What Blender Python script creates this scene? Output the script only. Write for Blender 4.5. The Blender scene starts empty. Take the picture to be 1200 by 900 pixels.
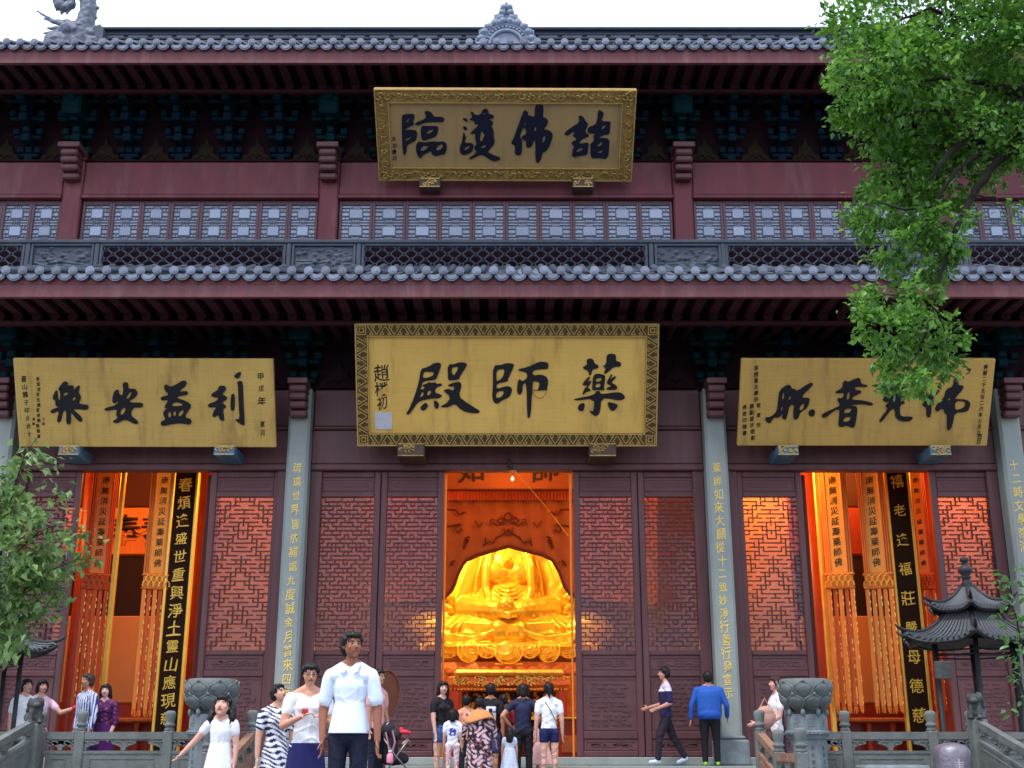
import bpy, bmesh, math, random
import numpy as np
from mathutils import Vector, Matrix
random.seed(7); RNG = np.random.default_rng(7)
SC = bpy.context.scene
COL = SC.collection
# ------------------------------------------------------------------ camera
F = 1400.0                                   # focal length in photo pixels (1200 wide)
PITCH = math.atan(1400.0 / 4600.0)
CP, SP = math.cos(PITCH), math.sin(PITCH)
CZ = 0.30
cam = bpy.data.cameras.new('camera'); cam.sensor_width = 36.0; cam.lens = 36.0 * F / 1200.0
cam.clip_start = 0.1; cam.clip_end = 2000
cam_o = bpy.data.objects.new('camera', cam); COL.objects.link(cam_o)
cam_o.location = (0, 0, CZ); cam_o.rotation_euler = (math.pi / 2 + PITCH, 0, 0)
SC.camera = cam_o
# ------------------------------------------------------------------ world, sun, exposure
SUN_EL, SUN_AZ = math.radians(66), math.radians(215)      # bright overcast, sun behind the camera to the left
world = bpy.data.worlds.new('World'); SC.world = world; world.use_nodes = True
wn, wl = world.node_tree.nodes, world.node_tree.links
wn.clear()
w_out = wn.new('ShaderNodeOutputWorld'); w_bg = wn.new('ShaderNodeBackground')
w_sky = wn.new('ShaderNodeTexSky'); w_sky.sky_type = 'NISHITA'; w_sky.sun_disc = False
w_sky.sun_elevation = SUN_EL; w_sky.sun_rotation = SUN_AZ
w_sky.air_density = 1.0; w_sky.dust_density = 3.0
w_mix = wn.new('ShaderNodeMix'); w_mix.data_type = 'RGBA'
w_mix.inputs[0].default_value = 0.72
w_mix.inputs[7].default_value = (9.6, 10.6, 13.3, 1)         # thin white cloud over the blue
wl.new(w_sky.outputs[0], w_mix.inputs[6]); wl.new(w_mix.outputs[2], w_bg.inputs[0])
w_bg.inputs[1].default_value = 0.10
wl.new(w_bg.outputs[0], w_out.inputs[0])
sun = bpy.data.lights.new('sun', 'SUN'); sun.energy = 1.5; sun.angle = math.radians(10); sun.color = (1, .96, .9)
sun_o = bpy.data.objects.new('sun', sun); COL.objects.link(sun_o)
sun_dir = Vector((math.sin(SUN_AZ) * math.cos(SUN_EL), math.cos(SUN_AZ) * math.cos(SUN_EL), math.sin(SUN_EL)))
sun_o.rotation_euler = (-sun_dir).to_track_quat('-Z', 'Y').to_euler(); sun_o.location = (0, -10, 30)
SC.view_settings.view_transform = 'Standard'; SC.view_settings.look = 'None'
SC.view_settings.gamma = 1.0; SC.view_settings.exposure = 0.85
SC.cycles.max_bounces = 6; SC.cycles.diffuse_bounces = 3; SC.cycles.glossy_bounces = 3
SC.cycles.transparent_max_bounces = 10; SC.cycles.transmission_bounces = 4
SC.cycles.sample_clamp_indirect = 6.0
SC.cycles.use_denoising = True
# ------------------------------------------------------------------ helpers
def ray(u, v):
    dx, dy = (u - 600.0) / F, (450.0 - v) / F
    return Vector((dx, CP - dy * SP, SP + dy * CP))
def W(u, v, Y):                               # the point of the place, at distance Y, that the photo shows at (u, v)
    r = ray(u, v); t = Y / r.y
    return Vector((r.x * t, Y, CZ + r.z * t))
def WX(u, v, Y): return W(u, v, Y).x
def WZ(v, Y): return W(600, v, Y).z
def lin(c):
    c = c / 255.0
    return c / 12.92 if c <= .04045 else ((c + .055) / 1.055) ** 2.4
def S(r, g, b): return (lin(r), lin(g), lin(b))

class MB:
    """collects faces in world coordinates, then links them as one mesh object"""
    def __init__(self): self.v = []; self.f = []
    def add(self, vs, fs):
        n = len(self.v); self.v += [tuple(p) for p in vs]; self.f += [tuple(i + n for i in f) for f in fs]; return self
    def box(self, x0, x1, y0, y1, z0, z1):
        if x0 > x1: x0, x1 = x1, x0
        if y0 > y1: y0, y1 = y1, y0
        if z0 > z1: z0, z1 = z1, z0
        vs = [(x0,y0,z0),(x1,y0,z0),(x1,y1,z0),(x0,y1,z0),(x0,y0,z1),(x1,y0,z1),(x1,y1,z1),(x0,y1,z1)]
        return self.add(vs, [(0,3,2,1),(4,5,6,7),(0,1,5,4),(1,2,6,5),(2,3,7,6),(3,0,4,7)])
    def cbox(self, x0, x1, y0, y1, z0, z1, b=.01):
        """box with chamfered edges"""
        if x0 > x1: x0, x1 = x1, x0
        if y0 > y1: y0, y1 = y1, y0
        if z0 > z1: z0, z1 = z1, z0
        b = min(b, (x1-x0)*.45, (y1-y0)*.45, (z1-z0)*.45)
        bm = bmesh.new(); bmesh.ops.create_cube(bm, size=1)
        for w in bm.verts: w.co = ((x0+x1)/2 + w.co.x*(x1-x0), (y0+y1)/2 + w.co.y*(y1-y0), (z0+z1)/2 + w.co.z*(z1-z0))
        bmesh.ops.bevel(bm, geom=bm.edges[:], offset=b, segments=1, affect='EDGES', profile=.5)
        bm.verts.index_update()
        self.add([w.co[:] for w in bm.verts], [[w.index for w in f.verts] for f in bm.faces]); bm.free(); return self
    def prism(self, pts, ax, a0, a1):
        """closed polygon pts (2-D) pushed along axis ax from a0 to a1"""
        n = len(pts)
        def P(p, a):
            if ax == 'x': return (a, p[0], p[1])
            if ax == 'y': return (p[0], a, p[1])
            return (p[0], p[1], a)
        vs = [P(p, a0) for p in pts] + [P(p, a1) for p in pts]
        fs = [tuple(range(n)), tuple(range(2*n-1, n-1, -1))] + [(i, i+n, (i+1) % n + n, (i+1) % n) for i in range(n)]
        return self.add(vs, fs)
    def tube(self, path, r, n=6, closed=False, caps=True):
        path = [Vector(p) for p in path]; m = len(path)
        rs = r if isinstance(r, (list, tuple)) else [r] * m
        up = Vector((0, 0, 1)); vs = []; prev = None
        for i, p in enumerate(path):
            if closed: t = path[(i+1) % m] - path[i-1]
            else: t = path[min(i+1, m-1)] - path[max(i-1, 0)]
            t.normalize()
            if prev is None:
                a = t.cross(up)
                if a.length < .05: a = t.cross(Vector((0, 1, 0)))
            else: a = prev - t * prev.dot(t)
            a.normalize(); b = t.cross(a); prev = a
            for k in range(n):
                an = 2*math.pi*k/n
                vs.append(p + (a*math.cos(an) + b*math.sin(an)) * rs[i])
        fs = []
        for i in range(m if closed else m-1):
            for k in range(n):
                j = (i+1) % m
                fs.append((i*n+k, i*n+(k+1) % n, j*n+(k+1) % n, j*n+k))
        if caps and not closed: fs += [tuple(range(n-1, -1, -1)), tuple((m-1)*n+k for k in range(n))]
        return self.add(vs, fs)
    def lathe(self, prof, c=(0,0,0), n=24, rot=0, ellipse=(1,1)):
        vs = []
        for r, z in prof:
            for k in range(n):
                a = 2*math.pi*k/n + rot
                vs.append((c[0]+r*math.cos(a)*ellipse[0], c[1]+r*math.sin(a)*ellipse[1], c[2]+z))
        m = len(prof); fs = []
        for i in range(m-1):
            for k in range(n): fs.append((i*n+k, i*n+(k+1) % n, (i+1)*n+(k+1) % n, (i+1)*n+k))
        fs += [tuple(range(n-1, -1, -1)), tuple((m-1)*n+k for k in range(n))]
        return self.add(vs, fs)
    def sheet(self, fn, nu, nv):
        vs = [fn(i/nu, j/nv) for j in range(nv+1) for i in range(nu+1)]
        fs = [(j*(nu+1)+i, j*(nu+1)+i+1, (j+1)*(nu+1)+i+1, (j+1)*(nu+1)+i) for j in range(nv) for i in range(nu)]
        return self.add(vs, fs)
    def mesh(self, name, m=None, origin=(0,0,0), smooth=False):
        me = bpy.data.meshes.new(name); o = Vector(origin)
        me.from_pydata([tuple(Vector(p) - o) for p in self.v], [], self.f); me.update()
        if m: me.materials.append(m)
        if smooth: me.polygons.foreach_set('use_smooth', [True]*len(me.polygons))
        return me
    def build(self, name, m, parent=None, smooth=False, origin=None):
        o0 = Vector(origin) if origin is not None else (wloc(parent) if parent else Vector((0,0,0)))
        me = self.mesh(name, m, o0, smooth)
        o = bpy.data.objects.new(name, me); COL.objects.link(o)
        if parent: o.parent = parent; o.location = o0 - wloc(parent)
        else: o.location = o0
        WLOC[o.name] = o0
        return o
WLOC = {}
def wloc(o): return WLOC[o.name].copy()
def link(name, me, parent=None, loc=(0,0,0), rot=(0,0,0), scale=(1,1,1)):
    """place a (shared) mesh at world position loc"""
    o = bpy.data.objects.new(name, me); COL.objects.link(o)
    o.parent = parent; o.location = Vector(loc) - (wloc(parent) if parent else Vector((0,0,0)))
    o.rotation_euler = rot; o.scale = scale; WLOC[o.name] = Vector(loc)
    return o
def tag(o, label=None, cat=None, group=None, kind=None):
    if label: o['label'] = label
    if cat: o['category'] = cat
    if group: o['group'] = group
    if kind: o['kind'] = kind
    return o
def thing(name, loc, label, cat, group=None):
    o = bpy.data.objects.new(name, None); o.empty_display_size = .1; COL.objects.link(o); o.location = loc
    WLOC[o.name] = Vector(loc); return tag(o, label, cat, group)

# ------------------------------------------------------------------ materials
def newmat(name):
    m = bpy.data.materials.new(name); m.use_nodes = True; return m, m.node_tree.nodes, m.node_tree.links, m.node_tree.nodes['Principled BSDF']
def mat(name, col, rough=.65, var=.18, scale=2.5, bump=.15, bscale=60, metal=0, stretch=(1,1,1), rnd=0, spec=.35, dirt=None, dscale=1.2, damt=.5):
    m, N, L, b = newmat(name)
    tc = N.new('ShaderNodeTexCoord'); mp = N.new('ShaderNodeMapping'); mp.inputs[3].default_value = stretch
    L.new(tc.outputs['Object'], mp.inputs[0])
    n1 = N.new('ShaderNodeTexNoise'); n1.inputs['Scale'].default_value = scale; n1.inputs['Detail'].default_value = 7; n1.inputs['Roughness'].default_value = .62
    L.new(mp.outputs[0], n1.inputs['Vector'])
    rp = N.new('ShaderNodeValToRGB'); rp.color_ramp.elements[0].position = .28; rp.color_ramp.elements[1].position = .72
    rp.color_ramp.elements[0].color = (*[c*(1-var) for c in col], 1); rp.color_ramp.elements[1].color = (*[min(1, c*(1+var)) for c in col], 1)
    L.new(n1.outputs['Fac'], rp.inputs[0]); out = rp.outputs[0]
    if dirt:
        n3 = N.new('ShaderNodeTexNoise'); n3.inputs['Scale'].default_value = dscale; n3.inputs['Detail'].default_value = 9; n3.inputs['Roughness'].default_value = .7
        L.new(mp.outputs[0], n3.inputs['Vector'])
        r3 = N.new('ShaderNodeMapRange'); r3.inputs[1].default_value = .5; r3.inputs[2].default_value = .75; r3.inputs[4].default_value = damt
        L.new(n3.outputs['Fac'], r3.inputs[0])
        mx = N.new('ShaderNodeMix'); mx.data_type = 'RGBA'; L.new(r3.outputs[0], mx.inputs[0]); L.new(out, mx.inputs[6]); mx.inputs[7].default_value = (*dirt, 1)
        out = mx.outputs[2]
    if rnd:
        oi = N.new('ShaderNodeObjectInfo'); hs = N.new('ShaderNodeHueSaturation'); r4 = N.new('ShaderNodeMapRange')
        r4.inputs[3].default_value = 1-rnd; r4.inputs[4].default_value = 1+rnd
        L.new(oi.outputs['Random'], r4.inputs[0]); L.new(r4.outputs[0], hs.inputs['Value']); L.new(out, hs.inputs['Color']); out = hs.outputs[0]
    L.new(out, b.inputs['Base Color'])
    b.inputs['Metallic'].default_value = metal; b.inputs['Specular IOR Level'].default_value = spec
    rr = N.new('ShaderNodeMapRange'); rr.inputs[3].default_value = max(0, rough-.12); rr.inputs[4].default_value = min(1, rough+.12)
    L.new(n1.outputs['Fac'], rr.inputs[0]); L.new(rr.outputs[0], b.inputs['Roughness'])
    if bump:
        n2 = N.new('ShaderNodeTexNoise'); n2.inputs['Scale'].default_value = bscale; n2.inputs['Detail'].default_value = 5
        L.new(mp.outputs[0], n2.inputs['Vector'])
        bp = N.new('ShaderNodeBump'); bp.inputs['Strength'].default_value = bump; bp.inputs['Distance'].default_value = .02
        L.new(n2.outputs['Fac'], bp.inputs['Height']); L.new(bp.outputs[0], b.inputs['Normal'])
    return m
M = {}
M['red']    = mat('red_wood_paint', (.135,.027,.034), .55, .28, 1.2, .2, 40, stretch=(1.8,1,.35), dirt=(.22,.10,.10), dscale=1.3, damt=.6)
M['fascia'] = mat('faded_red_fascia', (.135,.040,.045), .6, .25, 1.0, .12, 40, stretch=(2.6,1,.35), dirt=(.24,.12,.12), dscale=1.6, damt=.6)
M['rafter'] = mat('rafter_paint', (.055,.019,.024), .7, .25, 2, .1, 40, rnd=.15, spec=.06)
M['door']   = mat('plum_brown_wood', (.114,.043,.045), .5, .2, 1.5, .15, 50, stretch=(3,1,.4), dirt=(.17,.09,.09), dscale=1.4, damt=.6)
M['doorpan']= mat('plum_panel_wood', (.130,.052,.055), .55, .2, 1.5, .2, 50, stretch=(.5,1,3))
M['wframe'] = mat('upper_window_wood', (.13,.068,.078), .6, .2, 2, .1, 50)
M['lattice']= mat('door_lattice_wood', (.066,.029,.034), .5, .2, 4, .1, 60)
M['dark']   = mat('dark_window_lattice', (.15,.15,.19), .6, .2, 4, .1, 60)
M['tile']   = mat('blue_grey_roof_tile', (.075,.092,.122), .5, .3, 8, .25, 70, rnd=.22, dirt=(.09,.10,.10), dscale=5, damt=.5)
M['drip']   = mat('blue_grey_drip_tile', (.175,.20,.262), .5, .3, 8, .25, 70, rnd=.25, dirt=(.10,.11,.11), dscale=5, damt=.5)
M['ridge']  = mat('ridge_grey', (.060,.072,.10), .6, .25, 4, .2, 50)
M['ridgedark'] = mat('dark_ridge_tile', (.018,.022,.034), .6, .3, 6, .2, 50)
M['ridgelt']= mat('ridge_ornament_grey', (.20,.24,.32), .6, .3, 6, .3, 40, dirt=(.12,.14,.16), dscale=6)
M['rail']   = mat('dark_slate_wood', (.050,.062,.085), .55, .25, 3, .2, 50, dirt=(.12,.13,.14), dscale=2)
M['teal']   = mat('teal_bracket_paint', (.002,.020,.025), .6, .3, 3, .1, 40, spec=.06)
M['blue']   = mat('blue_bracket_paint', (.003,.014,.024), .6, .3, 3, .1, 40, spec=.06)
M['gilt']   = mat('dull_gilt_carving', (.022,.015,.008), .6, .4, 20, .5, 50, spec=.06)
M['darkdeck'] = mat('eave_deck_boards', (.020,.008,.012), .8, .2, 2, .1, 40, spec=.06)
M['column'] = mat('grey_green_stone', (.29,.325,.30), .75, .14, 2.0, .2, 90, stretch=(1,1,.35), dirt=(.15,.17,.16), dscale=1.3, damt=.5)
M['stone']  = mat('grey_balustrade_stone', (.15,.165,.155), .8, .25, 4, .4, 60, dirt=(.06,.068,.062), dscale=3, damt=.7)
M['stonelt']= mat('pale_blue_grey_stone', (.17,.205,.215), .8, .25, 5, .4, 60, dirt=(.08,.095,.10), dscale=4, damt=.6)
M['stonewarm'] = mat('reddish_rail_stone', (.27,.155,.10), .8, .25, 5, .4, 60, dirt=(.12,.10,.09), dscale=4, damt=.7)
M['urn']    = mat('bronze_green_stone', (.125,.145,.14), .55, .3, 5, .35, 50, dirt=(.15,.18,.17), dscale=6, damt=.5)
M['iron']   = mat('black_cast_iron', (.018,.019,.022), .55, .3, 5, .3, 60, dirt=(.05,.055,.06), dscale=5, damt=.5)
M['ironlt'] = mat('weathered_iron_tile', (.085,.092,.10), .6, .3, 6, .3, 60, dirt=(.03,.032,.036), dscale=6, damt=.6)
M['paving'] = mat('grey_paving', (.13,.13,.125), .85, .2, 2, .3, 40)
M['goldchar'] = mat('gold_leaf_letter', (.86,.62,.14), .45, .12, 20, .1, 60, metal=.05)
M['ink']    = mat('black_ink_paint', (.008,.008,.012), .5, .1, 20, .05, 60)
M['navyink']= mat('navy_ink_paint', (.004,.006,.020), .45, .1, 20, .05, 60)
M['coupletblack'] = mat('black_lacquer_board', (.028,.012,.006), .65, .2, 5, .05, 60, spec=.08)
M['bark']   = mat('dark_bark', (.020,.016,.013), .9, .4, 8, .6, 40)
M['white_seal'] = mat('white_seal_patch', (.50,.50,.55), .7, .1, 10, .1, 50)
M['intwall']= mat('orange_inner_wall', (.34,.085,.025), .8, .15, 1, .1, 30)
M['intpanel']= mat('bright_inner_panel', (.80,.36,.11), .6, .08, 1, .05, 30)
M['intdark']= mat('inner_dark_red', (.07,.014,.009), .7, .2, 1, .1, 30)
M['intred'] = mat('inner_red_lacquer', (.36,.045,.016), .4, .2, 2, .1, 30)
M['intvoid']= mat('painted_black_void', (.03,.012,.010), .8, .2, 1, .1, 30)  # near black colour stands in for a deep shaded void
M['buddha'] = mat('gilded_statue', (1.0,.60,.05), .33, .08, 3, .06, 30, metal=.5, spec=.5)
M['altar']  = mat('altar_red_gilt', (.62,.17,.04), .5, .3, 12, .5, 40)
M['altargold'] = mat('altar_gold', (.9,.55,.10), .35, .2, 12, .4, 40, metal=.5)
M['silk']   = mat('orange_silk', (.82,.25,.03), .5, .15, 4, .15, 80, stretch=(4,4,.6), spec=.5)
M['silkred']= mat('red_orange_silk', (.62,.11,.025), .55, .2, 4, .15, 80, stretch=(4,4,.6))
M['silkgold']= mat('yellow_silk', (.82,.36,.055), .5, .12, 4, .15, 80, stretch=(4,4,.6))
M['curtain']= mat('rust_curtain_cloth', (.34,.085,.022), .75, .15, 2, .3, 120)
M['embroid']= mat('curtain_embroidery', (.12,.02,.01), .8, .2, 8, .2, 80)
M['goldedge']= mat('gold_edge_strip', (.95,.58,.10), .35, .1, 6, .1, 60, metal=.4)
M['charblack']= mat('black_silk_letter', (.03,.012,.006), .7, .1, 9, .05, 50)
def boardmat(name, c, c2, dark):
    """aged gold cloth-covered board: weave lines, blotches, vertical stains"""
    m, N, L, b = newmat(name)
    tc = N.new('ShaderNodeTexCoord')
    def noise(sc, st, det=6):
        mp = N.new('ShaderNodeMapping'); mp.inputs[3].default_value = st; L.new(tc.outputs['Object'], mp.inputs[0])
        n = N.new('ShaderNodeTexNoise'); n.inputs['Scale'].default_value = sc; n.inputs['Detail'].default_value = det; n.inputs['Roughness'].default_value = .65
        L.new(mp.outputs[0], n.inputs['Vector']); return n.outputs['Fac']
    rp = N.new('ShaderNodeValToRGB'); rp.color_ramp.elements[0].position = .3; rp.color_ramp.elements[1].position = .7
    rp.color_ramp.elements[0].color = (*c, 1); rp.color_ramp.elements[1].color = (*c2, 1)
    L.new(noise(.8, (1,1,1)), rp.inputs[0])
    def darken(src, fac, lo, hi, amt, colr):
        r = N.new('ShaderNodeMapRange'); r.inputs[1].default_value = lo; r.inputs[2].default_value = hi; r.inputs[4].default_value = amt
        L.new(fac, r.inputs[0]); x = N.new('ShaderNodeMix'); x.data_type = 'RGBA'
        L.new(r.outputs[0], x.inputs[0]); L.new(src, x.inputs[6]); x.inputs[7].default_value = (*colr, 1); return x.outputs[2]
    o = darken(rp.outputs[0], noise(14, (.06,1,3.5), 3), .45, .75, .22, dark)      # weave, horizontal
    o = darken(o, noise(14, (3.5,1,.06), 3), .5, .75, .18, dark)                   # weave, vertical
    o = darken(o, noise(1.6, (2.2,1,.45), 8), .52, .76, .65, dark)                   # stains
    o = darken(o, noise(9, (1,1,1), 4), .66, .74, .35, dark)                       # specks
    L.new(o, b.inputs['Base Color']); b.inputs['Roughness'].default_value = .55; b.inputs['Metallic'].default_value = .12
    bp = N.new('ShaderNodeBump'); bp.inputs['Strength'].default_value = .12; bp.inputs['Distance'].default_value = .01
    L.new(noise(90, (1,1,1), 3), bp.inputs['Height']); L.new(bp.outputs[0], b.inputs['Normal']); return m
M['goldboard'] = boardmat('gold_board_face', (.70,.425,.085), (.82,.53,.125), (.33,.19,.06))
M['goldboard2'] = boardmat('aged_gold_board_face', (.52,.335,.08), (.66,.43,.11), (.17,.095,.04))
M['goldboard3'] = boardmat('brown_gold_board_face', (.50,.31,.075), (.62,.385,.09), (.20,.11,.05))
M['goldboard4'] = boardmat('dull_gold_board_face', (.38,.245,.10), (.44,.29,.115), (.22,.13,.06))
M['goldframe'] = mat('carved_gilt_frame', (.40,.255,.075), .42, .5, 16, .8, 45, metal=.35, dirt=(.09,.055,.02), dscale=12, damt=.7)
M['fret']   = mat('gilt_fret', (.52,.35,.10), .45, .2, 12, .2, 50, metal=.25)
M['fretbed']= mat('dark_fret_bed', (.10,.055,.022), .6, .2, 12, .2, 50)
M['glow']   = None
def emis(name, c, s):
    m, N, L, b = newmat(name); b.inputs['Emission Color'].default_value = (*c, 1); b.inputs['Emission Strength'].default_value = s
    b.inputs['Base Color'].default_value = (*c, 1); return m
M['lamp'] = emis('lit_lamp_glass', (1, .62, .22), 4)
def glassmat():
    m, N, L, b = newmat('sky_haze_door_glass')
    N.remove(b); out = N['Material Output']
    tr = N.new('ShaderNodeBsdfTransparent'); tr.inputs[0].default_value = (.86,.78,.78,1)
    df = N.new('ShaderNodeBsdfDiffuse'); df.inputs[0].default_value = (.16,.075,.09,1)  # patchy mauve film paints the purple sky haze onto the glass
    gl = N.new('ShaderNodeBsdfGlossy'); gl.inputs['Roughness'].default_value = .12
    nz = N.new('ShaderNodeTexNoise'); nz.inputs['Scale'].default_value = 1.1; nz.inputs['Detail'].default_value = 5
    tc = N.new('ShaderNodeTexCoord'); L.new(tc.outputs['Object'], nz.inputs['Vector'])
    mr = N.new('ShaderNodeMapRange'); mr.inputs[1].default_value = .3; mr.inputs[2].default_value = .7; mr.inputs[3].default_value = .03; mr.inputs[4].default_value = .24
    L.new(nz.outputs['Fac'], mr.inputs[0])
    a = N.new('ShaderNodeMixShader'); L.new(mr.outputs[0], a.inputs[0]); L.new(tr.outputs[0], a.inputs[1]); L.new(df.outputs[0], a.inputs[2])
    fr = N.new('ShaderNodeFresnel'); fr.inputs[0].default_value = 1.5
    c = N.new('ShaderNodeMixShader'); L.new(fr.outputs[0], c.inputs[0]); L.new(a.outputs[0], c.inputs[1]); L.new(gl.outputs[0], c.inputs[2])
    L.new(c.outputs[0], out.inputs[0]); return m
M['glass'] = glassmat()
def panemat():
    m, N, L, b = newmat('sky_toned_window_pane')
    b.inputs['Base Color'].default_value = (.28,.33,.43,1); b.inputs['Roughness'].default_value = .22; b.inputs['Specular IOR Level'].default_value = .6  # pale blue base stands in for sky mirrored in the panes
    oi = N.new('ShaderNodeObjectInfo'); hs = N.new('ShaderNodeHueSaturation'); r4 = N.new('ShaderNodeMapRange')
    r4.inputs[3].default_value = .8; r4.inputs[4].default_value = 1.2
    L.new(oi.outputs['Random'], r4.inputs[0]); L.new(r4.outputs[0], hs.inputs['Value']); hs.inputs['Color'].default_value = (.28,.33,.43,1)
    L.new(hs.outputs[0], b.inputs['Base Color']); return m
M['pane'] = panemat()
def leafmat(name, c1, c2):
    m, N, L, b = newmat(name); out = N['Material Output']
    g = N.new('ShaderNodeNewGeometry'); rp = N.new('ShaderNodeValToRGB')
    rp.color_ramp.elements[0].color = (*c1, 1); rp.color_ramp.elements[1].color = (*c2, 1)
    L.new(g.outputs['Random Per Island'], rp.inputs[0]); L.new(rp.outputs[0], b.inputs['Base Color'])
    b.inputs['Roughness'].default_value = .38; b.inputs['Specular IOR Level'].default_value = .5
    t = N.new('ShaderNodeBsdfTranslucent'); hs = N.new('ShaderNodeHueSaturation'); hs.inputs['Value'].default_value = 1.6; hs.inputs['Hue'].default_value = .485
    L.new(rp.outputs[0], hs.inputs['Color']); L.new(hs.outputs[0], t.inputs[0])
    x = N.new('ShaderNodeMixShader'); x.inputs[0].default_value = .35; L.new(b.outputs[0], x.inputs[1]); L.new(t.outputs[0], x.inputs[2])
    L.new(x.outputs[0], out.inputs[0]); return m
M['leaf'] = leafmat('camphor_leaf', (.028,.105,.014), (.15,.36,.045))
M['leaf2'] = leafmat('sapling_leaf', (.045,.115,.03), (.20,.33,.09))
M['leaf3'] = leafmat('shrub_leaf', (.04,.13,.03), (.12,.26,.07))
def vcol(name, rough=.75, bump=.22, bscale=38):
    m, N, L, b = newmat(name); a = N.new('ShaderNodeAttribute'); a.attribute_name = 'Col'
    tc = N.new('ShaderNodeTexCoord'); n = N.new('ShaderNodeTexNoise'); n.inputs['Scale'].default_value = 25; n.inputs['Detail'].default_value = 5
    L.new(tc.outputs['Object'], n.inputs['Vector'])
    r = N.new('ShaderNodeMapRange'); r.inputs[3].default_value = .86; r.inputs[4].default_value = 1.14; L.new(n.outputs['Fac'], r.inputs[0])
    hs = N.new('ShaderNodeHueSaturation'); L.new(r.outputs[0], hs.inputs['Value']); L.new(a.outputs['Color'], hs.inputs['Color'])
    L.new(hs.outputs[0], b.inputs['Base Color']); b.inputs['Roughness'].default_value = rough; b.inputs['Specular IOR Level'].default_value = .3
    n2 = N.new('ShaderNodeTexNoise'); n2.inputs['Scale'].default_value = bscale; L.new(tc.outputs['Object'], n2.inputs['Vector'])
    bp = N.new('ShaderNodeBump'); bp.inputs['Strength'].default_value = bump; bp.inputs['Distance'].default_value = .01
    L.new(n2.outputs['Fac'], bp.inputs['Height']); L.new(bp.outputs[0], b.inputs['Normal']); return m
M['body'] = vcol('skin_and_cloth'); M['hair'] = vcol('hair', .45, .5, 60); M['cloth'] = vcol('patterned_cloth', .85, .2)

# ------------------------------------------------------------------ lettering
_tm = {}
def char_mesh(ch, m, ext=.04):
    """one written character, one unit tall, standing in the XZ plane, facing -Y"""
    k = (ch, m.name, ext)
    if k in _tm: return _tm[k]
    c = bpy.data.curves.new('text', 'FONT'); c.body = ch; c.resolution_u = 2; c.extrude = ext; c.offset = .006
    o = bpy.data.objects.new('text', c); COL.objects.link(o)
    me = bpy.data.meshes.new_from_object(o.evaluated_get(bpy.context.evaluated_depsgraph_get()))
    bpy.data.objects.remove(o); bpy.data.curves.remove(c)
    n = len(me.vertices); co = np.empty(n*3); me.vertices.foreach_get('co', co); co = co.reshape(-1, 3)
    co[:, 0] -= .5; co[:, 1] -= .38
    x, y, z = co[:, 0].copy(), co[:, 1].copy(), co[:, 2].copy()
    y = y + .10*x + .03*np.sin(x*7+ord(ch[0]) % 7); x = x*.96 + .03*np.sin(y*6+ord(ch[0]) % 5)       # a hand-written lean
    me.vertices.foreach_set('co', np.stack([x, -z, y], 1).ravel()); me.materials.clear(); me.materials.append(m); me.update(); me.name = 'character'
    _tm[k] = me; return me
def chaikin(p, it=2):
    for _ in range(it):
        q = []
        for i in range(len(p)):
            a, b = p[i], p[(i+1) % len(p)]
            q += [(a[0]*.75+b[0]*.25, a[1]*.75+b[1]*.25), (a[0]*.25+b[0]*.75, a[1]*.25+b[1]*.75)]
        p = q
    return p
def brush_mesh(loops, m, ext=.008):
    """filled outline (with holes) in its own 2-D plane -> mesh"""
    c = bpy.data.curves.new('brush', 'CURVE'); c.dimensions = '2D'; c.fill_mode = 'BOTH'; c.extrude = ext
    for lp in loops:
        lp = chaikin(lp, 1)
        s = c.splines.new('POLY'); s.points.add(len(lp)-1); s.use_cyclic_u = True
        for q, p in zip(s.points, lp): q.co = (p[0], p[1], 0, 1)
    o = bpy.data.objects.new('brush', c); COL.objects.link(o)
    me = bpy.data.meshes.new_from_object(o.evaluated_get(bpy.context.evaluated_depsgraph_get()))
    bpy.data.objects.remove(o); bpy.data.curves.remove(c); me.materials.clear(); me.materials.append(m); me.name = 'character'; return me
# ================================================================== THE GROUND, THE STAIRS
YD, YC, YE, YR, YU, YUE = 22.2, 21.75, 19.7, 23.65, 24.1, 22.3     # door face, column face, lower eave, balcony rail, upper columns, upper eave
ZT, ZL, ZG = -.25, -.52, -1.3                                       # terrace, landing, ground (hall floor is 0)
tag(MB().sheet(lambda a, b: (-400+800*a, -200+700*b, ZG), 2, 2).build('ground', M['paving']), kind='structure')
XS = 3.6                                                            # half width of the middle stairs
tag(MB().box(-30, 30, 20.9, 40, -1.29, 0).build('hall_plinth_floor', M['column']), kind='structure')
tag(MB().box(-30, 30, 16.6, 20.897, -1.292, ZT).build('terrace', M['paving']), kind='structure')
st = MB()
st.box(-XS, XS, 15.9, 16.597, -1.28, ZT-.09); st.box(-XS, XS, 15.3, 15.897, -1.28, ZT-.18); st.box(-XS, XS, 8.0, 15.297, -1.28, ZL)
st.box(-XS-4.5, -XS-.003, 8.0, 16.597, -1.285, ZL-.01); st.box(XS+.003, XS+4.5, 8.0, 16.597, -1.285, ZL-.01)
for i in range(5): st.box(-XS-4.5, XS+4.5, 8.0-.45*(i+1), 8.0-.45*i-.003, -1.28, ZL-.13*(i+1))
tag(st.build('stone_stairs', M['paving']), kind='structure')

# ================================================================== THE HALL
hall = thing('temple_hall', (0, 26, 0), 'two storey temple hall with plum red woodwork, grey tiled eaves and open doors', 'temple hall')
XL, XR = WX(-90, 520, YC), WX(1290, 520, YC)
def part(mb, name, m, parent=None, smooth=False): return mb.build(name, m, parent or hall, smooth)
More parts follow.
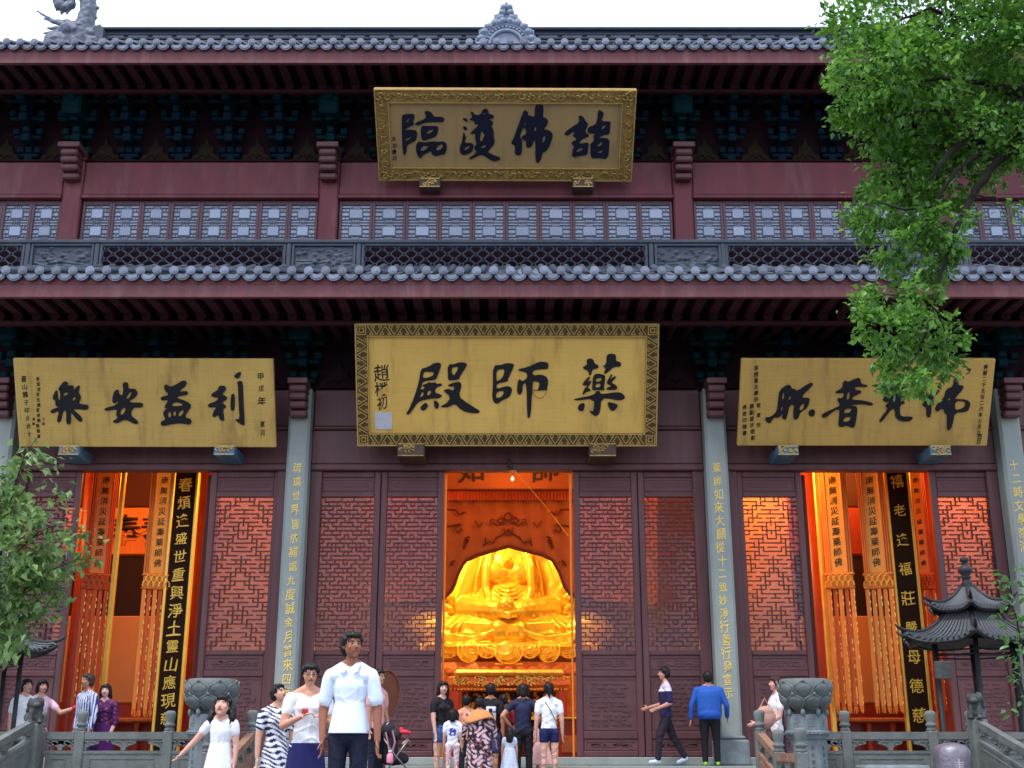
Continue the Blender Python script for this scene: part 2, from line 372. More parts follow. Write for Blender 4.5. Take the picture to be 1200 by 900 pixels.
# ---- lower storey columns
colx = [WX(u, 520, YC) for u in (1.0, 349.2, 839.4, 1186.5)]
CW = .205
inscr = ['', '琉璃世界皆依補處九度誠金月普來四面', '藥師如來大願從十二致妙淨行善行發宣示', '十二時文學院清']
ztop_c = WZ(455, YC)
for i, x in enumerate(colx):
    c = .05
    pts = [(-CW+c,YC),(CW-c,YC),(CW,YC+c),(CW,YC+.40-c),(CW-c,YC+.40),(-CW+c,YC+.40),(-CW,YC+.40-c),(-CW,YC+c)]
    b = MB().prism([(p[0]+x, p[1]) for p in pts], 'z', .50, ztop_c)
    col = part(b, 'column', M['column'])
    bb = MB(); w = .29
    bb.cbox(x-w, x+w, YC-.14, YC+.5, 0.002, .43, .03); bb.cbox(x-w+.05, x+w-.05, YC-.09, YC+.45, .432, .50, .03)
    part(bb, 'column_base', M['stonelt'], col)
    if inscr[i]:
        v0, v1 = (548, 812) if i != 3 else (545, 640)
        n = len(inscr[i])
        for k, ch in enumerate(inscr[i]):
            v = v0 + (v1-v0)*k/(n-1)
            s = .215*(.9+.2*random.random())
            link('character', char_mesh(ch, M['goldchar']), col, (x+random.uniform(-.015,.015)+(.02 if i == 1 else -.01), YC-.004, WZ(v, YC)), (0, random.uniform(-.06,.06), 0), (s*.82, s*.3, s))
    # carved corbel (a beam end with rolls) at the column head
    cb = MB(); z1, z0 = WZ(449, YC-.1), WZ(490, YC-.1); hh = z1-z0
    cb.cbox(x-.19, x+.19, YC-.42, YC-.002, z1-.09, z1+.02, .012)
    for k in range(4):
        zz = z1-.10-(hh-.1)*k/4
        cb.cbox(x-.165, x+.165, YC-.38+.035*k*k*.6, YC-.003, zz-(hh-.1)/4+.012, zz, .03)
    part(cb, 'corbel', M['door'], col)
# ---- lower wall above the doors
zl = [WZ(v, YD) for v in (553, 545.5, 504, 458)]
seg = [(XL, colx[0])] + [(colx[i], colx[i+1]) for i in range(3)] + [(colx[3], XR)]
for a, b in seg:
    a2, b2 = a+CW+.002, b-CW-.002
    part(MB().cbox(a2, b2, YD-.16, YD+.10, zl[0], zl[1], .02), 'door_head', M['door'])
    part(MB().cbox(a2, b2, YD-.12, YD+.10, zl[1]+.004, zl[2]-.03, .02), 'lintel', M['door'])
    part(MB().cbox(a2, b2, YD-.18, YD+.10, zl[2]-.028, zl[2]+.03, .02), 'moulding', M['door'])
    part(MB().cbox(a2, b2, YD-.10, YD+.10, zl[2]+.033, zl[3], .03), 'beam', M['door'])
# ---- dougong brackets
def bracket_mb(wd, y0, z0, h, big=False):
    """stacked bracket set centred on x=0: blocks and arms growing outwards as they rise"""
    b = MB(); n = 4; dz = h/n
    for k in range(n):
        z = z0+dz*k; arm = wd*(.28+.72*(k+1)/n)
        out = .18+.26*k
        b.cbox(-.09, .09, y0-out, y0, z, z+dz*.5, .015)
        b.cbox(-arm/2, arm/2, y0-out*.6-.06, y0-out*.6+.06, z+dz*.28, z+dz*.55, .03)
        for s in (-1, 0, 1):
            b.cbox(s*arm*.42-.075, s*arm*.42+.075, y0-out*.6-.085, y0-out*.6+.085, z+dz*.56, z+dz*.95, .02)
        b.cbox(-.075, .075, y0-out-.02, y0-out+.13, z+dz*.55, z+dz*.95, .02)
    if big: b.cbox(-.22, .22, y0-.9, y0, z0+h*.55, z0+h*1.1, .05)
    return b
def hump_mb(w, y, z, h):
    pts = [(-w/2, 0), (w/2, 0), (w*.40, h*.30), (w*.27, h*.34), (w*.20, h*.62), (w*.08, h*.70), (0, h), (-w*.08, h*.70), (-w*.20, h*.62), (-w*.27, h*.34), (-w*.40, h*.30)]
    b = MB().prism([(p[0], p[1]+z) for p in pts], 'y', y-.03, y)
    b.tube([(-w*.3, y-.04, z+h*.12), (-w*.1, y-.04, z+h*.30), (0, y-.04, z+h*.15), (w*.1, y-.04, z+h*.30), (w*.3, y-.04, z+h*.12)], .02, 5); return b
def bracket_row(y0, z0, h, cols, per, wd, hm=None):
    meA = bracket_mb(wd, 0, 0, h).mesh('bracket_set', M['blue']); meB = bracket_mb(wd*1.1, 0, 0, h, True).mesh('bracket_set', M['teal'])
    meH = hump_mb(per*.62, 0, 0, h*.42).mesh('carved_board', hm or M['gilt'])
    for x in cols: link('bracket_set', meB, hall, (x, y0, z0))
    edges = [cols[0]-(cols[2]-cols[1])] + list(cols) + [cols[-1]+(cols[2]-cols[1])]
    for a, b in zip(edges[:-1], edges[1:]):
        n = max(1, round((b-a)/per)); st_ = (b-a)/n
        for k in range(n):
            if k: link('bracket_set', meA, hall, (a+st_*k, y0, z0))
            link('carved_board', meH, hall, (a+st_*(k+.5), y0-.05, z0+.01))
zb = zl[3]+.003
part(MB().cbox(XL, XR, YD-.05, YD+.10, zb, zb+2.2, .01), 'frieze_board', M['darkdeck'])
bracket_row(YD-.06, zb, 1.35, colx, 1.25, .95, M['darkdeck'])  # eave shade put into colour: lower carved boards get the dark deck tone
# ---- eaves: deck, rafters, fascia, tiles
def eave(vt, vf0, vf1, Y, pitch_px, run, slope, name, rslope, raf_pitch, reach, curve=.35):
    xL, xR = WX(-70, vt, Y), WX(1270, vt, Y)
    ze = WZ(vt, Y)                                    # tile line
    zf0, zf1 = WZ(vf0, Y), WZ(vf1, Y)                 # fascia top and bottom
    tn = math.tan(slope)
    def zr(t): return ze + tn*t*(1-curve*.5+curve*.5*t/run)        # concave Chinese slope
    N = 10
    prof = [(Y+run*i/N, zr(run*i/N)-.02) for i in range(N+1)]
    deck = MB()
    pts = prof + [(y, z-.07) for y, z in reversed(prof)]
    deck.prism(pts, 'x', xL, xR)
    roof = part(deck, name, M['ridge'])
    # fascia boards along the eave
    f = MB(); f.cbox(xL, xR, Y+.02, Y+.085, zf1, zf0, .008); f.cbox(xL, xR, Y+.03, Y+.08, zf0+.002, ze-.06, .004); f.cbox(xL, xR, Y-.005, Y+.09, zf1-.028, zf1-.002, .006)
    part(f, 'fascia_board', M['fascia'])
    # rafters: outer flying rafters, then round inner ones
    nr = int((xR-xL)/raf_pitch)
    r = MB(); w = raf_pitch*.25
    rt = math.tan(rslope); p0, p1 = (Y+.09, zf1+.10), (Y+1.15, zf1+.10+rt*1.06)
    r.prism([(p0[0], p0[1]-.10), (p0[0], p0[1]), (p1[0], p1[1]), (p1[0], p1[1]-.12)], 'x', -w, w)
    r2 = MB(); q0, q1 = (Y+1.05, p1[1]-.16), (Y+reach, p1[1]-.16+rt*1.3*(reach-1.05))
    r2.tube([(0, q0[0], q0[1]), (0, q1[0], q1[1])], w*1.1, 8)
    m1, m2 = r.mesh('rafter', M['rafter']), r2.mesh('inner_rafter', M['rafter'])
    for k in range(nr+1):
        x = xL+(xR-xL)*k/nr
        link('rafter', m1, hall, (x, 0, 0)); link('inner_rafter', m2, hall, (x, 0, 0))
    # soffit boards above the rafters, and the purlin that carries them
    s = MB(); s.add([(xL, Y+.09, zf1+.106), (xR, Y+.09, zf1+.106), (xR, Y+1.15, p1[1]+.006), (xL, Y+1.15, p1[1]+.006)], [(0,1,2,3)])
    s.add([(xL, q0[0], q0[1]+w*1.2), (xR, q0[0], q0[1]+w*1.2), (xR, q1[0], q1[1]+w*1.2), (xL, q1[0], q1[1]+w*1.2)], [(0,1,2,3)])
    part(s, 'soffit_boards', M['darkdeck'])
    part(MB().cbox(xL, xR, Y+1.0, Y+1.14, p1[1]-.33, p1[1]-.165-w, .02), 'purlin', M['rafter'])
    # tiles
    d = W(600, vt, Y); mpp = (d - Vector((0,0,CZ))).dot(Vector((0, CP, SP)))/F
    pit = pitch_px*mpp; n = int((xR-xL)/pit)
    rr = pit*.245
    row = MB(); segs = []
    # cover-tile row: half round ribs up the slope, each tile a little step
    K = 9; T = run*.985; ntile = max(6, int(T/.36))
    for a in range(ntile):
        t0, t1 = T*a/ntile, T*(a+1)/ntile
        for (ta, tb, ra, rb) in ((t0, t1, rr*1.0, rr*.93),):
            va = []
            for t, r_ in ((ta, ra), (tb, rb)):
                for k in range(K):
                    an = math.pi*k/(K-1)
                    va.append((math.cos(an)*r_, Y-.06+t, zr(t)+.01+math.sin(an)*r_*1.05))
            row.add(va, [(k, k+1, K+k+1, K+k) for k in range(K-1)])
    nrib = len(row.f)
    # round end disc with a raised rim and boss
    zc = zr(0)+.012
    for (rad, yf, th) in ((rr*1.12, Y-.085, .03), (rr*.80, Y-.098, .014), (rr*.42, Y-.106, .01)):
        vs = []
        for y in (yf, yf+th):
            for k in range(16):
                an = 2*math.pi*k/16; vs.append((math.cos(an)*rad, y, zc+math.sin(an)*rad))
        row.add(vs, [tuple(range(15, -1, -1))]+[(k, (k+1) % 16, 16+(k+1) % 16, 16+k) for k in range(16)])
    org = (0, Y-.08, zc); mrow = row.mesh('tile_row', M['tile'], org); mrow.materials.append(M['drip'])
    for pi, pl_ in enumerate(mrow.polygons): pl_.material_index = 1 if pi >= nrib else 0  # shade between the discs put into colour: ribs darker than end faces
    # drip tile: concave pan end with a pointed lip
    dr = MB(); wv = pit*.42; zt = zr(0)-.005; hgt = pit*.44
    top = [(-wv, -pit*.02), (-wv*.5, -pit*.15), (0, -pit*.19), (wv*.5, -pit*.15), (wv, -pit*.02)]
    low = [(pit*.455*math.cos(a), -pit*(.13+.40*math.sin(a)**.85+(.035 if 3 <= i <= 5 else 0))) for i, a in enumerate(np.linspace(.05, math.pi-.05, 9))]
    dr.prism([(x, zt+z) for x, z in top+low], 'y', Y-.05, Y-.025)
    dr.prism([(x*.74, zt-pit*.085+z*.68) for x, z in top+low], 'y', Y-.064, Y-.0515)
    for t0, t1 in ((0, run*.3), (run*.3, run*.65), (run*.65, run*.98)):
        for k in range(4):
            a = top[k]; b_ = top[k+1]
            dr.add([(a[0]*1.15, Y-.04+t0, zr(t0)+a[1]), (b_[0]*1.15, Y-.04+t0, zr(t0)+b_[1]), (b_[0]*1.15, Y-.04+t1, zr(t1)+b_[1]), (a[0]*1.15, Y-.04+t1, zr(t1)+a[1])], [(0,1,2,3)])
    org2 = (0, Y-.05, zt); mdr = dr.mesh('drip_tile', M['drip'], org2)
    x0 = WX(0, vt, Y)
    k0 = int((x0-xL)/pit)
    for k in range(n+1):
        x = xL+pit*k
        link('tile_row', mrow, roof, (x, org[1]+random.uniform(-.012,.012), org[2]+random.uniform(-.008,.008)), (0, random.uniform(-.03,.03), random.uniform(-.004,.004)))
        link('drip_tile', mdr, roof, (x+pit/2, org2[1]+random.uniform(-.01,.01), org2[2]+random.uniform(-.008,.008)), (0, random.uniform(-.05,.05), random.uniform(-.004,.004)))
    return roof, zr, xL, xR
lower_roof, zr_low, xl1, xr1 = eave(319.5, 333, 346.5, YE, 19.65, 3.75, math.radians(23.5), 'lower_roof', math.radians(3), .335, 2.45)
upper_roof, zr_up, xl2, xr2 = eave(51.5, 60.5, 72.5, YUE, 15.9, 7.6, math.radians(31.5), 'upper_roof', math.radians(6), .36, 2.15)
# ---- upper storey
upx = [WX(u, 240, YU) for u in (83, 384.5, 801, 1103)]
upx[0] = upx[1]-(upx[3]-upx[2])
UW = .215
zu = [WZ(v, YU) for v in (320, 232.5, 228.5, 189)]
z_cap = WZ(176, YU)
for x in upx:
    c = .03
    pts = [(-UW+c,YU),(UW-c,YU),(UW,YU+c),(UW,YU+.4),(-UW,YU+.4),(-UW,YU+c)]
    cl = part(MB().prism([(p[0]+x, p[1]) for p in pts], 'z', WZ(330, YU), z_cap), 'upper_column', M['red'])
    cb = MB(); z1, z0 = WZ(174, YU-.2), WZ(210, YU-.2); hh = z1-z0
    cb.cbox(x-.24, x+.24, YU-.50, YU-.002, z1-.10, z1+.02, .012)
    for k in range(4):
        zz = z1-.11-(hh-.11)*k/4
        cb.cbox(x-.19, x+.19, YU-.44+.04*k*k*.6, YU-.003, zz-(hh-.11)/4+.014, zz, .035)
    part(cb, 'corbel', M['door'], cl)
uedges = [xl2] + upx + [xr2]
zw0, zw1 = WZ(285, YU+.12), zu[1]
for i in range(5):
    a, b = uedges[i]+UW+.003, uedges[i+1]-UW-.003
    part(MB().cbox(a, b, YU+.02, YU+.34, zu[2]+.004, zu[3], .03), 'upper_beam', M['red'])
    part(MB().cbox(a, b, YU-.03, YU+.30, zu[1]+.002, zu[2]+.002, .01), 'moulding', M['red'])
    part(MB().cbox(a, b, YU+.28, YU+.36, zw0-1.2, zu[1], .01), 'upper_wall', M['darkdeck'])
    part(MB().cbox(a, b, YU+.06, YU+.27, zw0-1.2, zw0-.003, .01), 'upper_dark_board', M['darkdeck'])  # dark board below the windows, behind the railing
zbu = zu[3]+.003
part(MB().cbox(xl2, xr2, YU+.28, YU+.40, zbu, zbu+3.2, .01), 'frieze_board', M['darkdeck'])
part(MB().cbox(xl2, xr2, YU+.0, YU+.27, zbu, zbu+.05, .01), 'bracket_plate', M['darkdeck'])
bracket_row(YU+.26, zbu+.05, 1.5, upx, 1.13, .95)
# upper windows: one shared mesh per bay width
def window_meshes(w, h):
    fr = MB(); t = .058
    fr.cbox(-w/2, -w/2+t, -.05, .05, 0, h, .008); fr.cbox(w/2-t, w/2, -.05, .05, 0, h, .008)
    fr.cbox(-w/2+t+.001, w/2-t-.001, -.045, .05, h-.09, h, .008); fr.cbox(-w/2+t+.001, w/2-t-.001, -.045, .05, 0, .09, .008)
    la = MB(); bw = .0105; iw = w-2*t; ih = (h-.18)/2
    zt = h-.09
    def hb(x0, x1, z): la.box(x0, x1, -.028, -.002, z-bw/2, z+bw/2)
    def vb(x, z0, z1): la.box(x-bw/2, x+bw/2, -.026, -.004, z0, z1)
    nrow = 2
    for r in range(nrow):
        top = zt-ih*r; bot = max(top-ih, .09); cz = top-ih/2
        if cz-.15 < .1: break
        sx, sz = iw*.245, ih*.285
        for s in (-1, 1):
            hb(-sx, sx, cz+s*sz); vb(s*sx, cz-sz, cz+s*0+sz)
            hb(s*sx, s*iw/2, cz+sz*.45); hb(s*sx, s*iw/2, cz-sz*.45)
            vb(s*(sx+iw*.13), cz+sz*.45, cz+sz*1.2); vb(s*(sx+iw*.13), cz-sz*1.2, cz-sz*.45)
            hb(s*sx*.55, s*iw/2, cz+sz*1.2); hb(s*sx*.55, s*iw/2, cz-sz*1.2)
            vb(s*sx*.55, cz+sz*1.2, top); vb(s*sx*.55, bot, cz-sz*1.2)
            vb(s*sx*.2, cz+sz, top); vb(s*sx*.2, bot, cz-sz)
        hb(-iw/2, iw/2, bot)
        # the raised square pane in the middle
    pn = MB().box(-iw/2-.002, iw/2+.002, .004, .012, .085, h-.085)
    pq = []
    for r in range(nrow):
        cz = zt-ih*(r+.5)
        pq.append(MB().cbox(-iw*.225, iw*.225, -.034, .001, cz-ih*.255, cz+ih*.255, .006).mesh('square_pane', M['pane']))
    return fr.mesh('upper_window', M['wframe']), la.mesh('window_lattice', M['dark']), pn.mesh('window_pane', M['pane']), pq
for i, n in enumerate((8, 8, 10, 8, 8)):
    a, b = uedges[i]+UW+.02, uedges[i+1]-UW-.02
    if i == 0: a = b-(uedges[2]-uedges[1]-2*UW-.04)
    if i == 4: b = a+(uedges[4]-uedges[3]-2*UW-.04)
    w = (b-a)/n; ms = window_meshes(w-.004, zw1-zw0-.01)
    for k in range(n):
        x = a+w*(k+.5); P0 = (x, YU+.16, zw0)
        o = link('upper_window', ms[0], hall, P0)
        link('window_lattice', ms[1], o, P0); link('window_pane', ms[2], o, P0); [link('square_pane', q_, o, P0) for q_ in ms[3]]
# ---- balcony railing in front of the upper windows
zr1, zr0 = WZ(281.5, YR), WZ(322, YR)
def rx(u): return WX(u, 300, YR)
part(MB().cbox(rx(-80), rx(1280), YR-.07, YR+.07, zr1-.09, zr1, .02), 'railing_top_rail', M['rail'])
part(MB().cbox(rx(-80), rx(1280), YR-.05, YR+.05, zr0, zr0+.12, .02), 'railing_bottom_rail', M['rail'])
spans = [(-70,29,'L'),(36,110,'C'),(117,335,'L'),(342,417,'C'),(424,759,'L'),(767,845,'C'),(850,1044,'L'),(1051,1127,'C'),(1134,1240,'L')]
for u0, u1, k in spans:
    x0, x1 = rx(u0), rx(u1); za, zb_ = zr0+.122, zr1-.092
    f = MB(); t = .055
    f.cbox(x0, x0+t, YR-.04, YR+.04, za, zb_, .008); f.cbox(x1-t, x1, YR-.04, YR+.04, za, zb_, .008)
    f.cbox(x0+t+.001, x1-t-.001, YR-.038, YR+.04, zb_-t, zb_, .008); f.cbox(x0+t+.001, x1-t-.001, YR-.038, YR+.04, za, za+t, .008)
    fo = part(f, 'railing_frame', M['rail'])
    if k == 'L':                                     # net of interlocking wavy bars
        la = MB(); s = .155; r = .014; ix0, ix1, iz0, iz1 = x0+t, x1-t, za+t, zb_-t
        nx = max(2, round((ix1-ix0)/s)); sx = (ix1-ix0)/nx; nz = 4; sz = (iz1-iz0)/nz
        for i in range(nx+1):
            x = ix0+sx*i; ph = 1 if i % 2 else -1
            la.tube([(min(max(x+ph*sx*.30*math.sin(math.pi*q/3*1.0+0), ix0+.005), ix1-.005), YR-.012, iz0+(iz1-iz0)*q/(3*nz)) for q in range(3*nz+1)], r, 4)
        for j in range(nz+1):
            z = iz0+sz*j; ph = 1 if j % 2 else -1
            la.tube([(ix0+sx*q/3, YR+.012, min(max(z+ph*sz*.30*math.sin(math.pi*q/3), iz0+.005), iz1-.005)) for q in range(3*nx+1)], r, 4)
        part(la, 'wavy_lattice', M['ridge'], fo)
    else:                                            # carved relief panel: landscape with trees and figures
        ps = MB(); ix0, ix1, iz0, iz1 = x0+t, x1-t, za+t, zb_-t
        rg = np.random.default_rng(int(u0+500))
        bumps = [(rg.uniform(0,1), rg.uniform(.1,.95), rg.uniform(.03,.09), rg.uniform(.02,.06)) for _ in range(46)]
        def hgt(a, b):
            h = 0
            for (ca, cb_, rad, am) in bumps:
                q = ((a-ca)*2.2)**2+(b-cb_)**2
                if q < rad*rad*4: h = max(h, am*math.exp(-q/(rad*rad)))
            h += .018*max(0, math.sin(b*40+math.sin(a*9)*2))*(1 if b < .35 else 0)
            edge = min(a, b, 1-a, 1-b)
            return h if edge > .02 else 0
        ps.sheet(lambda a, b: (ix0+(ix1-ix0)*a, YR+.015-hgt(a, b), iz0+(iz1-iz0)*b), 56, 28)
        part(ps, 'carved_panel', M['rail'], fo, True)
for u in (32.5, 113.5, 338.5, 420.5, 763, 847.5, 1047.5, 1130.5):
    part(MB().cbox(rx(u)-.05, rx(u)+.05, YR-.055, YR+.055, zr0+.122, zr1-.092, .015), 'railing_post', M['rail'])
# ---- main ridge with dragon end and central ornament
YG = YUE+7.45
zg1, zg0 = WZ(36, YG), WZ(50, YG)
gx0, gx1 = WX(122, 40, YG), WX(1078, 40, YG)
g = MB(); g.cbox(gx0, gx1, YG-.12, YG+.12, zg1-.62, zg1-.083, .02); g.box(gx0, gx1, YG-.35, YG+.35, zg0-1.2, zg1-.623)
ridge = part(g, 'main_ridge', M['ridgedark'])
for za, zb_, th in ((0, .08, .22), (.19, .235, .17), (.33, .37, .17), (.46, .53, .24)):
    part(MB().cbox(gx0-.02, gx1+.02, YG-th, YG+th, zg1-zb_, zg1-za, .02), 'ridge_band', M['ridge'], ridge)
for k in range(34):
    x = gx0+(gx1-gx0)*(k+.5)/34; part(MB().cbox(x-.28, x+.28, YG-.15, YG-.121, zg1-.325, zg1-.24, .01), 'ridge_panel', M['ridge'], ridge)
# back slope of the roof and gable ends, so that the roof is closed
bk = MB(); bk.add([(xl2, YG+7.5, WZ(51, YUE)), (xr2, YG+7.5, WZ(51, YUE)), (xr2, YG, zg0-.3), (xl2, YG, zg0-.3)], [(0,1,2,3)])
part(bk, 'rear_roof', M['ridge'])
cx = WX(593, 40, YG)
def rp(u, v): q = W(u, v, YG-.3); return (q.x, q.z)
fan = []
lo = WZ(62, YG-.3)
outl = [(558,62),(557,48),(562,44),(561,38),(567,37),(568,31),(574,31),(577,26),(580,24),(579,20),(584,19),(586,13),(589,13),(591,8),(593.5,4.5),(596,8),(598,13),(601,13),(602,19),(607,20),(607,24),(610,26),(613,31),(619,31),(620,37),(626,38),(625,44),(630,48),(629,62)]
oc = MB().prism([rp(*p) for p in outl], 'y', YG-.42, YG-.22)
orn = part(oc, 'ridge_ornament', M['ridgelt'])
arc = MB()
for rad, th in ((27, .05), (20, .06)):
    arc.tube([(*rp(593.5+rad*math.cos(a), 57-rad*.95*math.sin(a)),) for a in []] or [(rp(593.5+rad*math.cos(a), 58-rad*.95*math.sin(a))[0], YG-.44, rp(593.5+rad*math.cos(a), 58-rad*.95*math.sin(a))[1]) for a in np.linspace(0, math.pi, 17)], th, 6)
for a in np.linspace(.1, math.pi-.1, 17):
    q = rp(593.5+23.5*math.cos(a), 58-22.5*math.sin(a)); arc.lathe([(.0,-.05),(.05,-.03),(.05,.03),(0,.05)], (q[0], YG-.45, q[1]), 6)
for a in np.linspace(.05, math.pi-.05, 12):
    q = rp(593.5+31*math.cos(a), 58-30*math.sin(a)); arc.lathe([(.0,-.13),(.13,-.06),(.13,.06),(0,.13)], (q[0], YG-.42, q[1]), 7)
for k, v in enumerate((30, 24, 18, 12)):
    for s in (-1, 1):
        q = rp(593.5+s*(8-k*1.7), v); arc.lathe([(.0,-.12),(.11,-.05),(.11,.05),(0,.12)], (q[0], YG-.42, q[1]), 7)
part(arc, 'carved_leaves', M['ridgelt'], orn, True)
# ---- end wall pieces: door surround behind columns, inner faces
for x in colx:
    part(MB().cbox(x-.42, x-CW-.004, YD-.10, YD+.06, 0.14, zl[0]-.003, .012), 'door_jamb', M['door'])
    part(MB().cbox(x+CW+.004, x+.42, YD-.10, YD+.06, 0.14, zl[0]-.003, .012), 'door_jamb', M['door'])
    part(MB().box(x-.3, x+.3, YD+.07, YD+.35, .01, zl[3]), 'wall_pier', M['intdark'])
part(MB().cbox(XL, XR, YD-.20, YD+.14, .003, .138, .012), 'door_sill', M['column'])
# ---- doors
zd1, zd0 = zl[0]-.004, .142
def dz(v): return WZ(v, YD)
def door(u0, u1, vref, seed, warm=False):
    x0, x1 = WX(u0, vref, YD), WX(u1, vref, YD); w = x1-x0; t = .115
    rg = random.Random(seed)
    f = MB()
    f.cbox(x0, x0+t, YD-.045, YD+.045, zd0, zd1, .012); f.cbox(x1-t, x1, YD-.045, YD+.045, zd0, zd1, .012)
    rails = [(zd1-.11, zd1), (dz(583), dz(576.5)), (dz(768), dz(762)), (dz(793), dz(786)), (dz(866), dz(857)), (zd0, zd0+.10)]
    for a, b in rails: f.cbox(x0+t+.001, x1-t-.001, YD-.04, YD+.045, a, b, .014)
    d = part(f, 'door', M['door'])
    ix0, ix1 = x0+t+.002, x1-t-.002
    # panels with carved relief
    for (a, b, kind) in ((dz(576.5), zd1-.11, 'grain'), (dz(786), dz(768), 'cloud'), (dz(857), dz(793), 'big'), (zd0+.10, dz(866), 'cloud')):
        p = MB().box(ix0-.03, ix1+.03, YD-.004, YD+.02, a-.02, b+.02)
        m_ = .05
        for (c0, c1, e0, e1) in ((ix0+.02, ix1-.02, b-m_, b-m_+.03), (ix0+.02, ix1-.02, a+m_-.03, a+m_), (ix0+.02, ix0+.05, a+m_+.001, b-m_-.001), (ix1-.05, ix1-.02, a+m_+.001, b-m_-.001)):
            p.box(c0, c1, YD-.018, YD-.003, e0, e1)
        po = part(p, 'panel', M['doorpan'], d)
        cv = MB(); H = b-a-2*m_-.06
        if kind == 'grain':
            for k in range(9):
                z = a+m_+.03+H*(k+.5)/9; cv.box(ix0+.10+rg.random()*.08, ix1-.10-rg.random()*.08, YD-.012, YD-.003, z-.006, z+.005)
        else:
            rows = max(4, int(H/.075)); 
            for k in range(rows):
                z = a+m_+.03+H*(k+.5)/rows; x = ix0+.11+rg.random()*.05
                while x < ix1-.20:
                    L_ = rg.uniform(.05, .20); L_ = min(L_, ix1-.11-x)
                    dzz = rg.uniform(-.012,.012)
                    cv.box(x, x+L_, YD-.020, YD-.003, z+dzz-.011, z+dzz+.009)
                    if rg.random() < .6 and k < rows-1: cv.box(x+L_-.018, x+L_, YD-.019, YD-.003, z+dzz+.010, z+H/rows*.9)
                    x += L_+rg.uniform(.02,.07)
        part(cv, 'carving', M['doorpan'], po)
    # lattice of short bars
    la = MB(); a, b = dz(762)+.002, dz(583)-.002
    brick = warm
    nx = 13 if brick else 12; ny = 36; gx = (ix1-ix0)/nx; gz = (b-a)/ny; bw = .0088
    Hs = set(); Vs = set()
    for j in range(1, ny):
        for i in range(nx):
            m = min(i, nx-1-i)
            if brick: ok = (m*2 + j*3) % 7 != 0
            else: ok = (m + 2*j + (j//3)) % 4 != 0
            if ok: Hs.add((i, j))
    for i in range(1, nx):
        for j in range(ny):
            m = min(i, nx-i)
            if brick: ok = (m + j) % 2 == 0 if (j//2+m) % 5 else (m+j) % 3 == 0
            else: ok = (m*3 + j*2 + (j//4)) % 5 in (0, 3)
            if ok: Vs.add((i, j))
    for j in range(1, ny):
        i = 0
        while i < nx:
            if (i, j) in Hs:
                k = i
                while (k, j) in Hs: k += 1
                la.box(ix0+gx*i-(bw if i else 0), ix0+gx*k+(bw if k < nx else 0), YD-.030, YD+.012, a+gz*j-bw, a+gz*j+bw); i = k
            else: i += 1
    for i in range(1, nx):
        j = 0
        while j < ny:
            if (i, j) in Vs:
                k = j
                while (i, k) in Vs: k += 1
                la.box(ix0+gx*i-bw, ix0+gx*i+bw, YD-.027, YD+.010, a+gz*j, a+gz*k); j = k
            else: j += 1
    part(la, 'door_lattice', M['lattice'], d)
    part(MB().box(ix0-.001, ix1+.001, YD+.022, YD+.028, a, b), 'glass_pane', M['glass'], d)
    return d
DOORS = [(14,96.5),(248,329),(370,446.5),(447.5,520.5),(671.5,746),(747,824),(862,938.5),(1089,1165)]
for k, (a, b) in enumerate(DOORS): door(a, b, 565, k, k in (2, 3, 4, 5))
for u in (447, 746.5):
    x = WX(u, 565, YD); part(MB().cbox(x-.05, x+.05, YD+.05, YD+.09, .14, zl[0]-.02, .01), 'light_stop_strip', M['door'])  # added strips keep lamp light from leaking between the leaves
# narrow gold edging strips and inner jambs beside the middle opening
for u, s in ((523, 1), (667.5, -1)):
    x = WX(u, 600, YD)
    x += s*-.02; part(MB().cbox(x-.018, x+.018, YD+.05, YD+.16, .14, zl[0]-.01, .01), 'gold_jamb', M['silk'])
for u in (245.5, 941):
    x = WX(u, 600, YD+.3); part(MB().cbox(x-.06, x+.06, YD+.2, YD+.45, .14, zl[0]-.01, .02), 'inner_jamb', M['intdark'])
# ---- inner room
yb = 31.5
rm = MB(); rm.box(XL, XR, yb, yb+.2, .001, 8.5)
part(rm, 'rear_inner_wall', M['intwall'])
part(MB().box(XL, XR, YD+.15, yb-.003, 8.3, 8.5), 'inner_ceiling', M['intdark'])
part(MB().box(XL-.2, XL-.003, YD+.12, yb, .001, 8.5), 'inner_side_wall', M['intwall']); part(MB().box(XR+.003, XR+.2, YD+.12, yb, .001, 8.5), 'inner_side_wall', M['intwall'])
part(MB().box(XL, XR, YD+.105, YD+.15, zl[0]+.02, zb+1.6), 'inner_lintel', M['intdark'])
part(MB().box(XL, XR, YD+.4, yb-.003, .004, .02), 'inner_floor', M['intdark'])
# ================================================================== SIGN BOARDS
def board_plane(c, Yb):
    """c: the four corners TL, TR, BR, BL in the photo; the board is a true rectangle tilted forward, its foot at distance Yb"""
    wt, wb = c[1][0]-c[0][0], c[2][0]-c[3][0]
    rb = ray(600, (c[2][1]+c[3][1])/2); db = Yb/rb.y
    dt = db*wb/wt
    tl, tr = ray(*c[0])*dt, ray(*c[1])*dt; bl, br = ray(*c[3])*db, ray(*c[2])*db
    O = Vector((0, 0, CZ)); tl, tr, bl, br = tl+O, tr+O, bl+O, br+O
    ex = ((tr-tl)+(br-bl)).normalized(); ez = ((tl+tr)-(bl+br)); ez = (ez-ex*ez.dot(ex)).normalized(); n = ez.cross(ex)   # n points away from the viewer
    cen = (tl+tr+bl+br)/4; w = (tr-tl).length*.5+(br-bl).length*.5; h = ((tl+tr)-(bl+br)).length/2
    return cen, ex, ez, n, w, h
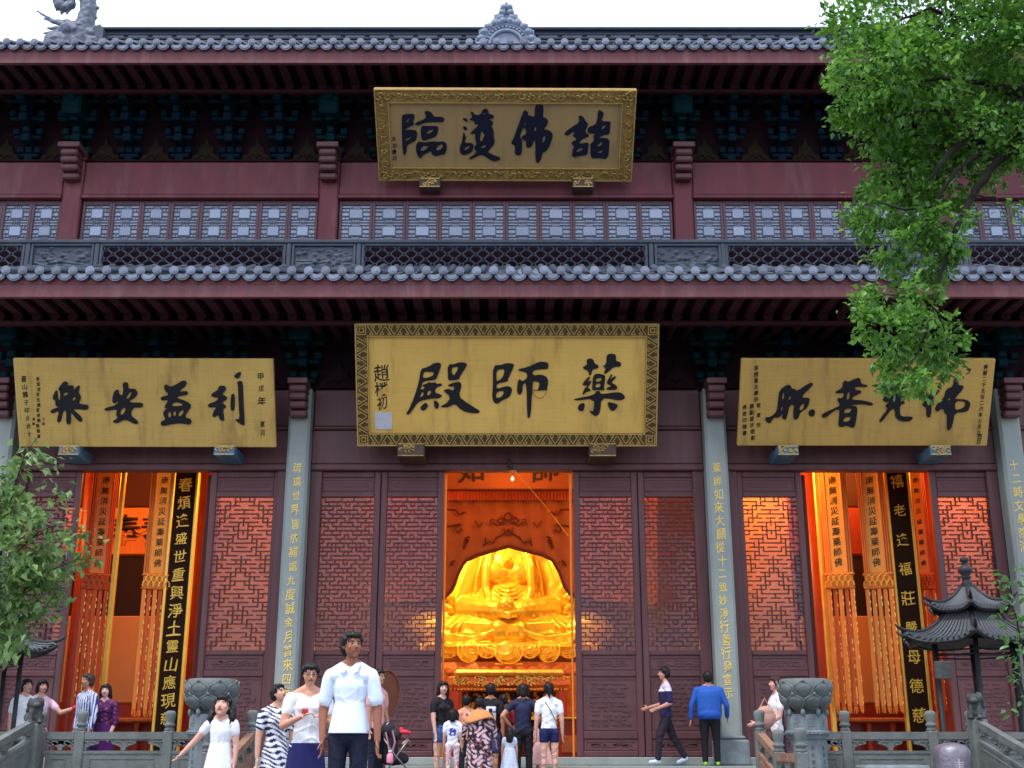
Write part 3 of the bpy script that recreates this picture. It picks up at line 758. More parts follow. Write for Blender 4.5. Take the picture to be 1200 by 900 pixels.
class Board:
    def __init__(s, c, Yb): s.c, s.ex, s.ez, s.n, s.w, s.h = board_plane(c, Yb)
    def loc(s, u, v):                       # photo point -> board coordinates
        r = ray(u, v); O = Vector((0,0,CZ)); t = (s.c-O).dot(s.n)/r.dot(s.n); p = O+r*t-s.c
        return (p.dot(s.ex), p.dot(s.ez))
    def mat(s): return Matrix(((s.ex.x, s.n.x, s.ez.x, 0), (s.ex.y, s.n.y, s.ez.y, 0), (s.ex.z, s.n.z, s.ez.z, 0), (0,0,0,1)))
    def place(s, me, name, root, off=(0,0,0), sc=(1,1,1)):
        o = bpy.data.objects.new(name, me); COL.objects.link(o); o.parent = root; o.location = off; o.scale = sc; WLOC[o.name] = Vector((0,0,0)); return o
def sign(c, Yb, face, label, frame, strokes, region, ink, small):
    B = Board(c, Yb)
    root = thing('sign_board', B.c, label, 'sign board', 'gilt sign boards on the hall front')
    root.rotation_euler = B.mat().to_euler()
    fw = .0
    bd = MB(); bd.cbox(-B.w/2, B.w/2, 0, .09, -B.h/2, B.h/2, .012)
    B.place(bd.mesh('board', face), 'board', root)
    if frame:
        fw = frame[0]; fm = MB(); y0 = -.05
        for a in ((-B.w/2, B.w/2, B.h/2-fw, B.h/2), (-B.w/2, B.w/2, -B.h/2, -B.h/2+fw)): fm.box(a[0], a[1], y0+.02, -.001, a[2], a[3])
        for s in (-1, 1): fm.box(s*B.w/2, s*(B.w/2-fw), y0+.0202, -.0012, -B.h/2+fw+.001, B.h/2-fw-.001)
        fr = B.place(fm.mesh('frame', frame[1]), 'frame', root)
        ed = MB(); r = .022
        for q, w_ in ((0, r), (fw-.02, .018)):
            X, Z = B.w/2-q, B.h/2-q
            ed.box(-X, X, y0-.01, y0+.03, Z-w_, Z); ed.box(-X, X, y0-.01, y0+.03, -Z, -Z+w_)
            ed.box(-X, -X+w_, y0-.0102, y0+.03, -Z+w_+.001, Z-w_-.001); ed.box(X-w_, X, y0-.0102, y0+.03, -Z+w_+.001, Z-w_-.001)
        e = B.place(ed.mesh('edging', M['fret']), 'edging', fr)
        cv = MB()
        if frame[2] == 'fret':                       # diagonal key fret in raised strips
            def cell(cx_, cz_, L, flip, hor):
                t = .013
                def bar(a, b):
                    a, b = Vector((a[0], 0, a[1])), Vector((b[0], 0, b[1]))
                    if not hor: a, b = Vector((a.z, 0, a.x)), Vector((b.z, 0, b.x))
                    d = (b-a).normalized()*t; pz = Vector((d.z, 0, -d.x))
                    q = [a-pz*.5, b-pz*.5, b+pz*.5, a+pz*.5]; o = Vector((cx_, 0, cz_))
                    vs = [(p+o+Vector((0, y0, 0)))[:] for p in q]+[(p+o+Vector((0, y0+.021, 0)))[:] for p in q]
                    cv.add(vs, [(0,1,2,3),(0,4,5,1),(1,5,6,2),(2,6,7,3),(3,7,4,0)])
                k = L/2; s = flip
                bar((-k, -s*k*.9), (k*.2, s*k*.9)); bar((-k*.35, -s*k*.9), (k*.85, s*k*.9)); bar((k*.2, s*k*.9), (-k*.55, s*k*.9)); bar((-k*.55, s*k*.9), (-k*.15, s*k*.25))
                bar((-k*.35, -s*k*.9), (k*.55, -s*k*.9)); bar((k*.55, -s*k*.9), (k*.2, -s*k*.3))
            mid = fw/2; L = fw-.06
            nH = round((B.w-2*fw)/(L*.92)); nV = round((B.h-2*fw)/(L*.92))
            for s in (-1, 1):
                for i in range(nH): cell(-B.w/2+fw+(B.w-2*fw)*(i+.5)/nH, s*(B.h/2-mid), L, 1 if i % 2 else -1, True)
                for i in range(nV): cell(s*(B.w/2-mid), -B.h/2+fw+(B.h-2*fw)*(i+.5)/nV, L, 1 if i % 2 else -1, False)
                for s2 in (-1, 1):
                    for q in (.085, .045):
                        X, Z = s*(B.w/2-mid), s2*(B.h/2-mid)
                        for (a0, a1, b0, b1) in ((-q, q, q-.014, q), (-q, q, -q, -q+.014), (-q, -q+.014, -q+.015, q-.015), (q-.014, q, -q+.015, q-.015)): cv.box(X+a0, X+a1, y0-.001, y0+.021, Z+b0, Z+b1)
        else:                                        # dragons and clouds in relief: curling tubes and knobs
            rg = random.Random(3)
            def curl(x, z, R_, s, tv):
                pts = []
                for q in range(15):
                    a = q/14*5.2; rr = R_*(1-q/18)
                    pts.append((x+s*math.cos(a)*rr, y0-.012-.02*math.sin(q/14*3.1), z+tv*math.sin(a)*rr))
                cv.tube(pts, [.020-.0008*q for q in range(15)], 5)
            per = 2*(B.w+B.h); n = int(per/.135)
            for i in range(n):
                d = per*i/n+rg.uniform(-.03,.03)
                if d < B.w: x, z = -B.w/2+d, B.h/2-fw/2
                elif d < B.w+B.h: x, z = B.w/2-fw/2, B.h/2-(d-B.w)
                elif d < 2*B.w+B.h: x, z = B.w/2-(d-B.w-B.h), -B.h/2+fw/2
                else: x, z = -B.w/2+fw/2, -B.h/2+(d-2*B.w-B.h)
                x = min(max(x, -B.w/2+.09), B.w/2-.09); z = min(max(z, -B.h/2+.09), B.h/2-.09)
                curl(x+rg.uniform(-.02,.02), z+rg.uniform(-.025,.025), rg.uniform(.05,.085), rg.choice((-1,1)), rg.choice((-1,1)))
                cv.lathe([(0,-.03),(.03,-.012),(.03,.012),(0,.03)], (x+rg.uniform(-.06,.06), y0-.005, z+rg.uniform(-.06,.06)), 6)
        B.place(cv.mesh('carving', M['fret'] if frame[2] == 'fret' else M['goldframe']), 'carving', fr)
    for (o, sc_, loops_list) in strokes:
        loops = [[B.loc(o[0]+x/sc_, o[1]+y/sc_) for x, y in lp] for lp in loops_list]
        me = brush_mesh(loops, ink, .009)
        n = len(me.vertices); co = np.empty(n*3); me.vertices.foreach_get('co', co); co = co.reshape(-1,3)
        me.vertices.foreach_set('co', np.stack([co[:,0], -co[:,2]-.009, co[:,1]], 1).ravel()); me.update()
        B.place(me, 'character', root)
    for ch, u, v, s in small:                        # small signature characters
        x, z = B.loc(u, v); B.place(char_mesh(ch, ink), 'small_character', root, (x, -.004, z), (s*random.uniform(.75,1.0), .05, s))
    return B, root
A1 = ((455,110), 8); A2 = ((590,110), 8)
lin_ = [[(130,195),(175,188),(235,185),(248,205),(245,235),(228,255),(245,285),(215,300),(175,320),(150,345),(175,335),(225,335),(270,345),(270,400),(255,440),(215,455),(170,490),(175,530),(160,570),(145,570),(135,520),(130,440),(128,340),(128,250)],
 [(165,265),(195,225),(202,235),(182,268)],[(150,432),(205,402),(216,412),(170,440)],
 [(335,165),(370,158),(410,175),(425,215),(490,213),(525,225),(525,250),(505,265),(440,262),(330,270),(290,295),(250,288),(255,268),(345,235),(355,200)],
 [(310,295),(350,300),(400,298),(460,300),(470,320),(465,370),(440,405),(380,420),(345,438),(315,430),(305,370)],[(356,368),(385,338),(425,332),(412,356),(375,374)],
 [(270,455),(300,445),(330,455),(400,447),(425,442),(460,450),(520,442),(550,470),(548,520),(530,565),(490,570),(440,585),(410,565),(400,530),(350,560),(320,575),(305,605),(285,595),(265,550),(258,495)],[(303,532),(315,495),(350,485),(380,485),(365,505),(330,532)],[(448,527),(460,490),(500,468),(517,480),(500,515),(470,527)]]
hu_ = [[(693,228),(720,225),(748,240),(740,262),(720,255)],[(700,300),(725,305),(742,325),(735,340),(708,338)],
 [(705,355),(715,375),(733,410),(715,445),(735,460),(780,458),(803,480),(795,520),(775,550),(715,575),(680,560),(668,520),(675,480),(692,450),(697,400)],[(710,527),(730,495),(767,486),(757,507),(725,527)],
 [(770,170),(790,165),(815,200),(865,195),(885,145),(910,135),(935,150),(945,190),(985,195),(992,220),(970,235),(930,238),(975,250),(985,280),(965,305),(985,330),(990,380),(990,415),(1000,440),(990,475),(950,520),(930,545),(985,570),(1050,595),(1050,615),(1010,630),(965,625),(920,590),(870,565),(830,585),(790,605),(755,612),(760,600),(835,545),(810,520),(808,490),(830,470),(815,430),(818,370),(790,372),(770,375),(775,360),(850,290),(830,280),(815,290),(805,250),(775,248),(762,235),(790,215)],
 [(860,442),(865,370),(880,343),(890,370),(907,380),(890,412),(880,442)],[(868,507),(885,485),(922,473),(912,497),(880,510)],[(886,192),(905,170),(912,180),(898,194)]]
fo_ = [[(185,165),(205,150),(230,170),(232,205),(250,200),(275,215),(300,200),(290,190),(298,110),(325,95),(360,100),(378,120),(370,220),(400,225),(420,250),(410,290),(375,335),(420,335),(460,365),(460,400),(440,470),(400,540),(365,545),(358,600),(325,655),(298,620),(300,440),(285,430),(270,490),(240,505),(215,500),(210,435),(175,425),(170,395),(210,380),(215,350),(190,300),(150,400),(175,430),(175,530),(165,570),(130,575),(105,560),(110,480),(85,475),(70,460),(90,425),(130,320)],
 [(284,347),(295,310),(312,310),(300,347)],[(364,462),(370,400),(397,388),(385,442)],[(194,292),(205,263),(212,275),(200,297)]]
zhu_ = [[(700,210),(725,200),(755,220),(770,260),(795,275),(785,310),(770,330),(770,365),(800,380),(800,400),(740,420),(700,470),(770,455),(800,460),(795,490),(790,560),(770,575),(700,580),(660,595),(640,575),(650,520),(665,480),(640,475),(640,450),(690,425),(670,405),(650,395),(660,370),(690,350),(640,360),(605,390),(575,385),(575,360),(640,310),(715,265)],[(678,542),(700,513),(747,503),(737,527),(700,544)],
 [(885,160),(905,150),(940,175),(935,210),(915,255),(1000,255),(1005,270),(995,370),(985,380),(930,385),(890,415),(960,410),(995,430),(990,500),(985,580),(955,612),(920,600),(870,600),(830,605),(815,570),(815,500),(812,470),(850,440),(840,400),(860,370),(804,370),(790,358),(790,312),(860,290),(880,240)],[(918,332),(930,300),(952,288),(957,300),(935,327)],[(878,492),(900,460),(932,448),(922,475),(890,494)],[(878,552),(900,533),(932,528),(920,550)]]
A3 = ((430,410), 8); A4 = ((560,405), 6.6667)
dian_ = [[(505,175),(560,165),(635,120),(690,120),(697,150),(655,265),(640,280),(525,292),(515,340),(500,370),(530,370),(545,345),(525,345),(525,325),(560,315),(580,300),(620,310),(640,297),(650,320),(700,312),(705,335),(650,350),(635,400),(690,415),(705,430),(680,455),(600,455),(490,480),(450,530),(400,600),(380,607),(368,595),(395,555),(445,440),(490,290)],
 [(523,270),(530,215),(545,203),(622,206),(627,225),(610,247)],[(563,432),(570,383),(602,378),(597,412)],[(498,442),(510,400),(531,393),(531,422),(510,442)],
 [(500,535),(545,490),(575,515),(565,545),(530,572),(505,560)],[(625,475),(650,475),(680,505),(668,555),(635,545)],
 [(755,140),(830,130),(860,115),(930,120),(940,140),(895,215),(870,250),(870,275),(800,285),(762,282),(760,250)],[(793,207),(800,163),(862,156),(842,200),(820,237),(805,232)],
 [(755,330),(790,315),(830,300),(870,298),(885,320),(885,345),(860,435),(930,490),(1000,535),(1060,570),(1050,592),(980,592),(890,570),(825,500),(770,535),(695,540),(700,520),(750,500),(785,440),(720,385),(725,370),(775,365),(810,385),(820,340),(780,345)]]
shi_ = [[(118,155),(185,150),(220,135),(275,140),(285,155),(235,260),(235,280),(147,295),(145,340),(215,315),(255,320),(270,345),(250,400),(190,425),(145,460),(110,420),(118,300)],[(145,277),(145,195),(175,183),(212,183),(197,245),(165,272)],[(143,412),(143,370),(170,353),(207,353),(192,397)],
 [(305,185),(400,165),(480,122),(545,130),(553,150),(545,185),(480,183),(420,200),(435,235),(490,222),(550,250),(545,330),(520,395),(480,415),(450,395),(425,360),(425,340),(465,355),(480,310),(480,285),(432,275),(428,300),(412,555),(395,565),(385,555),(380,290),(350,300),(350,360),(330,385),(310,375),(305,340),(315,265),(335,265),(345,280),(385,255),(385,210),(340,200)]]
yao_ = [[(848,110),(875,97),(905,110),(910,140),(945,155),(935,178),(895,185),(885,225),(870,235),(865,200),(825,180),(820,165),(855,150)],[(1005,65),(1065,62),(1080,80),(1078,120),(1110,125),(1122,145),(1110,165),(1060,165),(1020,205),(990,222),(985,215),(1000,170),(970,162),(1003,145)],
 [(865,240),(880,245),(850,290),(880,270),(888,282),(855,330),(878,338),(883,352),(840,365),(825,385),(818,375),(830,340),(860,310),(820,310),(818,295)],
 [(900,235),(930,215),(990,228),(996,245),(985,330),(990,352),(960,345),(900,348),(892,340),(895,290)],[(918,282),(925,256),(967,250),(962,277)],[(916,327),(920,300),(957,293),(957,324)],
 [(1040,222),(1055,228),(1020,270),(1070,235),(1082,245),(1040,290),(1060,295),(1090,320),(1085,345),(1004,345),(1004,330),(1050,315),(1010,300),(1006,285)],
 [(750,415),(910,385),(925,352),(955,357),(960,380),(1080,362),(1125,368),(1152,400),(1140,420),(1090,428),(1040,415),(965,410),(955,520),(935,545),(910,550),(872,515),(880,508),(905,515),(910,410),(760,430)],[(800,450),(838,450),(830,495),(815,513),(785,505),(780,480)],[(1005,435),(1090,455),(1090,480),(1060,512),(1030,500)]]
A5 = ((15,420), 7.2727); A6 = ((165,420), 7.2727); A7 = ((865,420), 7.2727); A8 = ((1000,420), 7.2727)
le_ = [[(440,190),(475,205),(470,235),(500,225),(520,235),(520,270),(560,225),(575,240),(560,290),(582,320),(580,350),(560,385),(600,390),(640,395),(650,420),(630,440),(560,430),(510,435),(560,470),(590,505),(595,535),(570,540),(530,500),(495,450),(498,540),(490,562),(455,555),(460,440),(430,450),(412,540),(385,545),(378,520),(400,440),(340,470),(322,455),(330,435),(400,410),(365,405),(365,355),(340,345),(345,315),(370,265),(385,285),(385,330),(400,370),(410,290),(390,265),(395,245)],[(428,322),(440,293),(477,288),(467,307)],[(508,362),(515,333),(542,328),(532,352)]]
an_ = [[(935,215),(960,198),(985,210),(985,260),(1040,255),(1068,290),(1050,330),(990,365),(1010,375),(1100,375),(1115,395),(1100,420),(1030,415),(1000,480),(1070,535),(1070,555),(1040,560),(960,515),(900,550),(860,548),(855,530),(900,505),(880,480),(895,430),(800,448),(780,435),(790,420),(890,395),(905,345),(885,380),(850,380),(850,330),(870,270),(905,265),(905,300),(935,320),(945,260)],[(913,472),(935,423),(967,418),(952,462),(930,482)],[(958,352),(1000,283),(1017,290),(997,332)]]
yi_ = [[(200,230),(215,218),(245,240),(270,235),(320,210),(360,185),(390,195),(390,230),(320,285),(385,275),(405,290),(395,312),(330,320),(300,335),(370,355),(425,385),(428,415),(410,440),(370,500),(430,515),(432,550),(415,565),(340,550),(260,560),(195,575),(170,565),(172,535),(215,520),(190,475),(200,440),(240,420),(205,425),(205,405),(240,350),(195,360),(170,350),(175,325),(245,310),(205,270)],[(233,502),(233,460),(257,453),(262,497)],[(278,492),(276,455),(302,448),(302,482)],[(318,502),(330,453),(367,433),(362,472)],[(258,402),(290,368),(350,383),(362,400),(300,407)]]
li_ = [[(665,235),(695,230),(725,240),(728,270),(690,305),(735,325),(735,350),(690,375),(730,405),(725,420),(700,430),(715,520),(700,535),(670,515),(665,480),(630,500),(608,490),(625,440),(650,415),(590,418),(570,405),(580,385),(640,365),(670,335),(620,330),(598,315),(610,295),(660,265)],[(768,305),(795,300),(803,330),(800,430),(790,448),(765,440)],[(820,200),(845,188),(870,200),(875,330),(885,540),(885,565),(870,572),(810,530),(805,515),(845,520),(835,400),(830,230)],[(790,155),(820,120),(858,110),(850,150),(830,175)]]
zhao_ = [[(350,270),(420,220),(450,230),(455,260),(480,255),(500,280),(610,205),(638,210),(630,235),(530,330),(600,335),(610,350),(590,420),(530,455),(515,500),(495,522),(470,515),(470,430),(480,400),(440,390),(415,500),(400,525),(370,505),(385,465),(345,505),(310,500),(290,520),(275,550),(250,548),(228,520),(235,500),(280,497),(330,450),(340,360)],[(373,352),(378,298),(392,288),(390,342)],[(360,442),(370,408),(380,410),(374,442)],[(428,352),(435,318),(447,318),(447,347)],[(518,437),(530,398),(562,378),(562,412),(540,442)],[(600,450),(630,430),(655,440),(650,485),(620,498),(600,480)]]
pu_ = [[(890,210),(910,185),(940,200),(975,180),(1040,160),(1045,215),(1100,225),(1100,243),(1040,240),(990,245),(1000,270),(1050,270),(1045,295),(985,320),(960,350),(1060,355),(1155,380),(1140,403),(1040,385),(900,410),(990,400),(1018,420),(1005,520),(990,590),(960,588),(920,570),(880,585),(850,575),(860,500),(865,430),(820,440),(750,500),(720,505),(708,485),(730,465),(830,420),(870,400),(845,355),(850,335),(890,340),(905,290),(840,298),(822,285),(890,250)],[(898,467),(910,428),(967,423),(957,462)],[(893,542),(900,503),(962,493),(952,532)],[(923,352),(930,288),(952,283),(947,347)]]
guang_ = [[(360,220),(390,225),(395,290),(470,300),(410,350),(435,365),(435,385),(395,395),(395,470),(410,495),(500,493),(505,510),(480,535),(400,535),(355,500),(355,440),(330,420),(240,540),(222,540),(220,525),(300,420),(275,415),(275,395),(310,375),(290,370),(255,365),(250,340),(270,325),(340,305)]]
fo2_ = [[(720,265),(740,275),(665,345),(662,500),(620,500),(622,415),(588,405),(590,385),(640,310)],[(855,170),(890,165),(890,230),(935,225),(935,260),(870,330),(865,345),(960,348),(998,375),(985,430),(960,455),(860,460),(850,540),(830,600),(795,615),(800,480),(775,468),(770,430),(735,430),(725,455),(695,440),(700,410),(745,345),(770,340),(790,260),(850,240)],[(863,442),(866,363),(930,360),(957,380),(942,422)],[(803,357),(815,328),(830,340),(815,362)]]
sm1 = [(c, 462+(i % 2), 163+i*7.5, .12) for i, c in enumerate('朴初書印')]
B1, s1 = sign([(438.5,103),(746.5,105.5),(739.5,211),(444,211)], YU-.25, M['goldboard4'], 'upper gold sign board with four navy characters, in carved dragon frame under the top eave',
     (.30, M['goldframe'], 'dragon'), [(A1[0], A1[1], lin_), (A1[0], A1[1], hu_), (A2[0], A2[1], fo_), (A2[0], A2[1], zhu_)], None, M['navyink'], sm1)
B2, s2 = sign([(416,379),(772.5,379.5),(769,522),(419,522)], YC-.28, M['goldboard'], 'large gold sign board with three black characters and key fret frame, above middle doors',
     (.235, M['fretbed'], 'fret'), [(A3[0], A3[1], dian_), (A4[0], A4[1], shi_), (A4[0], A4[1], yao_)], None, M['ink'], [('趙',447,437,.33),('樸',447,456,.28),('初',448,472,.27)])
x, z = B2.loc(449.5, 493); q = MB().box(-.16, .16, -.012, -.001, -.16, .16); o = B2.place(q.mesh('seal_patch', M['white_seal']), 'seal_patch', s2, (x, 0, z))
sl = []
for i, c in enumerate('蒼山釋子印月合十'): sl.append((c, 28+i*.9, 444+i*9.2, .125 if i < 3 else .105))
for i, c in enumerate('昔普度眾生離苦得樂敬題書'): sl.append((c, 45+(i % 3)*.6-.6, 444+i*6.1, .078))
for i, c in enumerate('弟子敬獻'): sl.append((c, 39.5+11.5*(i % 2), 491+5.5*(i//2), .06))
for c, v, s in (('甲',441,.15),('戌',455,.13),('年',470,.17),('夏',497,.12),('月',507,.13)): sl.append((c, 305.5+(v-441)*.04, v, s))
B3, s3 = sign([(14.5,420),(319.5,420.5),(324,524.5),(23,523.5)], YC-.28, M['goldboard2'], 'stained gold sign board with four black characters above the left doors',
     None, [(A5[0], A5[1], le_), (A5[0], A5[1], an_), (A6[0], A6[1], yi_), (A6[0], A6[1], li_)], None, M['ink'], sl)
sr = []
for i, c in enumerate('泰國臺北華宗'): sr.append((c, 886.2-i*.05, 431+i*7.4, .105))
for i, c in enumerate('黎章明'): sr.append((c, 889, 475+i*11.5, .10))
for i, c in enumerate('蔡劉慧珍敬獻'): sr.append((c, 881+(i > 3)*1.3, 476+i*7.4, .10))
for i, c in enumerate('佛國四謹書'): sr.append((c, 872.5, 477+i*7.6, .095))
for i, c in enumerate('佛曆二千五百二六年七月立'): sr.append((c, 1155-i*.75, 430+i*7.0, .10))
for c, u, v in (('吉',1148,511),('旦',1147,517)): sr.append((c, u, v, .12))
B4, s4 = sign([(868.5,420.5),(1166.5,420.5),(1157,522.5),(864.5,522.5)], YC-.28, M['goldboard3'], 'brownish gold sign board with four black characters above the right doors, partly behind leaves',
     None, [(A7[0], A7[1], zhao_), (A7[0], A7[1], pu_), (A8[0], A8[1], guang_), (A8[0], A8[1], fo2_)], None, M['ink'], sr)
# the small carved blocks that carry the boards are parts of the hall
def support(u, v0, v1, w_px, Y, face, pat):
    x = WX(u, v0, Y); z1, z0 = WZ(v0, Y), WZ(v1, Y); w = w_px*Y/F/.95/2
    b = part(MB().cbox(x-w, x+w, Y-.06, YD if Y < 23 else YU+.05, z0, z1, .02), 'sign_support', face)
    c = MB(); rg = random.Random(int(u))
    for i in range(9):
        cx_, cz_ = x+rg.uniform(-.7,.7)*w, (z0+z1)/2+rg.uniform(-.25,.25)*(z1-z0)
        c.tube([(cx_+.05*math.cos(a), Y-.068, cz_+.03*math.sin(a)) for a in np.linspace(0, 4.5, 8)], .012, 5)
    c.box(x-w*.95, x+w*.95, Y-.072, Y-.06, z1-.03, z1-.01); c.box(x-w*.95, x+w*.95, Y-.072, Y-.06, z0+.01, z0+.03)
    part(c, 'carving', pat, b)
M['supblue'] = mat('blue_lacquer_block', (.05,.15,.26), .4, .35, 9, .2, 40, dirt=(.30,.22,.08), dscale=7, damt=.9)
M['supbrown'] = mat('brown_lacquer_block', (.07,.035,.022), .45, .35, 9, .2, 40)
for u in (504, 683): support(u, 209.5, 221, 26, YU-.32, M['supbrown'], M['fret'])
for u in (482, 706): support(u, 520, 536, 31, YC-.34, M['supbrown'], M['goldframe'])
for u in (82.5, 264, 922.5, 1100.5): support(u, 522.5, 534.5, 24, YC-.34, M['supblue'], M['fret'])

# ================================================================== SCULPTING BY UNION
class Sculpt:
    """rounded cones and ellipsoids melted into ONE continuous surface (voxel remesh); remembers which primitive each spot came from"""
    def __init__(s): s.p = []
    def cone(s, a, b, ra, rb, t='', side=None, k=(1, 1)):
        s.p.append(('c', Vector(a), Vector(b), ra, rb, t, Vector(side) if side else None, k)); return s
    def ell(s, c, r, t='', rot=None):
        r = (r, r, r) if not isinstance(r, (tuple, list)) else r
        s.p.append(('e', Vector(c), Vector(r), rot, None, t, None, None)); return s
    def path(s, pts, rs, t=''):
        rs = rs if isinstance(rs, (list, tuple)) else [rs]*len(pts)
        for i in range(len(pts)-1): s.cone(pts[i], pts[i+1], rs[i], rs[i+1], t)
        return s
    def frame(s, q):
        a, b = q[1], q[2]; d = (b-a); L = d.length; d = d/L if L > 1e-6 else Vector((0,0,1))
        sd = q[6] if q[6] else (Vector((1,0,0)) if abs(d.x) < .9 else Vector((0,1,0)))
        n1 = (sd-d*sd.dot(d)).normalized(); n2 = d.cross(n1); return d, L, n1, n2
    def raw(s):
        mb = MB()
        for q in s.p:
            if q[0] == 'c':
                d, L, n1, n2 = s.frame(q); ra, rb, (k1, k2) = q[3], q[4], q[7]; n = 12; rings = []
                for i in range(5):
                    a = -math.pi/2+math.pi/2*i/4*.98+.02; rings.append((q[1]+d*ra*math.sin(a), ra*math.cos(a)))
                for i in range(5):
                    a = math.pi/2*i/4*.98; rings.append((q[2]+d*rb*math.sin(a), rb*math.cos(a)))
                vs = [c+n1*math.cos(2*math.pi*j/n)*r*k1+n2*math.sin(2*math.pi*j/n)*r*k2 for c, r in rings for j in range(n)]
                m = len(rings); fs = [(i*n+j, i*n+(j+1) % n, (i+1)*n+(j+1) % n, (i+1)*n+j) for i in range(m-1) for j in range(n)]
                fs += [tuple(range(n-1, -1, -1)), tuple((m-1)*n+j for j in range(n))]; mb.add(vs, fs)
            else:
                n, m = 14, 9; vs = []
                for i in range(m+1):
                    a = -math.pi/2+math.pi*i/m*.985+.02
                    for j in range(n):
                        p = Vector((math.cos(a)*math.cos(2*math.pi*j/n)*q[2].x, math.cos(a)*math.sin(2*math.pi*j/n)*q[2].y, math.sin(a)*q[2].z))
                        if q[3] is not None: p = q[3] @ p
                        vs.append(q[1]+p)
                fs = [(i*n+j, i*n+(j+1) % n, (i+1)*n+(j+1) % n, (i+1)*n+j) for i in range(m) for j in range(n)]
                fs += [tuple(range(n-1, -1, -1)), tuple(m*n+j for j in range(n))]; mb.add(vs, fs)
        return mb
    def mesh(s, name, vox, m, smooth=2, color=None, disp=None):
        me0 = s.raw().mesh('raw'); o = bpy.data.objects.new('raw', me0); COL.objects.link(o)
        md = o.modifiers.new('r', 'REMESH'); md.mode = 'VOXEL'; md.voxel_size = vox
        if smooth: sm = o.modifiers.new('s', 'SMOOTH'); sm.iterations = smooth; sm.factor = .5
        me = bpy.data.meshes.new_from_object(o.evaluated_get(bpy.context.evaluated_depsgraph_get()))
        bpy.data.objects.remove(o); bpy.data.meshes.remove(me0); me.name = name
        n = len(me.vertices); co = np.empty(n*3); me.vertices.foreach_get('co', co); co = co.reshape(-1,3)
        if disp is not None:
            no = np.empty(n*3); me.vertices.foreach_get('normal', no); no = no.reshape(-1,3)
            co = co+no*disp(co)[:, None]; me.vertices.foreach_set('co', co.ravel()); me.update()
        if color is not None:
            best = np.full(n, 1e9); idx = np.zeros(n, int); tt = np.zeros(n)
            for i, q in enumerate(s.p):
                if q[0] == 'c':
                    d, L, n1, n2 = s.frame(q); rel = co-np.array(q[1]); t = np.clip(rel@np.array(d)/max(L, 1e-6), 0, 1)
                    r = q[3]+(q[4]-q[3])*t; v = rel-t[:, None]*L*np.array(d)
                    dist = np.sqrt((v@np.array(n1)/q[7][0])**2+(v@np.array(n2)/q[7][1])**2+(v@np.array(d))**2)-r
                else:
                    v = co-np.array(q[1])
                    if q[3] is not None: v = v@np.array(q[3].to_3x3() if hasattr(q[3], 'to_3x3') else q[3])
                    rr = np.array(q[2]); dist = (np.sqrt(((v/rr)**2).sum(1))-1)*rr.min(); t = np.zeros(n)
                k = dist < best; best[k] = dist[k]; idx[k] = i; tt[k] = t[k]
            tags = np.array([q[5] for q in s.p])[idx]
            cols = color(tags, tt, co)
            setcol(me, cols)
        me.materials.clear(); me.materials.append(m); me.polygons.foreach_set('use_smooth', [True]*len(me.polygons)); me.update(); return me
def setcol(me, cols):
    a = me.color_attributes.new('Col', 'FLOAT_COLOR', 'POINT'); c4 = np.ones((len(cols), 4), np.float32); c4[:, :3] = cols
    a.data.foreach_set('color', c4.ravel())

# ================================================================== INSIDE THE HALL
YB = 28.2
def Bp(u, v, dy=0): return W(u, v, YB+dy)
bs = Sculpt(); k = .0203
def P3(pts, rs, dy): bs.path([Bp(u, v, d) for (u, v), d in zip(pts, dy if isinstance(dy, (list, tuple)) else [dy]*len(pts))], rs)
bs.ell(Bp(596, 615, .2), (.62, .5, .8)); bs.ell(Bp(596, 672, .15), (.85, .55, .75)); bs.ell(Bp(596, 712, .05), (1.0, .75, .62))
bs.cone(Bp(560, 654, .2), Bp(632, 654, .2), .42, .42)                                       # shoulders
for s in (-1, 1):
    c = 596
    bs.cone(Bp(c+s*44, 660, .25), Bp(c+s*62, 712, .05), .44, .46); bs.cone(Bp(c+s*62, 714, .05), Bp(c+s*16, 716, -.75), .40, .24)      # arms in wide sleeves
    bs.ell(Bp(c+s*15, 671, -.32), (.31, .17, .25))
    P3([(c+s*20, 640), (c+s*26, 665), (c+s*27, 690), (c+s*20, 716)], [.09, .11, .10, .08], [-.22, -.42, -.52, -.72])                     # robe edge
    for j in range(4):
        P3([(c+s*(30+j*7.5), 648+j*5), (c+s*(37+j*7), 676+j*3), (c+s*(41+j*6), 708), (c+s*(33+j*5), 722)], [.025,.04,.04,.02], [-.18+.05*j, -.27+.07*j, -.34+.05*j, -.50])
    for j in range(4):
        P3([(c+s*(20+j*9), 710+j*1), (c+s*(30+j*8), 722-j), (c+s*(44+j*6), 722-j*3)], [.03,.045,.03], [-.85+.1*j, -.78+.1*j, -.55+.12*j])
for j in range(7):                                                                            # belly folds
    w = 12+j*2.2; v = 686+j*4.4
    P3([(596-w, v-4), (596-w*.5, v+1.5), (596, v+3), (596+w*.5, v+1.5), (596+w, v-4)], [.016,.028,.032,.028,.016], [-.53, -.68-.01*j, -.72-.015*j, -.68-.01*j, -.55])
bs.ell(Bp(594, 657, -.42), (.12, .07, .12)); bs.ell(Bp(594, 657, -.50), (.06, .04, .06))        # chest emblem
bs.ell(Bp(593, 709, -.95), (.20, .19, .17)); bs.ell(Bp(593, 703, -.97), (.12, .12, .08)); bs.ell(Bp(593, 699.5, -.97), (.05, .05, .05))       # medicine bowl
for s in (-1, 1):
    bs.cone(Bp(596+s*16, 716, -.80), Bp(596+s*3, 719, -.98), .12, .09)
    for j in range(4): P3([(596+s*9, 717+j*1.3), (596-s*1, 719+j*1.4), (596-s*8, 717+j*1.5)], [.055,.05,.035], [-1.02, -1.08, -1.0])
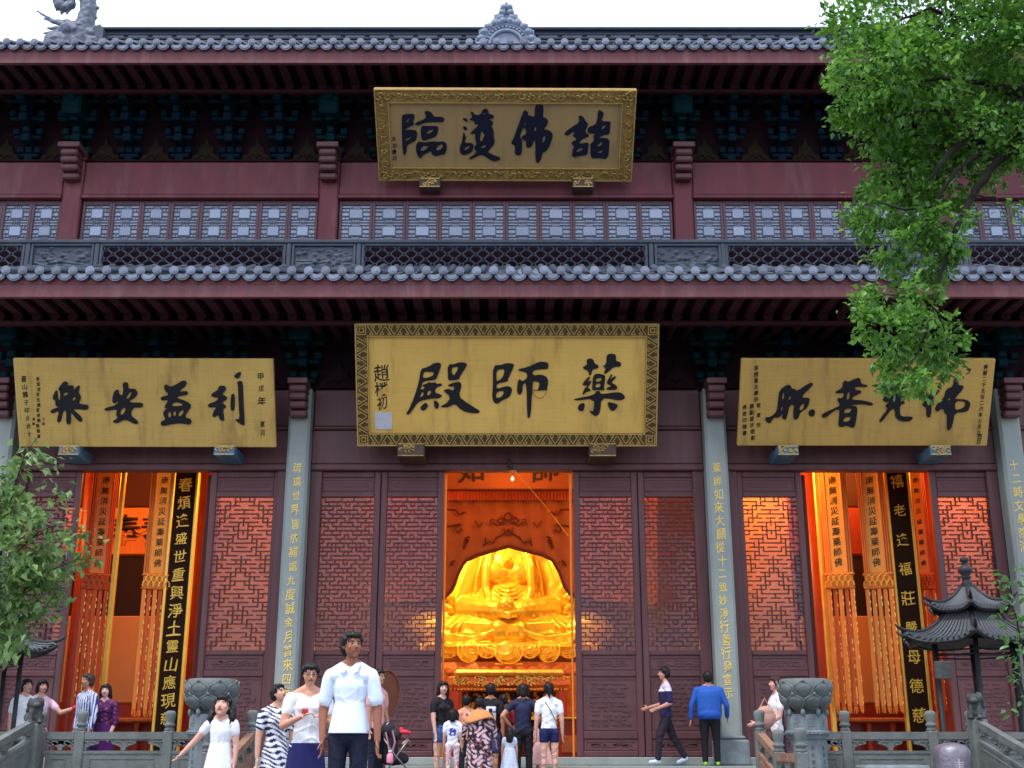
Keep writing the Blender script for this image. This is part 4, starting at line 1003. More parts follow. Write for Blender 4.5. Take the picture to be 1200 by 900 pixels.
# crossed legs and lap drapery
bs.cone(Bp(514, 742, -.15), Bp(606, 741, -.85), .48, .30); bs.cone(Bp(678, 742, -.15), Bp(586, 741, -.85), .48, .30)
bs.ell(Bp(596, 748, -.40), (1.7, .60, .40)); bs.ell(Bp(508, 742, -.15), (.72, .7, .50)); bs.ell(Bp(684, 742, -.15), (.72, .7, .50))
for s in (-1, 1):
    for j in range(9):                                                                        # folds fanning out from the crossed ankles over each shin
        P3([(596+s*(5+j*1.2), 730+j*1.3), (596+s*(20+2.5*j), 740+j*1.6), (596+s*(44+3*j), 747+j*1.1), (596+s*(68+2.2*j), 743-j*.2), (596+s*(90+j), 729+j*1.2)], [.014,.030,.038,.030,.014], [-1.02-.01*j, -1.10, -1.02+.01*j, -.86+.01*j, -.62])
    for j in range(4): P3([(596+s*(52+j*8), 727+j), (596+s*(60+j*8), 736), (596+s*(62+j*8), 750)], [.03,.045,.02], [-.72+.05*j, -.86+.06*j, -.82+.05*j])
# cloth over the lotus seat: a wide band that hangs in deep scallops
bs.ell(Bp(596, 760, -.45), (2.25, .92, .13))
for i, (u, w_, dv) in enumerate(((596, 17, 20), (571, 11, 13), (621, 11, 13), (549, 13, 18), (643, 13, 18), (525, 12, 13), (667, 12, 13), (505, 12, 17), (687, 12, 17))):
    dd = -1.30+.55*((u-596)/95)**2
    bs.ell(Bp(u, 758+dv*.30, dd+.05), (w_*.0205, .11, dv*.0125))
    for j in range(3):
        f_ = 1-j*.22; n_ = 9
        P3([(u-w_*f_*math.cos(math.pi*k/(n_-1))+j*2.2*(1 if i % 2 else -1), 758+(dv-j*5.2)*math.sin(math.pi*k/(n_-1))**.75) for k in range(n_)], .024, dd-.055-.015*j)
    for k in (-1, 1): bs.cone(Bp(u+k*w_, 757, dd+.02), Bp(u+k*w_*1.05, 766, dd), .06, .05)
bs.ell(Bp(596, 781, -.5), (1.1, .85, .10))
zb0 = WZ(784, YB-.5)
bud = thing('seated_statue', (Bp(596, 784).x, YB, .03), 'golden seated buddha statue holding a bowl, seen through the middle doorway below the curtain', 'statue')
def bdisp(co): return .004*np.sin(co[:, 0]*23+np.sin(co[:, 2]*9)*2.2)*np.sin(co[:, 2]*5+1)
me = bs.mesh('body', .019, M['buddha'], 1, None, bdisp)
bo = link('statue_body', me, bud, (0,0,0)); 
hd = Sculpt(); hc = Bp(596, 575, .1)
hd.ell(hc, (.46, .50, .60)); hd.ell(hc+Vector((0,.05,.45)), (.36,.38,.32)); hd.ell(hc+Vector((0,.05,.75)), (.18,.18,.16)); hd.cone(hc, hc-Vector((0,0,.85)), .28, .34)
for s in (-1, 1): hd.ell(hc+Vector((s*.47,.05,-.1)), (.07,.12,.34)); hd.ell(hc+Vector((s*.17,-.44,.08)), (.10,.05,.04))
hd.cone(hc+Vector((0,-.47,.06)), hc+Vector((0,-.53,-.13)), .05, .08); hd.ell(hc+Vector((0,-.46,-.27)), (.14,.06,.05))
link('head', hd.mesh('head', .035, M['buddha'], 2), bud, (0,0,0))
# throne below: rim, drum, petals
th = MB(); bx = Bp(596, 784).x; by = YB-.35
th.lathe([(2.55, 0), (2.55, .12), (2.35, .2), (2.3, zb0-.55), (2.6, zb0-.30), (2.6, zb0-.12), (2.3, zb0-.06), (2.25, zb0+.08)], (bx, by, .03), 36, 0, (1, .42))
part(th, 'throne', M['altar'], bud, True)
pm = Sculpt().ell((0,0,0), (.13,.05,.10)).ell((0,-.03,-.02), (.08,.05,.06)).mesh('throne_petal', .016, M['altar'], 1)
for i in range(-14, 15):
    a = i*.105; link('throne_petal', pm, bud, (bx+2.6*math.sin(a), by-1.10*math.cos(a), zb0-.10), (.3, 0, a))
for s in (-1, 1):
    fl = Sculpt()
    rg = random.Random(5)
    for j in range(16):
        q = Bp(596+s*(71+rg.uniform(-4,4)), 676+j*3.4, -.5+rg.uniform(-.06,.06)); fl.ell(q, (rg.uniform(.06,.11), .06, rg.uniform(.05,.09)))
    link('side_flowers', fl.mesh('side_flowers', .028, M['buddha'], 1), bud, (0,0,0))
# altar table in front of the statue
YA = 26.0
def Ap(u, v, dy=0): return W(u, v, YA+dy)
alt = thing('altar_table', (Ap(596, 850).x, YA+.4, .02), 'red and gilt altar table in front of the golden statue, with carved apron', 'altar table')
ax0, ax1 = Ap(529, 800).x, Ap(664, 800).x
t_ = MB(); t_.cbox(ax0+.05, ax1-.05, YA-.1, YA+.9, WZ(792, YA), WZ(785, YA), .05)
part(t_, 'table_top', M['altargold'], alt)
ap = MB(); ap.cbox(ax0-.08, ax1+.08, YA-.02, YA+.06, WZ(804, YA), WZ(792.5, YA), .03); ap.cbox(ax0-.02, ax1+.02, YA+.0, YA+.07, WZ(810, YA), WZ(806, YA), .02)
apo = part(ap, 'apron', M['altar'], alt)
cv = MB(); rg = random.Random(9)
for i in range(60):
    u, v = rg.uniform(532, 662), rg.uniform(794, 803); q = Ap(u, v, -.035)
    cv.tube([(q.x+.06*math.cos(a)*(1-a/7), q.y, q.z+.05*math.sin(a)*(1-a/7)) for a in np.linspace(0, 4.6, 8)], .014, 5)
for i in range(34):
    q = Ap(533+i*3.9, 808, -.02); cv.lathe([(0,-.022),(.022,-.008),(.022,.008),(0,.022)], q, 6)
part(cv, 'carving', M['altargold'], apo)
for u in (533, 659):
    x = Ap(u, 830).x; part(MB().cbox(x-.10, x+.10, YA, YA+.2, .022, WZ(804, YA)-.003, .03), 'leg', M['intred'], alt)
part(MB().cbox(ax0+.2, ax1-.2, YA+.5, YA+.56, .022, WZ(806, YA), .02), 'rear_panel', M['intdark'], alt)
rg = random.Random(4)
og = MB()
for i in range(90):
    u, v = rg.uniform(541, 652), rg.uniform(812, 838); q = Ap(u, v, .35); s = rg.uniform(.025, .06)
    og.lathe([(0,-s),(s*.8,-s*.4),(s*.5,0),(s*.9,s*.5),(0,s*1.1)], q, 6)
og.box(ax0+.25, ax1-.25, YA+.25, YA+.48, WZ(843, YA), WZ(839, YA))
tag(og.build('gilt_offerings', M['altargold'], alt), kind='stuff')
# cabinet seen at the right of the altar
cb = thing('offering_cabinet', (Ap(664, 880, -1.5).x, YA-1.5, .02), 'dark red wooden cabinet with gilt edges just inside the middle doorway, right of the altar', 'cabinet')
xq0, xq1 = W(656, 870, YA-1.6).x, W(690, 870, YA-1.6).x
part(MB().cbox(xq0, xq1, YA-1.6, YA-1.0, .022, WZ(843, YA-1.6), .02), 'cabinet_body', M['intred'], cb)
part(MB().cbox(xq0-.04, xq1+.04, YA-1.66, YA-.96, WZ(843, YA-1.6)+.002, WZ(840.5, YA-1.6), .01), 'cabinet_top', M['altargold'], cb)
part(MB().cbox(xq0+.04, xq1-.04, YA-1.625, YA-1.602, .2, WZ(862, YA-1.6), .01), 'cabinet_door', M['altar'], cb)
# curtain with arched lower edge
YK = 25.3
def Kp(u, v, dy=0): return W(u, v, YK+dy)
cur = thing('arched_curtain', Kp(596, 572), 'rust coloured temple curtain with arched lower edge and embroidery, hanging above the statue', 'curtain')
edge = [(430,712),(500,708),(524,698),(531,690),(537,672),(545,658),(560,651),(580,645),(596,640.5),(612,645),(635,650.5),(648,657),(656,672),(662,689),(669,698),(700,708),(770,712)]
us = np.linspace(430, 770, 120); ev = np.interp(us, [e[0] for e in edge], [e[1] for e in edge])
mb = MB(); nv = 16
for i, u in enumerate(us):
    for j in range(nv+1):
        v = 560+(ev[i]-560)*j/nv; fold = .035*math.sin(u*.32)*(1-j/nv*.6)
        p = Kp(u, v, fold); mb.v.append(tuple(p))
for i in range(len(us)-1):
    for j in range(nv): a = i*(nv+1)+j; mb.f.append((a, a+nv+1, a+nv+2, a+1))
cl = part(mb, 'curtain_cloth', M['curtain'], cur, True)
md = cl.modifiers.new('t', 'SOLIDIFY'); md.thickness = .02
part(MB().tube([Kp(u, v, -.03) for u, v in zip(us, ev)], .035, 6), 'hem_cord', M['embroid'], cl, True)
em = MB()
def Lc(pts, r=.014): em.tube([Kp(u, v, -.055) for u, v in pts], r, 5)
for s in (-1, 1):
    c = 595.5
    Lc([(c, 600), (c+s*5, 605), (c+s*2, 610)]); Lc([(c, 610), (c+s*8, 606), (c+s*13, 610), (c+s*10, 613), (c+s*5, 611)], .018)
    Lc([(c+s*2, 612), (c+s*12, 616), (c+s*18, 612), (c+s*22, 615), (c+s*20, 608), (c+s*16, 609)])
    Lc([(c, 620), (c+s*6, 626), (c+s*14, 630), (c+s*18, 636), (c+s*24, 634), (c+s*28, 640), (c+s*26, 630)], .018)
    Lc([(c+s*5, 618), (c+s*4, 626), (c-s*3, 625)])
    Lc([(c+s*30, 612), (c+s*34, 618), (c+s*39, 610)]); 
    Lc([(c+s*50, 600), (c+s*58, 603), (c+s*62, 597), (c+s*74, 597)], .02); Lc([(c+s*54, 620), (c+s*60, 624), (c+s*62, 618), (c+s*56, 614), (c+s*72, 617)], .02)
    for i in range(4): Lc([(c+s*(45+i*1.6), 629+i*4), (c+s*(50+i), 630+i*3), (c+s*(46+i*2), 634+i*3)], .022)
    for i in range(3): Lc([(c+s*(62+i*2), 657+i*2), (c+s*(66+i), 658+i*2), (c+s*(64+i*2), 661+i)], .022)
part(em, 'embroidery', M['embroid'], cl)
va = MB(); n = 90
for i in range(n):
    u0, u1 = 430+340*i/n, 430+340*(i+.82)/n; a, b = Kp(u0, 575, -.08), Kp(u1, 586, -.09-.02*(i % 3))
    va.box(a.x, b.x, a.y-.012, a.y, b.z, a.z)
tag(part(va, 'valance_fringe', M['silkred'], cur), kind='stuff')
part(MB().box(Kp(430,574).x, Kp(770,574).x, YK-.13, YK-.05, WZ(575.5, YK), WZ(572.5, YK)), 'curtain_rod', M['embroid'], cur)
# inner signboard above the curtain
ib = thing('inner_sign_board', W(596, 560, 24.6), 'orange inner sign board with black characters glimpsed at the top of the middle doorway', 'sign board', 'sign boards inside the hall')
part(MB().cbox(W(470,540,24.6).x, W(725,540,24.6).x, 24.6, 24.68, WZ(573, 24.6), WZ(505, 24.6), .02), 'board', M['curtain'], ib)
for ch, u in (('如', 552), ('師', 639)): link('character', char_mesh(ch, M['charblack']), ib, (W(u, 549, 24.6).x, 24.59, WZ(549, 24.6)), (0,0,0), (.62, .3, .62))
# cord and hook of the camera lamp at the lintel
ck = thing('hanging_cord', W(597, 541, YD-.2), 'thin pale cord hooked on the lintel and running slantwise into the middle doorway', 'cord')
part(MB().tube([W(597, 543, YD-.2), W(607, 556, YD-.05), W(640, 594, YD+.8), W(666, 628, YD+1.6)], .006, 5), 'cord', M['goldedge'], ck)
part(MB().tube([W(595, 537, YD-.28), W(598, 541, YD-.28), W(596, 547, YD-.26), W(600, 548, YD-.2)], .03, 6), 'hook', M['iron'], ck)
p_ = W(600.5, 561, YD+.2); part(MB().lathe([(.008, .05), (.012, .03), (.03, .0), (.022, -.03), (.004, -.045)], p_, 10), 'bulb', M['lamp'], ck, True); part(MB().tube([p_+Vector((0,0,.05)), p_+Vector((0,0,.28))], .006, 5), 'bulb_wire', M['iron'], ck)
# banners, couplet boards, posts
def banner(u0t, u1t, u0b, u1b, vb, vt2, Y, text, label, dim=False, mats=('silkgold', 'silk', 'silkred'), yaw=0.0):
    """hanging silk banner: text strip with side bands from the lintel to vb, lotus collar, ribbon tassels down to vt2"""
    x0, x1 = (WX(u0b, vb, Y)), (WX(u1b, vb, Y)); w = x1-x0; cxx = (x0+x1)/2
    zt, zb_ = WZ(545, Y), WZ(vb, Y); zc0 = WZ(vb+19, Y); ze = WZ(vt2, Y)
    root = thing('silk_banner', (cxx, Y, ze), label, 'banner', 'silk banners hanging inside the hall')
    part(MB().cbox(cxx-w*.27, cxx+w*.27, Y-.02, Y+.01, zb_, zt+.4, .006), 'text_strip', M[mats[0]], root)
    for s in (-1, 1):
        m = MB()
        for q in range(3):
            a = cxx+s*w*(.29+.075*q); m.cbox(a-w*.034, a+w*.034, Y-.03+.03*q, Y+.02+.03*q, zb_, zt+.4, .01)
        part(m, 'side_band', M[mats[1]], root)
    for k, ch in enumerate(text):
        v = 563+(vb-575)*k/max(1, len(text)-1); s = w*.30
        link('character', char_mesh(ch, M['charblack']), root, (cxx, Y-.022, WZ(v, Y)), (0,0,0), (s, .08, s*1.05))
    co = MB()
    nP = 5
    co.cbox(cxx-w*.52, cxx+w*.52, Y-.05, Y+.06, zb_-.06, zb_-.001, .02); co.cbox(cxx-w*.52, cxx+w*.52, Y-.05, Y+.06, zc0+.001, zc0+.05, .02); co.box(cxx-w*.46, cxx+w*.46, Y-.02, Y+.04, zc0+.05, zb_-.06)
    c_ = part(co, 'lotus_collar', M[mats[1]], root)
    pt = MB(); H = zb_-zc0
    for r_ in range(2):
        for i in range(nP):
            px_ = cxx+w*(i-(nP-1)/2)*.20+(w*.1 if r_ else 0)
            if abs(px_-cxx) > w*.47: continue
            zz = zc0+H*(.30+.33*r_)
            pt.tube([(px_-w*.09, Y-.06, zz-H*.14), (px_-w*.08, Y-.07, zz+H*.10), (px_, Y-.08, zz+H*.24), (px_+w*.08, Y-.07, zz+H*.10), (px_+w*.09, Y-.06, zz-H*.14)], .017, 5)
    part(pt, 'petal_trim', M['goldedge'] if not dim else M['silkred'], c_)  # dim banners: weak light put into darker trim and silk colours
    ns = 5
    for i in range(ns):
        a = cxx+w*(i-(ns-1)/2)*.2; m = MB(); yy = Y+.03*(i % 2)
        m.cbox(a-w*.075, a+w*.075, yy-.02, yy+.02, ze, zc0, .008)
        t = part(m, 'ribbon', M[mats[1]] if i % 2 == 0 else M[mats[2]], root)
        d = MB(); rg = random.Random(i)
        z = ze+.05
        while z < zc0-.05:
            if rg.random() < .75: d.box(a+w*.075-.012, a+w*.075+.006, yy-.03, yy-.005, z, z+rg.uniform(.03, .09))
            z += rg.uniform(.05, .16)
        part(d, 'sequin_edge', M['goldedge'], t)
        f = MB()
        for q in range(5): f.tube([(a+w*.028*(q-2), yy-.01, ze-.001), (a+w*.028*(q-2)+rg.uniform(-.02,.02), yy-.01, ze-rg.uniform(.08,.14))], .01, 4)
        part(f, 'tassel', M[mats[1]], t)
    root.rotation_euler = (0, 0, yaw)
    return root
TX = '南無消災延壽藥師佛'
YI = 23.6
banner(160,207,168,199,672,832, YI, TX, 'bright orange silk banner with black text, beside the black couplet board in the left doorway', yaw=.42)
banner(100,140,98,129,672,828, YI+.5, TX, 'dim orange silk banner nearest the left edge of the left doorway', True, ('silk', 'silkred', 'silkred'), yaw=.42)
banner(960,990,967,1000,671,828, YI, TX, 'orange silk banner with black text nearest the left side of the right doorway', yaw=-.38)
banner(1002,1034,1012,1045,671,828, YI, TX, 'bright orange silk banner just left of the black couplet board in the right doorway', False, ('silkgold','silk','silk'), yaw=-.38)
banner(1064,1084,1073,1094,672,828, YI+.9, TX, 'dim red silk banner at the right edge of the right doorway, behind the pavilion roof', True, ('silk', 'silkred', 'silkred'), yaw=-.38)
def couplet(u0, u1, v, Y, text, label, vs, edge_u, chs=1.0):
    x0, x1 = WX(u0, v, Y), WX(u1, v, Y); z0, z1 = .03, WZ(540, Y)+.3
    root = thing('couplet_board', ((x0+x1)/2, Y, z0), label, 'couplet board', 'black couplet boards in the doorways')
    part(MB().cbox(x0, x1, Y, Y+.08, z0, z1, .015), 'board', M['coupletblack'], root)
    for x in ((x0, x1)):
        part(MB().cbox(x-.03, x+.03, Y-.03, Y+.10, z0, z1, .012), 'gold_edge', M['goldedge'], root)
    s = (x1-x0)*.60*chs
    for k, ch in enumerate(text):
        vv = vs[0]+(vs[1]-vs[0])*k/(len(text)-1); s_ = s*(.9+.2*random.random())
        link('character', char_mesh(ch, M['goldchar2']), root, ((x0+x1)/2, Y-.006, WZ(vv, Y)), (0, random.uniform(-.05,.05), 0), (s_, .12, s_))
    return root
M['goldchar2'] = mat('bright_gold_letter', (.98,.62,.08), .35, .1, 20, .05, 60, metal=.12)
couplet(201,229,600, YI+.05, '春煩逢盛世重興淨土靈山應現慈', 'black couplet board with gold characters at the right of the left doorway', (568, 842), 0)
couplet(1041,1068,600, YI+.05, '禧老逢福莊嚴母德慈', 'black couplet board with large gold characters at the right of the right doorway', (564, 838), 0)
# painted posts with gold edges
for u, lab in ((145, 'thin gold edged post between the two banners of the left doorway'), (955.5, 'thin gold edged post at the left side of the right doorway')):
    x = WX(u, 560, YI+.3); r_ = thing('gilded_post', (x, YI+.3, .02), lab, 'post')
    part(MB().cbox(x-.05, x+.05, YI+.25, YI+.35, .021, WZ(540, YI)+.3, .015), 'post_body', M['goldedge'], r_)
# red round pillars inside
for u, vv in ((241, 600), (104, 650), (949, 600), (1088, 600)):
    x = WX(u, vv, YI+1.2)
    part(MB().lathe([(.24, 0), (.22, .3), (.22, 8)], (x, YI+1.2, .021), 20), 'inner_pillar', M['intred'], None, True)
# inner screens: bright lower panel, black sheet for the shaded void, upper board with two characters
def screen(u0, u1, Y, chars, lab, lit):
    root = thing('inner_screen', (WX((u0+u1)/2, 760, Y), Y, .02), lab, 'screen', 'screens inside the hall')
    x0, x1 = WX(u0, 760, Y), WX(u1, 760, Y)
    part(MB().cbox(x0, x1, Y, Y+.1, .021, WZ(826, Y), .02), 'low_panel', M['intred'], root)
    part(MB().cbox(x0, x1, Y-.02, Y+.1, WZ(824, Y), WZ(722, Y), .02), 'bright_panel', M['intpanel'], root)
    part(MB().cbox(x0, x1, Y+.05, Y+.1, WZ(721, Y), WZ(651, Y), .02), 'black_void_sheet', M['intvoid'], root)
    part(MB().cbox(x0, x1, Y-.02, Y+.1, WZ(650, Y), WZ(595, Y), .02), 'upper_board', M['silk'] if chars else M['intred'], root)
    part(MB().cbox(x0, x1, Y+.02, Y+.1, WZ(594, Y), WZ(520, Y), .02), 'top_panel', M['intdark'], root)
    for ch, u, v, s in chars: link('character', char_mesh(ch, M['charblack']), root, (WX(u, v, Y), Y-.03, WZ(v, Y)), (0,0,0), (s, .2, s))
screen(60, 246, 26.6, [('奉', 147, 622, .75), ('養', 183, 620, .75)], 'orange screen behind the left doorway, with two black characters', True)
screen(940, 1110, 26.6, [], 'orange screen behind the right doorway, without writing', True)
for u0, u1, Y, lab in ((842, 938, 24.6, 'plain bright orange reflector screen added behind the glowing lattice door, left of the right doorway'), (1082, 1200, 25.6, 'plain orange reflector screen added behind the lattice door at the far right, right of its doorway'),
                   (240, 345, 25.6, 'plain orange reflector screen added behind the lattice door between left doorway and left stone column')):  # plain screens added to throw lamp light out through the lattice
    r_ = thing('inner_screen', (WX((u0+u1)/2, 760, Y), Y, .02), lab, 'screen', 'screens inside the hall'); x0, x1 = WX(u0, 760, Y), WX(u1, 760, Y); zt_ = WZ(560, Y)
    part(MB().cbox(x0+.06, x1-.06, Y, Y+.06, .3, zt_-.06, .02), 'bright_panel', M['intpanel'], r_)
    m = MB(); m.cbox(x0, x0+.06, Y-.03, Y+.08, .021, zt_, .015); m.cbox(x1-.06, x1, Y-.03, Y+.08, .021, zt_, .015); m.cbox(x0+.061, x1-.061, Y-.03, Y+.08, zt_-.06, zt_, .015); m.cbox(x0+.061, x1-.061, Y-.03, Y+.08, .24, .299, .015)
    part(m, 'frame', M['intred'], r_)
# low altar rail inside the side doors
for u0, u1, lab in ((78, 240, 'low red offering table inside the left doorway, below the banners'), (958, 1080, 'low red offering table inside the right doorway, below the banners')):
    Y = 24.7; x0, x1 = WX(u0, 850, Y), WX(u1, 850, Y); r_ = thing('offering_table', ((x0+x1)/2, Y, .02), lab, 'table', 'offering tables inside the side doors')
    part(MB().cbox(x0, x1, Y, Y+.6, WZ(846, Y), WZ(841, Y), .02), 'table_top', M['altar'], r_)
    for k in range(5):
        x = x0+.08+(x1-x0-.16)*k/4; part(MB().cbox(x-.05, x+.05, Y+.03, Y+.12, .021, WZ(846.5, Y), .015), 'leg', M['intred'], r_)
    part(MB().cbox(x0+.14, x1-.14, Y+.3, Y+.34, .021, WZ(847, Y), .01), 'rear_panel', M['intred'], r_)
# lit lamps of the room; low and lattice door ones are added for glow
def lamp(x, y, z, watts, r=.25, col=(1, .46, .12), lab=''):
    root = thing('ceiling_lamp' if z > 3 else 'added_floor_lamp', (x, y, z if z > 3 else .02), lab, 'lamp', 'lit lamps inside the hall')
    b = MB().lathe([(.05, .10), (.22, .02), (.24, -.06), (.1, -.14)], (x, y, z), 16); o = b.build('lamp_shade', M['lamp'], root, True)
    part(MB().tube([(x, y, z+.1), (x, y, 8.3)] if z > 3 else [(x, y, .021), (x, y, z-.14)], .012 if z > 3 else .03, 6), 'lamp_cord' if z > 3 else 'lamp_stem', M['intdark'], root)
    l = bpy.data.lights.new('lamp_light', 'POINT'); l.energy = watts; l.color = col; l.shadow_soft_size = r
    lo_ = bpy.data.objects.new('lamp_light', l); COL.objects.link(lo_); lo_.location = (x, y, z-.4) if z > 3 else (x, y, z+.3)
YEL = (1, .78, .27); ORA = (1, .37, .075)
for x, y, z, wt, c, lab in (
    (-1.5, 26.4, 6.6, 420, YEL, 'bright yellow lamp over the statue, left of its head'), (2.0, 26.4, 7.0, 110, YEL, 'bright yellow lamp over the statue, right of its head'),
    (0, 23.5, 6.3, 45, ORA, 'orange lamp just inside the middle doorway'), (-3.9, 23.1, 6.1, 120, (1, .43, .095), 'orange lamp behind the closed doors between left and middle doorways'), (3.9, 23.1, 6.1, 130, (1, .43, .095), 'orange lamp behind the closed doors between middle and right doorways'),
    (-7.0, 25.4, 6.7, 85, ORA, 'orange lamp deep inside, behind the left doorway'), (7.6, 25.4, 6.7, 85, ORA, 'orange lamp deep inside, behind the right doorway'),
    (-2.7, 24.6, 1.7, 60, (1, .55, .16), 'unseen low orange lamp added for lattice glow, left of the middle doorway'), (2.7, 24.6, 1.7, 60, (1, .55, .16), 'unseen low orange lamp added for lattice glow, right of the middle doorway'),
    (-10.6, 24.3, 6.5, 120, ORA, 'orange lamp added behind the leftmost lattice door to make it glow'), (9.9, 24.2, 6.5, 120, ORA, 'orange lamp added behind the rightmost lattice door to make it glow'),
    (5.0, 23.6, 6.2, 130, (1, .45, .11), 'orange lamp added to light the plain screen behind the glowing lattice door')):
    lamp(x, y, z, wt, .25, c, lab)
# ================================================================== DRAGON ON THE RIDGE END
M['dragon'] = mat('dragon_tile_grey', (.13,.15,.19), .55, .4, 8, .4, 40, dirt=(.05,.06,.08), dscale=6, damt=.7)
def Rp(u, v, d=0): return W(u, v, YG-.25+d)
dr = Sculpt()
# curling body and tail
dr.path([Rp(92,50), Rp(97,36), Rp(101,24), Rp(104,12), Rp(103,0), Rp(97,-9), Rp(87,-12), Rp(76,-9), Rp(69,-1), Rp(70,6), Rp(77,9), Rp(84,5), Rp(83,-1), Rp(78,-2)], [.30,.27,.25,.23,.22,.21,.19,.18,.17,.16,.14,.12,.10,.07])
# head biting the ridge
dr.ell(Rp(84,36), (.36,.30,.26)); dr.cone(Rp(86,36), Rp(108,40,-.1), .24, .13); dr.cone(Rp(86,44), Rp(112,48,-.1), .20, .12)
dr.cone(Rp(105,38,-.1), Rp(112,32,-.1), .10, .05); dr.ell(Rp(87,33,-.28), (.11,.09,.10)); dr.ell(Rp(92,30,-.2), (.16,.10,.06))
for (a, b) in (((78,30),(52,22)), ((76,34),(55,33)), ((76,37),(52,39)), ((76,40),(58,45)), ((80,27),(60,24)), ((74,44),(60,52))): dr.cone(Rp(*a), Rp(*b), .10, .02)
dr.path([Rp(70,27), Rp(58,22), Rp(50,17), Rp(44,13)], [.05,.04,.03,.02])
for i in range(9):
    t = i/8; a = [Rp(95,42), Rp(101,30), Rp(105,20), Rp(108,10), Rp(106,0), Rp(100,-10), Rp(87,-16), Rp(74,-13), Rp(65,-3)][i]
    o_ = [(104,44),(110,31),(114,21),(116,9),(115,-2),(107,-17),(88,-23),(70,-20),(57,-4)][i]; dr.cone(a, Rp(*o_), .11, .02)
for i, (u, v) in enumerate(((68,10),(74,14),(80,14))): dr.cone(Rp(u, v-4), Rp(u-2, v+3), .07, .02)
dr.cone(Rp(62,54,.1), Rp(118,54,.1), .28, .28); dr.cone(Rp(64,50,.1), Rp(90,48,.1), .3, .3)
def sc_(co): return .018*np.abs(np.sin(co[:,0]*14+co[:,2]*10))*np.abs(np.sin(co[:,2]*14-co[:,0]*8))
link('ridge_dragon', dr.mesh('ridge_dragon', .022, M['dragon'], 1, None, sc_), hall, (0,0,0))
part(MB().prism([(Rp(112,36).x, Rp(112,36).z), (Rp(120,33).x, Rp(120,33).z), (Rp(124,38).x, Rp(124,38).z), (Rp(122,54).x, Rp(122,54).z), (Rp(114,54).x, Rp(114,54).z)], 'y', YG-.45, YG+.1), 'ridge_end_block', M['ridge'])

# ================================================================== BALUSTRADES
YBL = 17.0
def cloud_post(mb, cap, x, y, z, h=1.04, w=.068):
    mb.cbox(x-w, x+w, y-w, y+w, z, z+h-.27, .012)
    cap.lathe([(w*.95, 0), (w*1.05, .02), (w*.8, .035), (w*.8, .05), (w*1.08, .065), (w*1.12, .085), (w*.85, .10), (w*.9, .12), (w*1.12, .21), (w*1.05, .245), (w*.6, .265)], (x, y, z+h-.27), 12)
def balustrade(label, x_posts, y_posts, zs, m, skip_first=False, lion=None, rail_m=None, group='carved stone balustrades'):
    """run of posts with a top rail, cloud supports and a solid panel between them"""
    root = thing('stone_balustrade', (x_posts[0], y_posts[0], zs[0]), label, 'balustrade', group)
    pts = list(zip(x_posts, y_posts, zs))
    for i, (x, y, z) in enumerate(pts):
        if i == 0 and skip_first: continue
        p, c = MB(), MB(); cloud_post(p, c, x, y, z)
        po = part(p, 'post', m, root); part(c, 'post_cap', m, po, True)
    for (a, b) in zip(pts[:-1], pts[1:]):
        A, B_ = Vector(a), Vector(b); d = B_-A; L = Vector((d.x, d.y, 0)).length; t = Vector((d.x, d.y, 0))/L; n = Vector((-t.y, t.x, 0)); sl = d.z/L
        def quad(mb, s0, s1, z0, z1, th):
            vs = []
            for q in (-th, th):
                for (s, z) in ((s0, z0), (s1, z0), (s1, z1), (s0, z1)):
                    p = A+t*s+n*q; vs.append((p.x, p.y, A.z+sl*s+z))
            mb.add(vs, [(0,1,2,3),(7,6,5,4),(0,4,5,1),(1,5,6,2),(2,6,7,3),(3,7,4,0)])
        r = MB(); quad(r, .07, L-.07, .66, .755, .05); quad(r, .07, L-.07, .64, .658, .035); part(r, 'rail', rail_m or m, root)
        pn = MB(); quad(pn, .07, L-.07, .0, .47, .045); quad(pn, .07, L-.07, .472, .51, .055)
        pa = part(pn, 'panel', rail_m or m, root)
        q = MB(); quad(q, .16, L-.16, .40, .415, .052); quad(q, .16, L-.16, .06, .075, .052); quad(q, .16, .175, .077, .398, .052); quad(q, L-.175, L-.16, .077, .398, .052)
        part(q, 'panel_moulding', rail_m or m, pa)
        # cloud supports between panel and rail
        ns = 3 if L > .9 else 2
        for k in range(ns+1 if ns == 2 else ns):
            s = .07+(L-.14)*k/(2 if ns in (2, 3) else 1)
            half = .20 if k in (0, 2) else .17
            pf = []
            lo_, hi_ = max(.075, s-half), min(L-.075, s+half)
            prof = [(lo_, .638), (lo_+.01, .60), ((lo_+s)/2, .575), (max(s-.035, .075), .555), (max(s-.03, .075), .515), (min(s+.03, L-.075), .515), (min(s+.035, L-.075), .555), ((hi_+s)/2, .575), (hi_-.01, .60), (hi_, .638)]
            mb = MB(); vs = []
            for q_ in (-.035, .035):
                for (ss, z) in prof: p = A+t*ss+n*q_; vs.append((p.x, p.y, A.z+sl*ss+z))
            N_ = len(prof); mb.add(vs, [tuple(range(N_)), tuple(range(2*N_-1, N_-1, -1))]+[(i, i+N_, (i+1) % N_+N_, (i+1) % N_) for i in range(N_)])
            for sg in (-1, 1):
                cx_ = (s+(hi_ if sg > 0 else lo_))/2; p = A+t*cx_
                cu = [(p.x+t.x*.05*math.cos(a)*(1-a/8)-n.x*.04*0, p.y+t.y*.05*math.cos(a)*(1-a/8), A.z+sl*cx_+.607+.025*math.sin(a)) for a in np.linspace(0, 5, 10)]
                side = -n if n.y > 0 else n
                mb.tube([(c_[0]+side.x*.038, c_[1]+side.y*.038, c_[2]) for c_ in cu], .009, 4)
            part(mb, 'cloud_support', m, root)
    return root
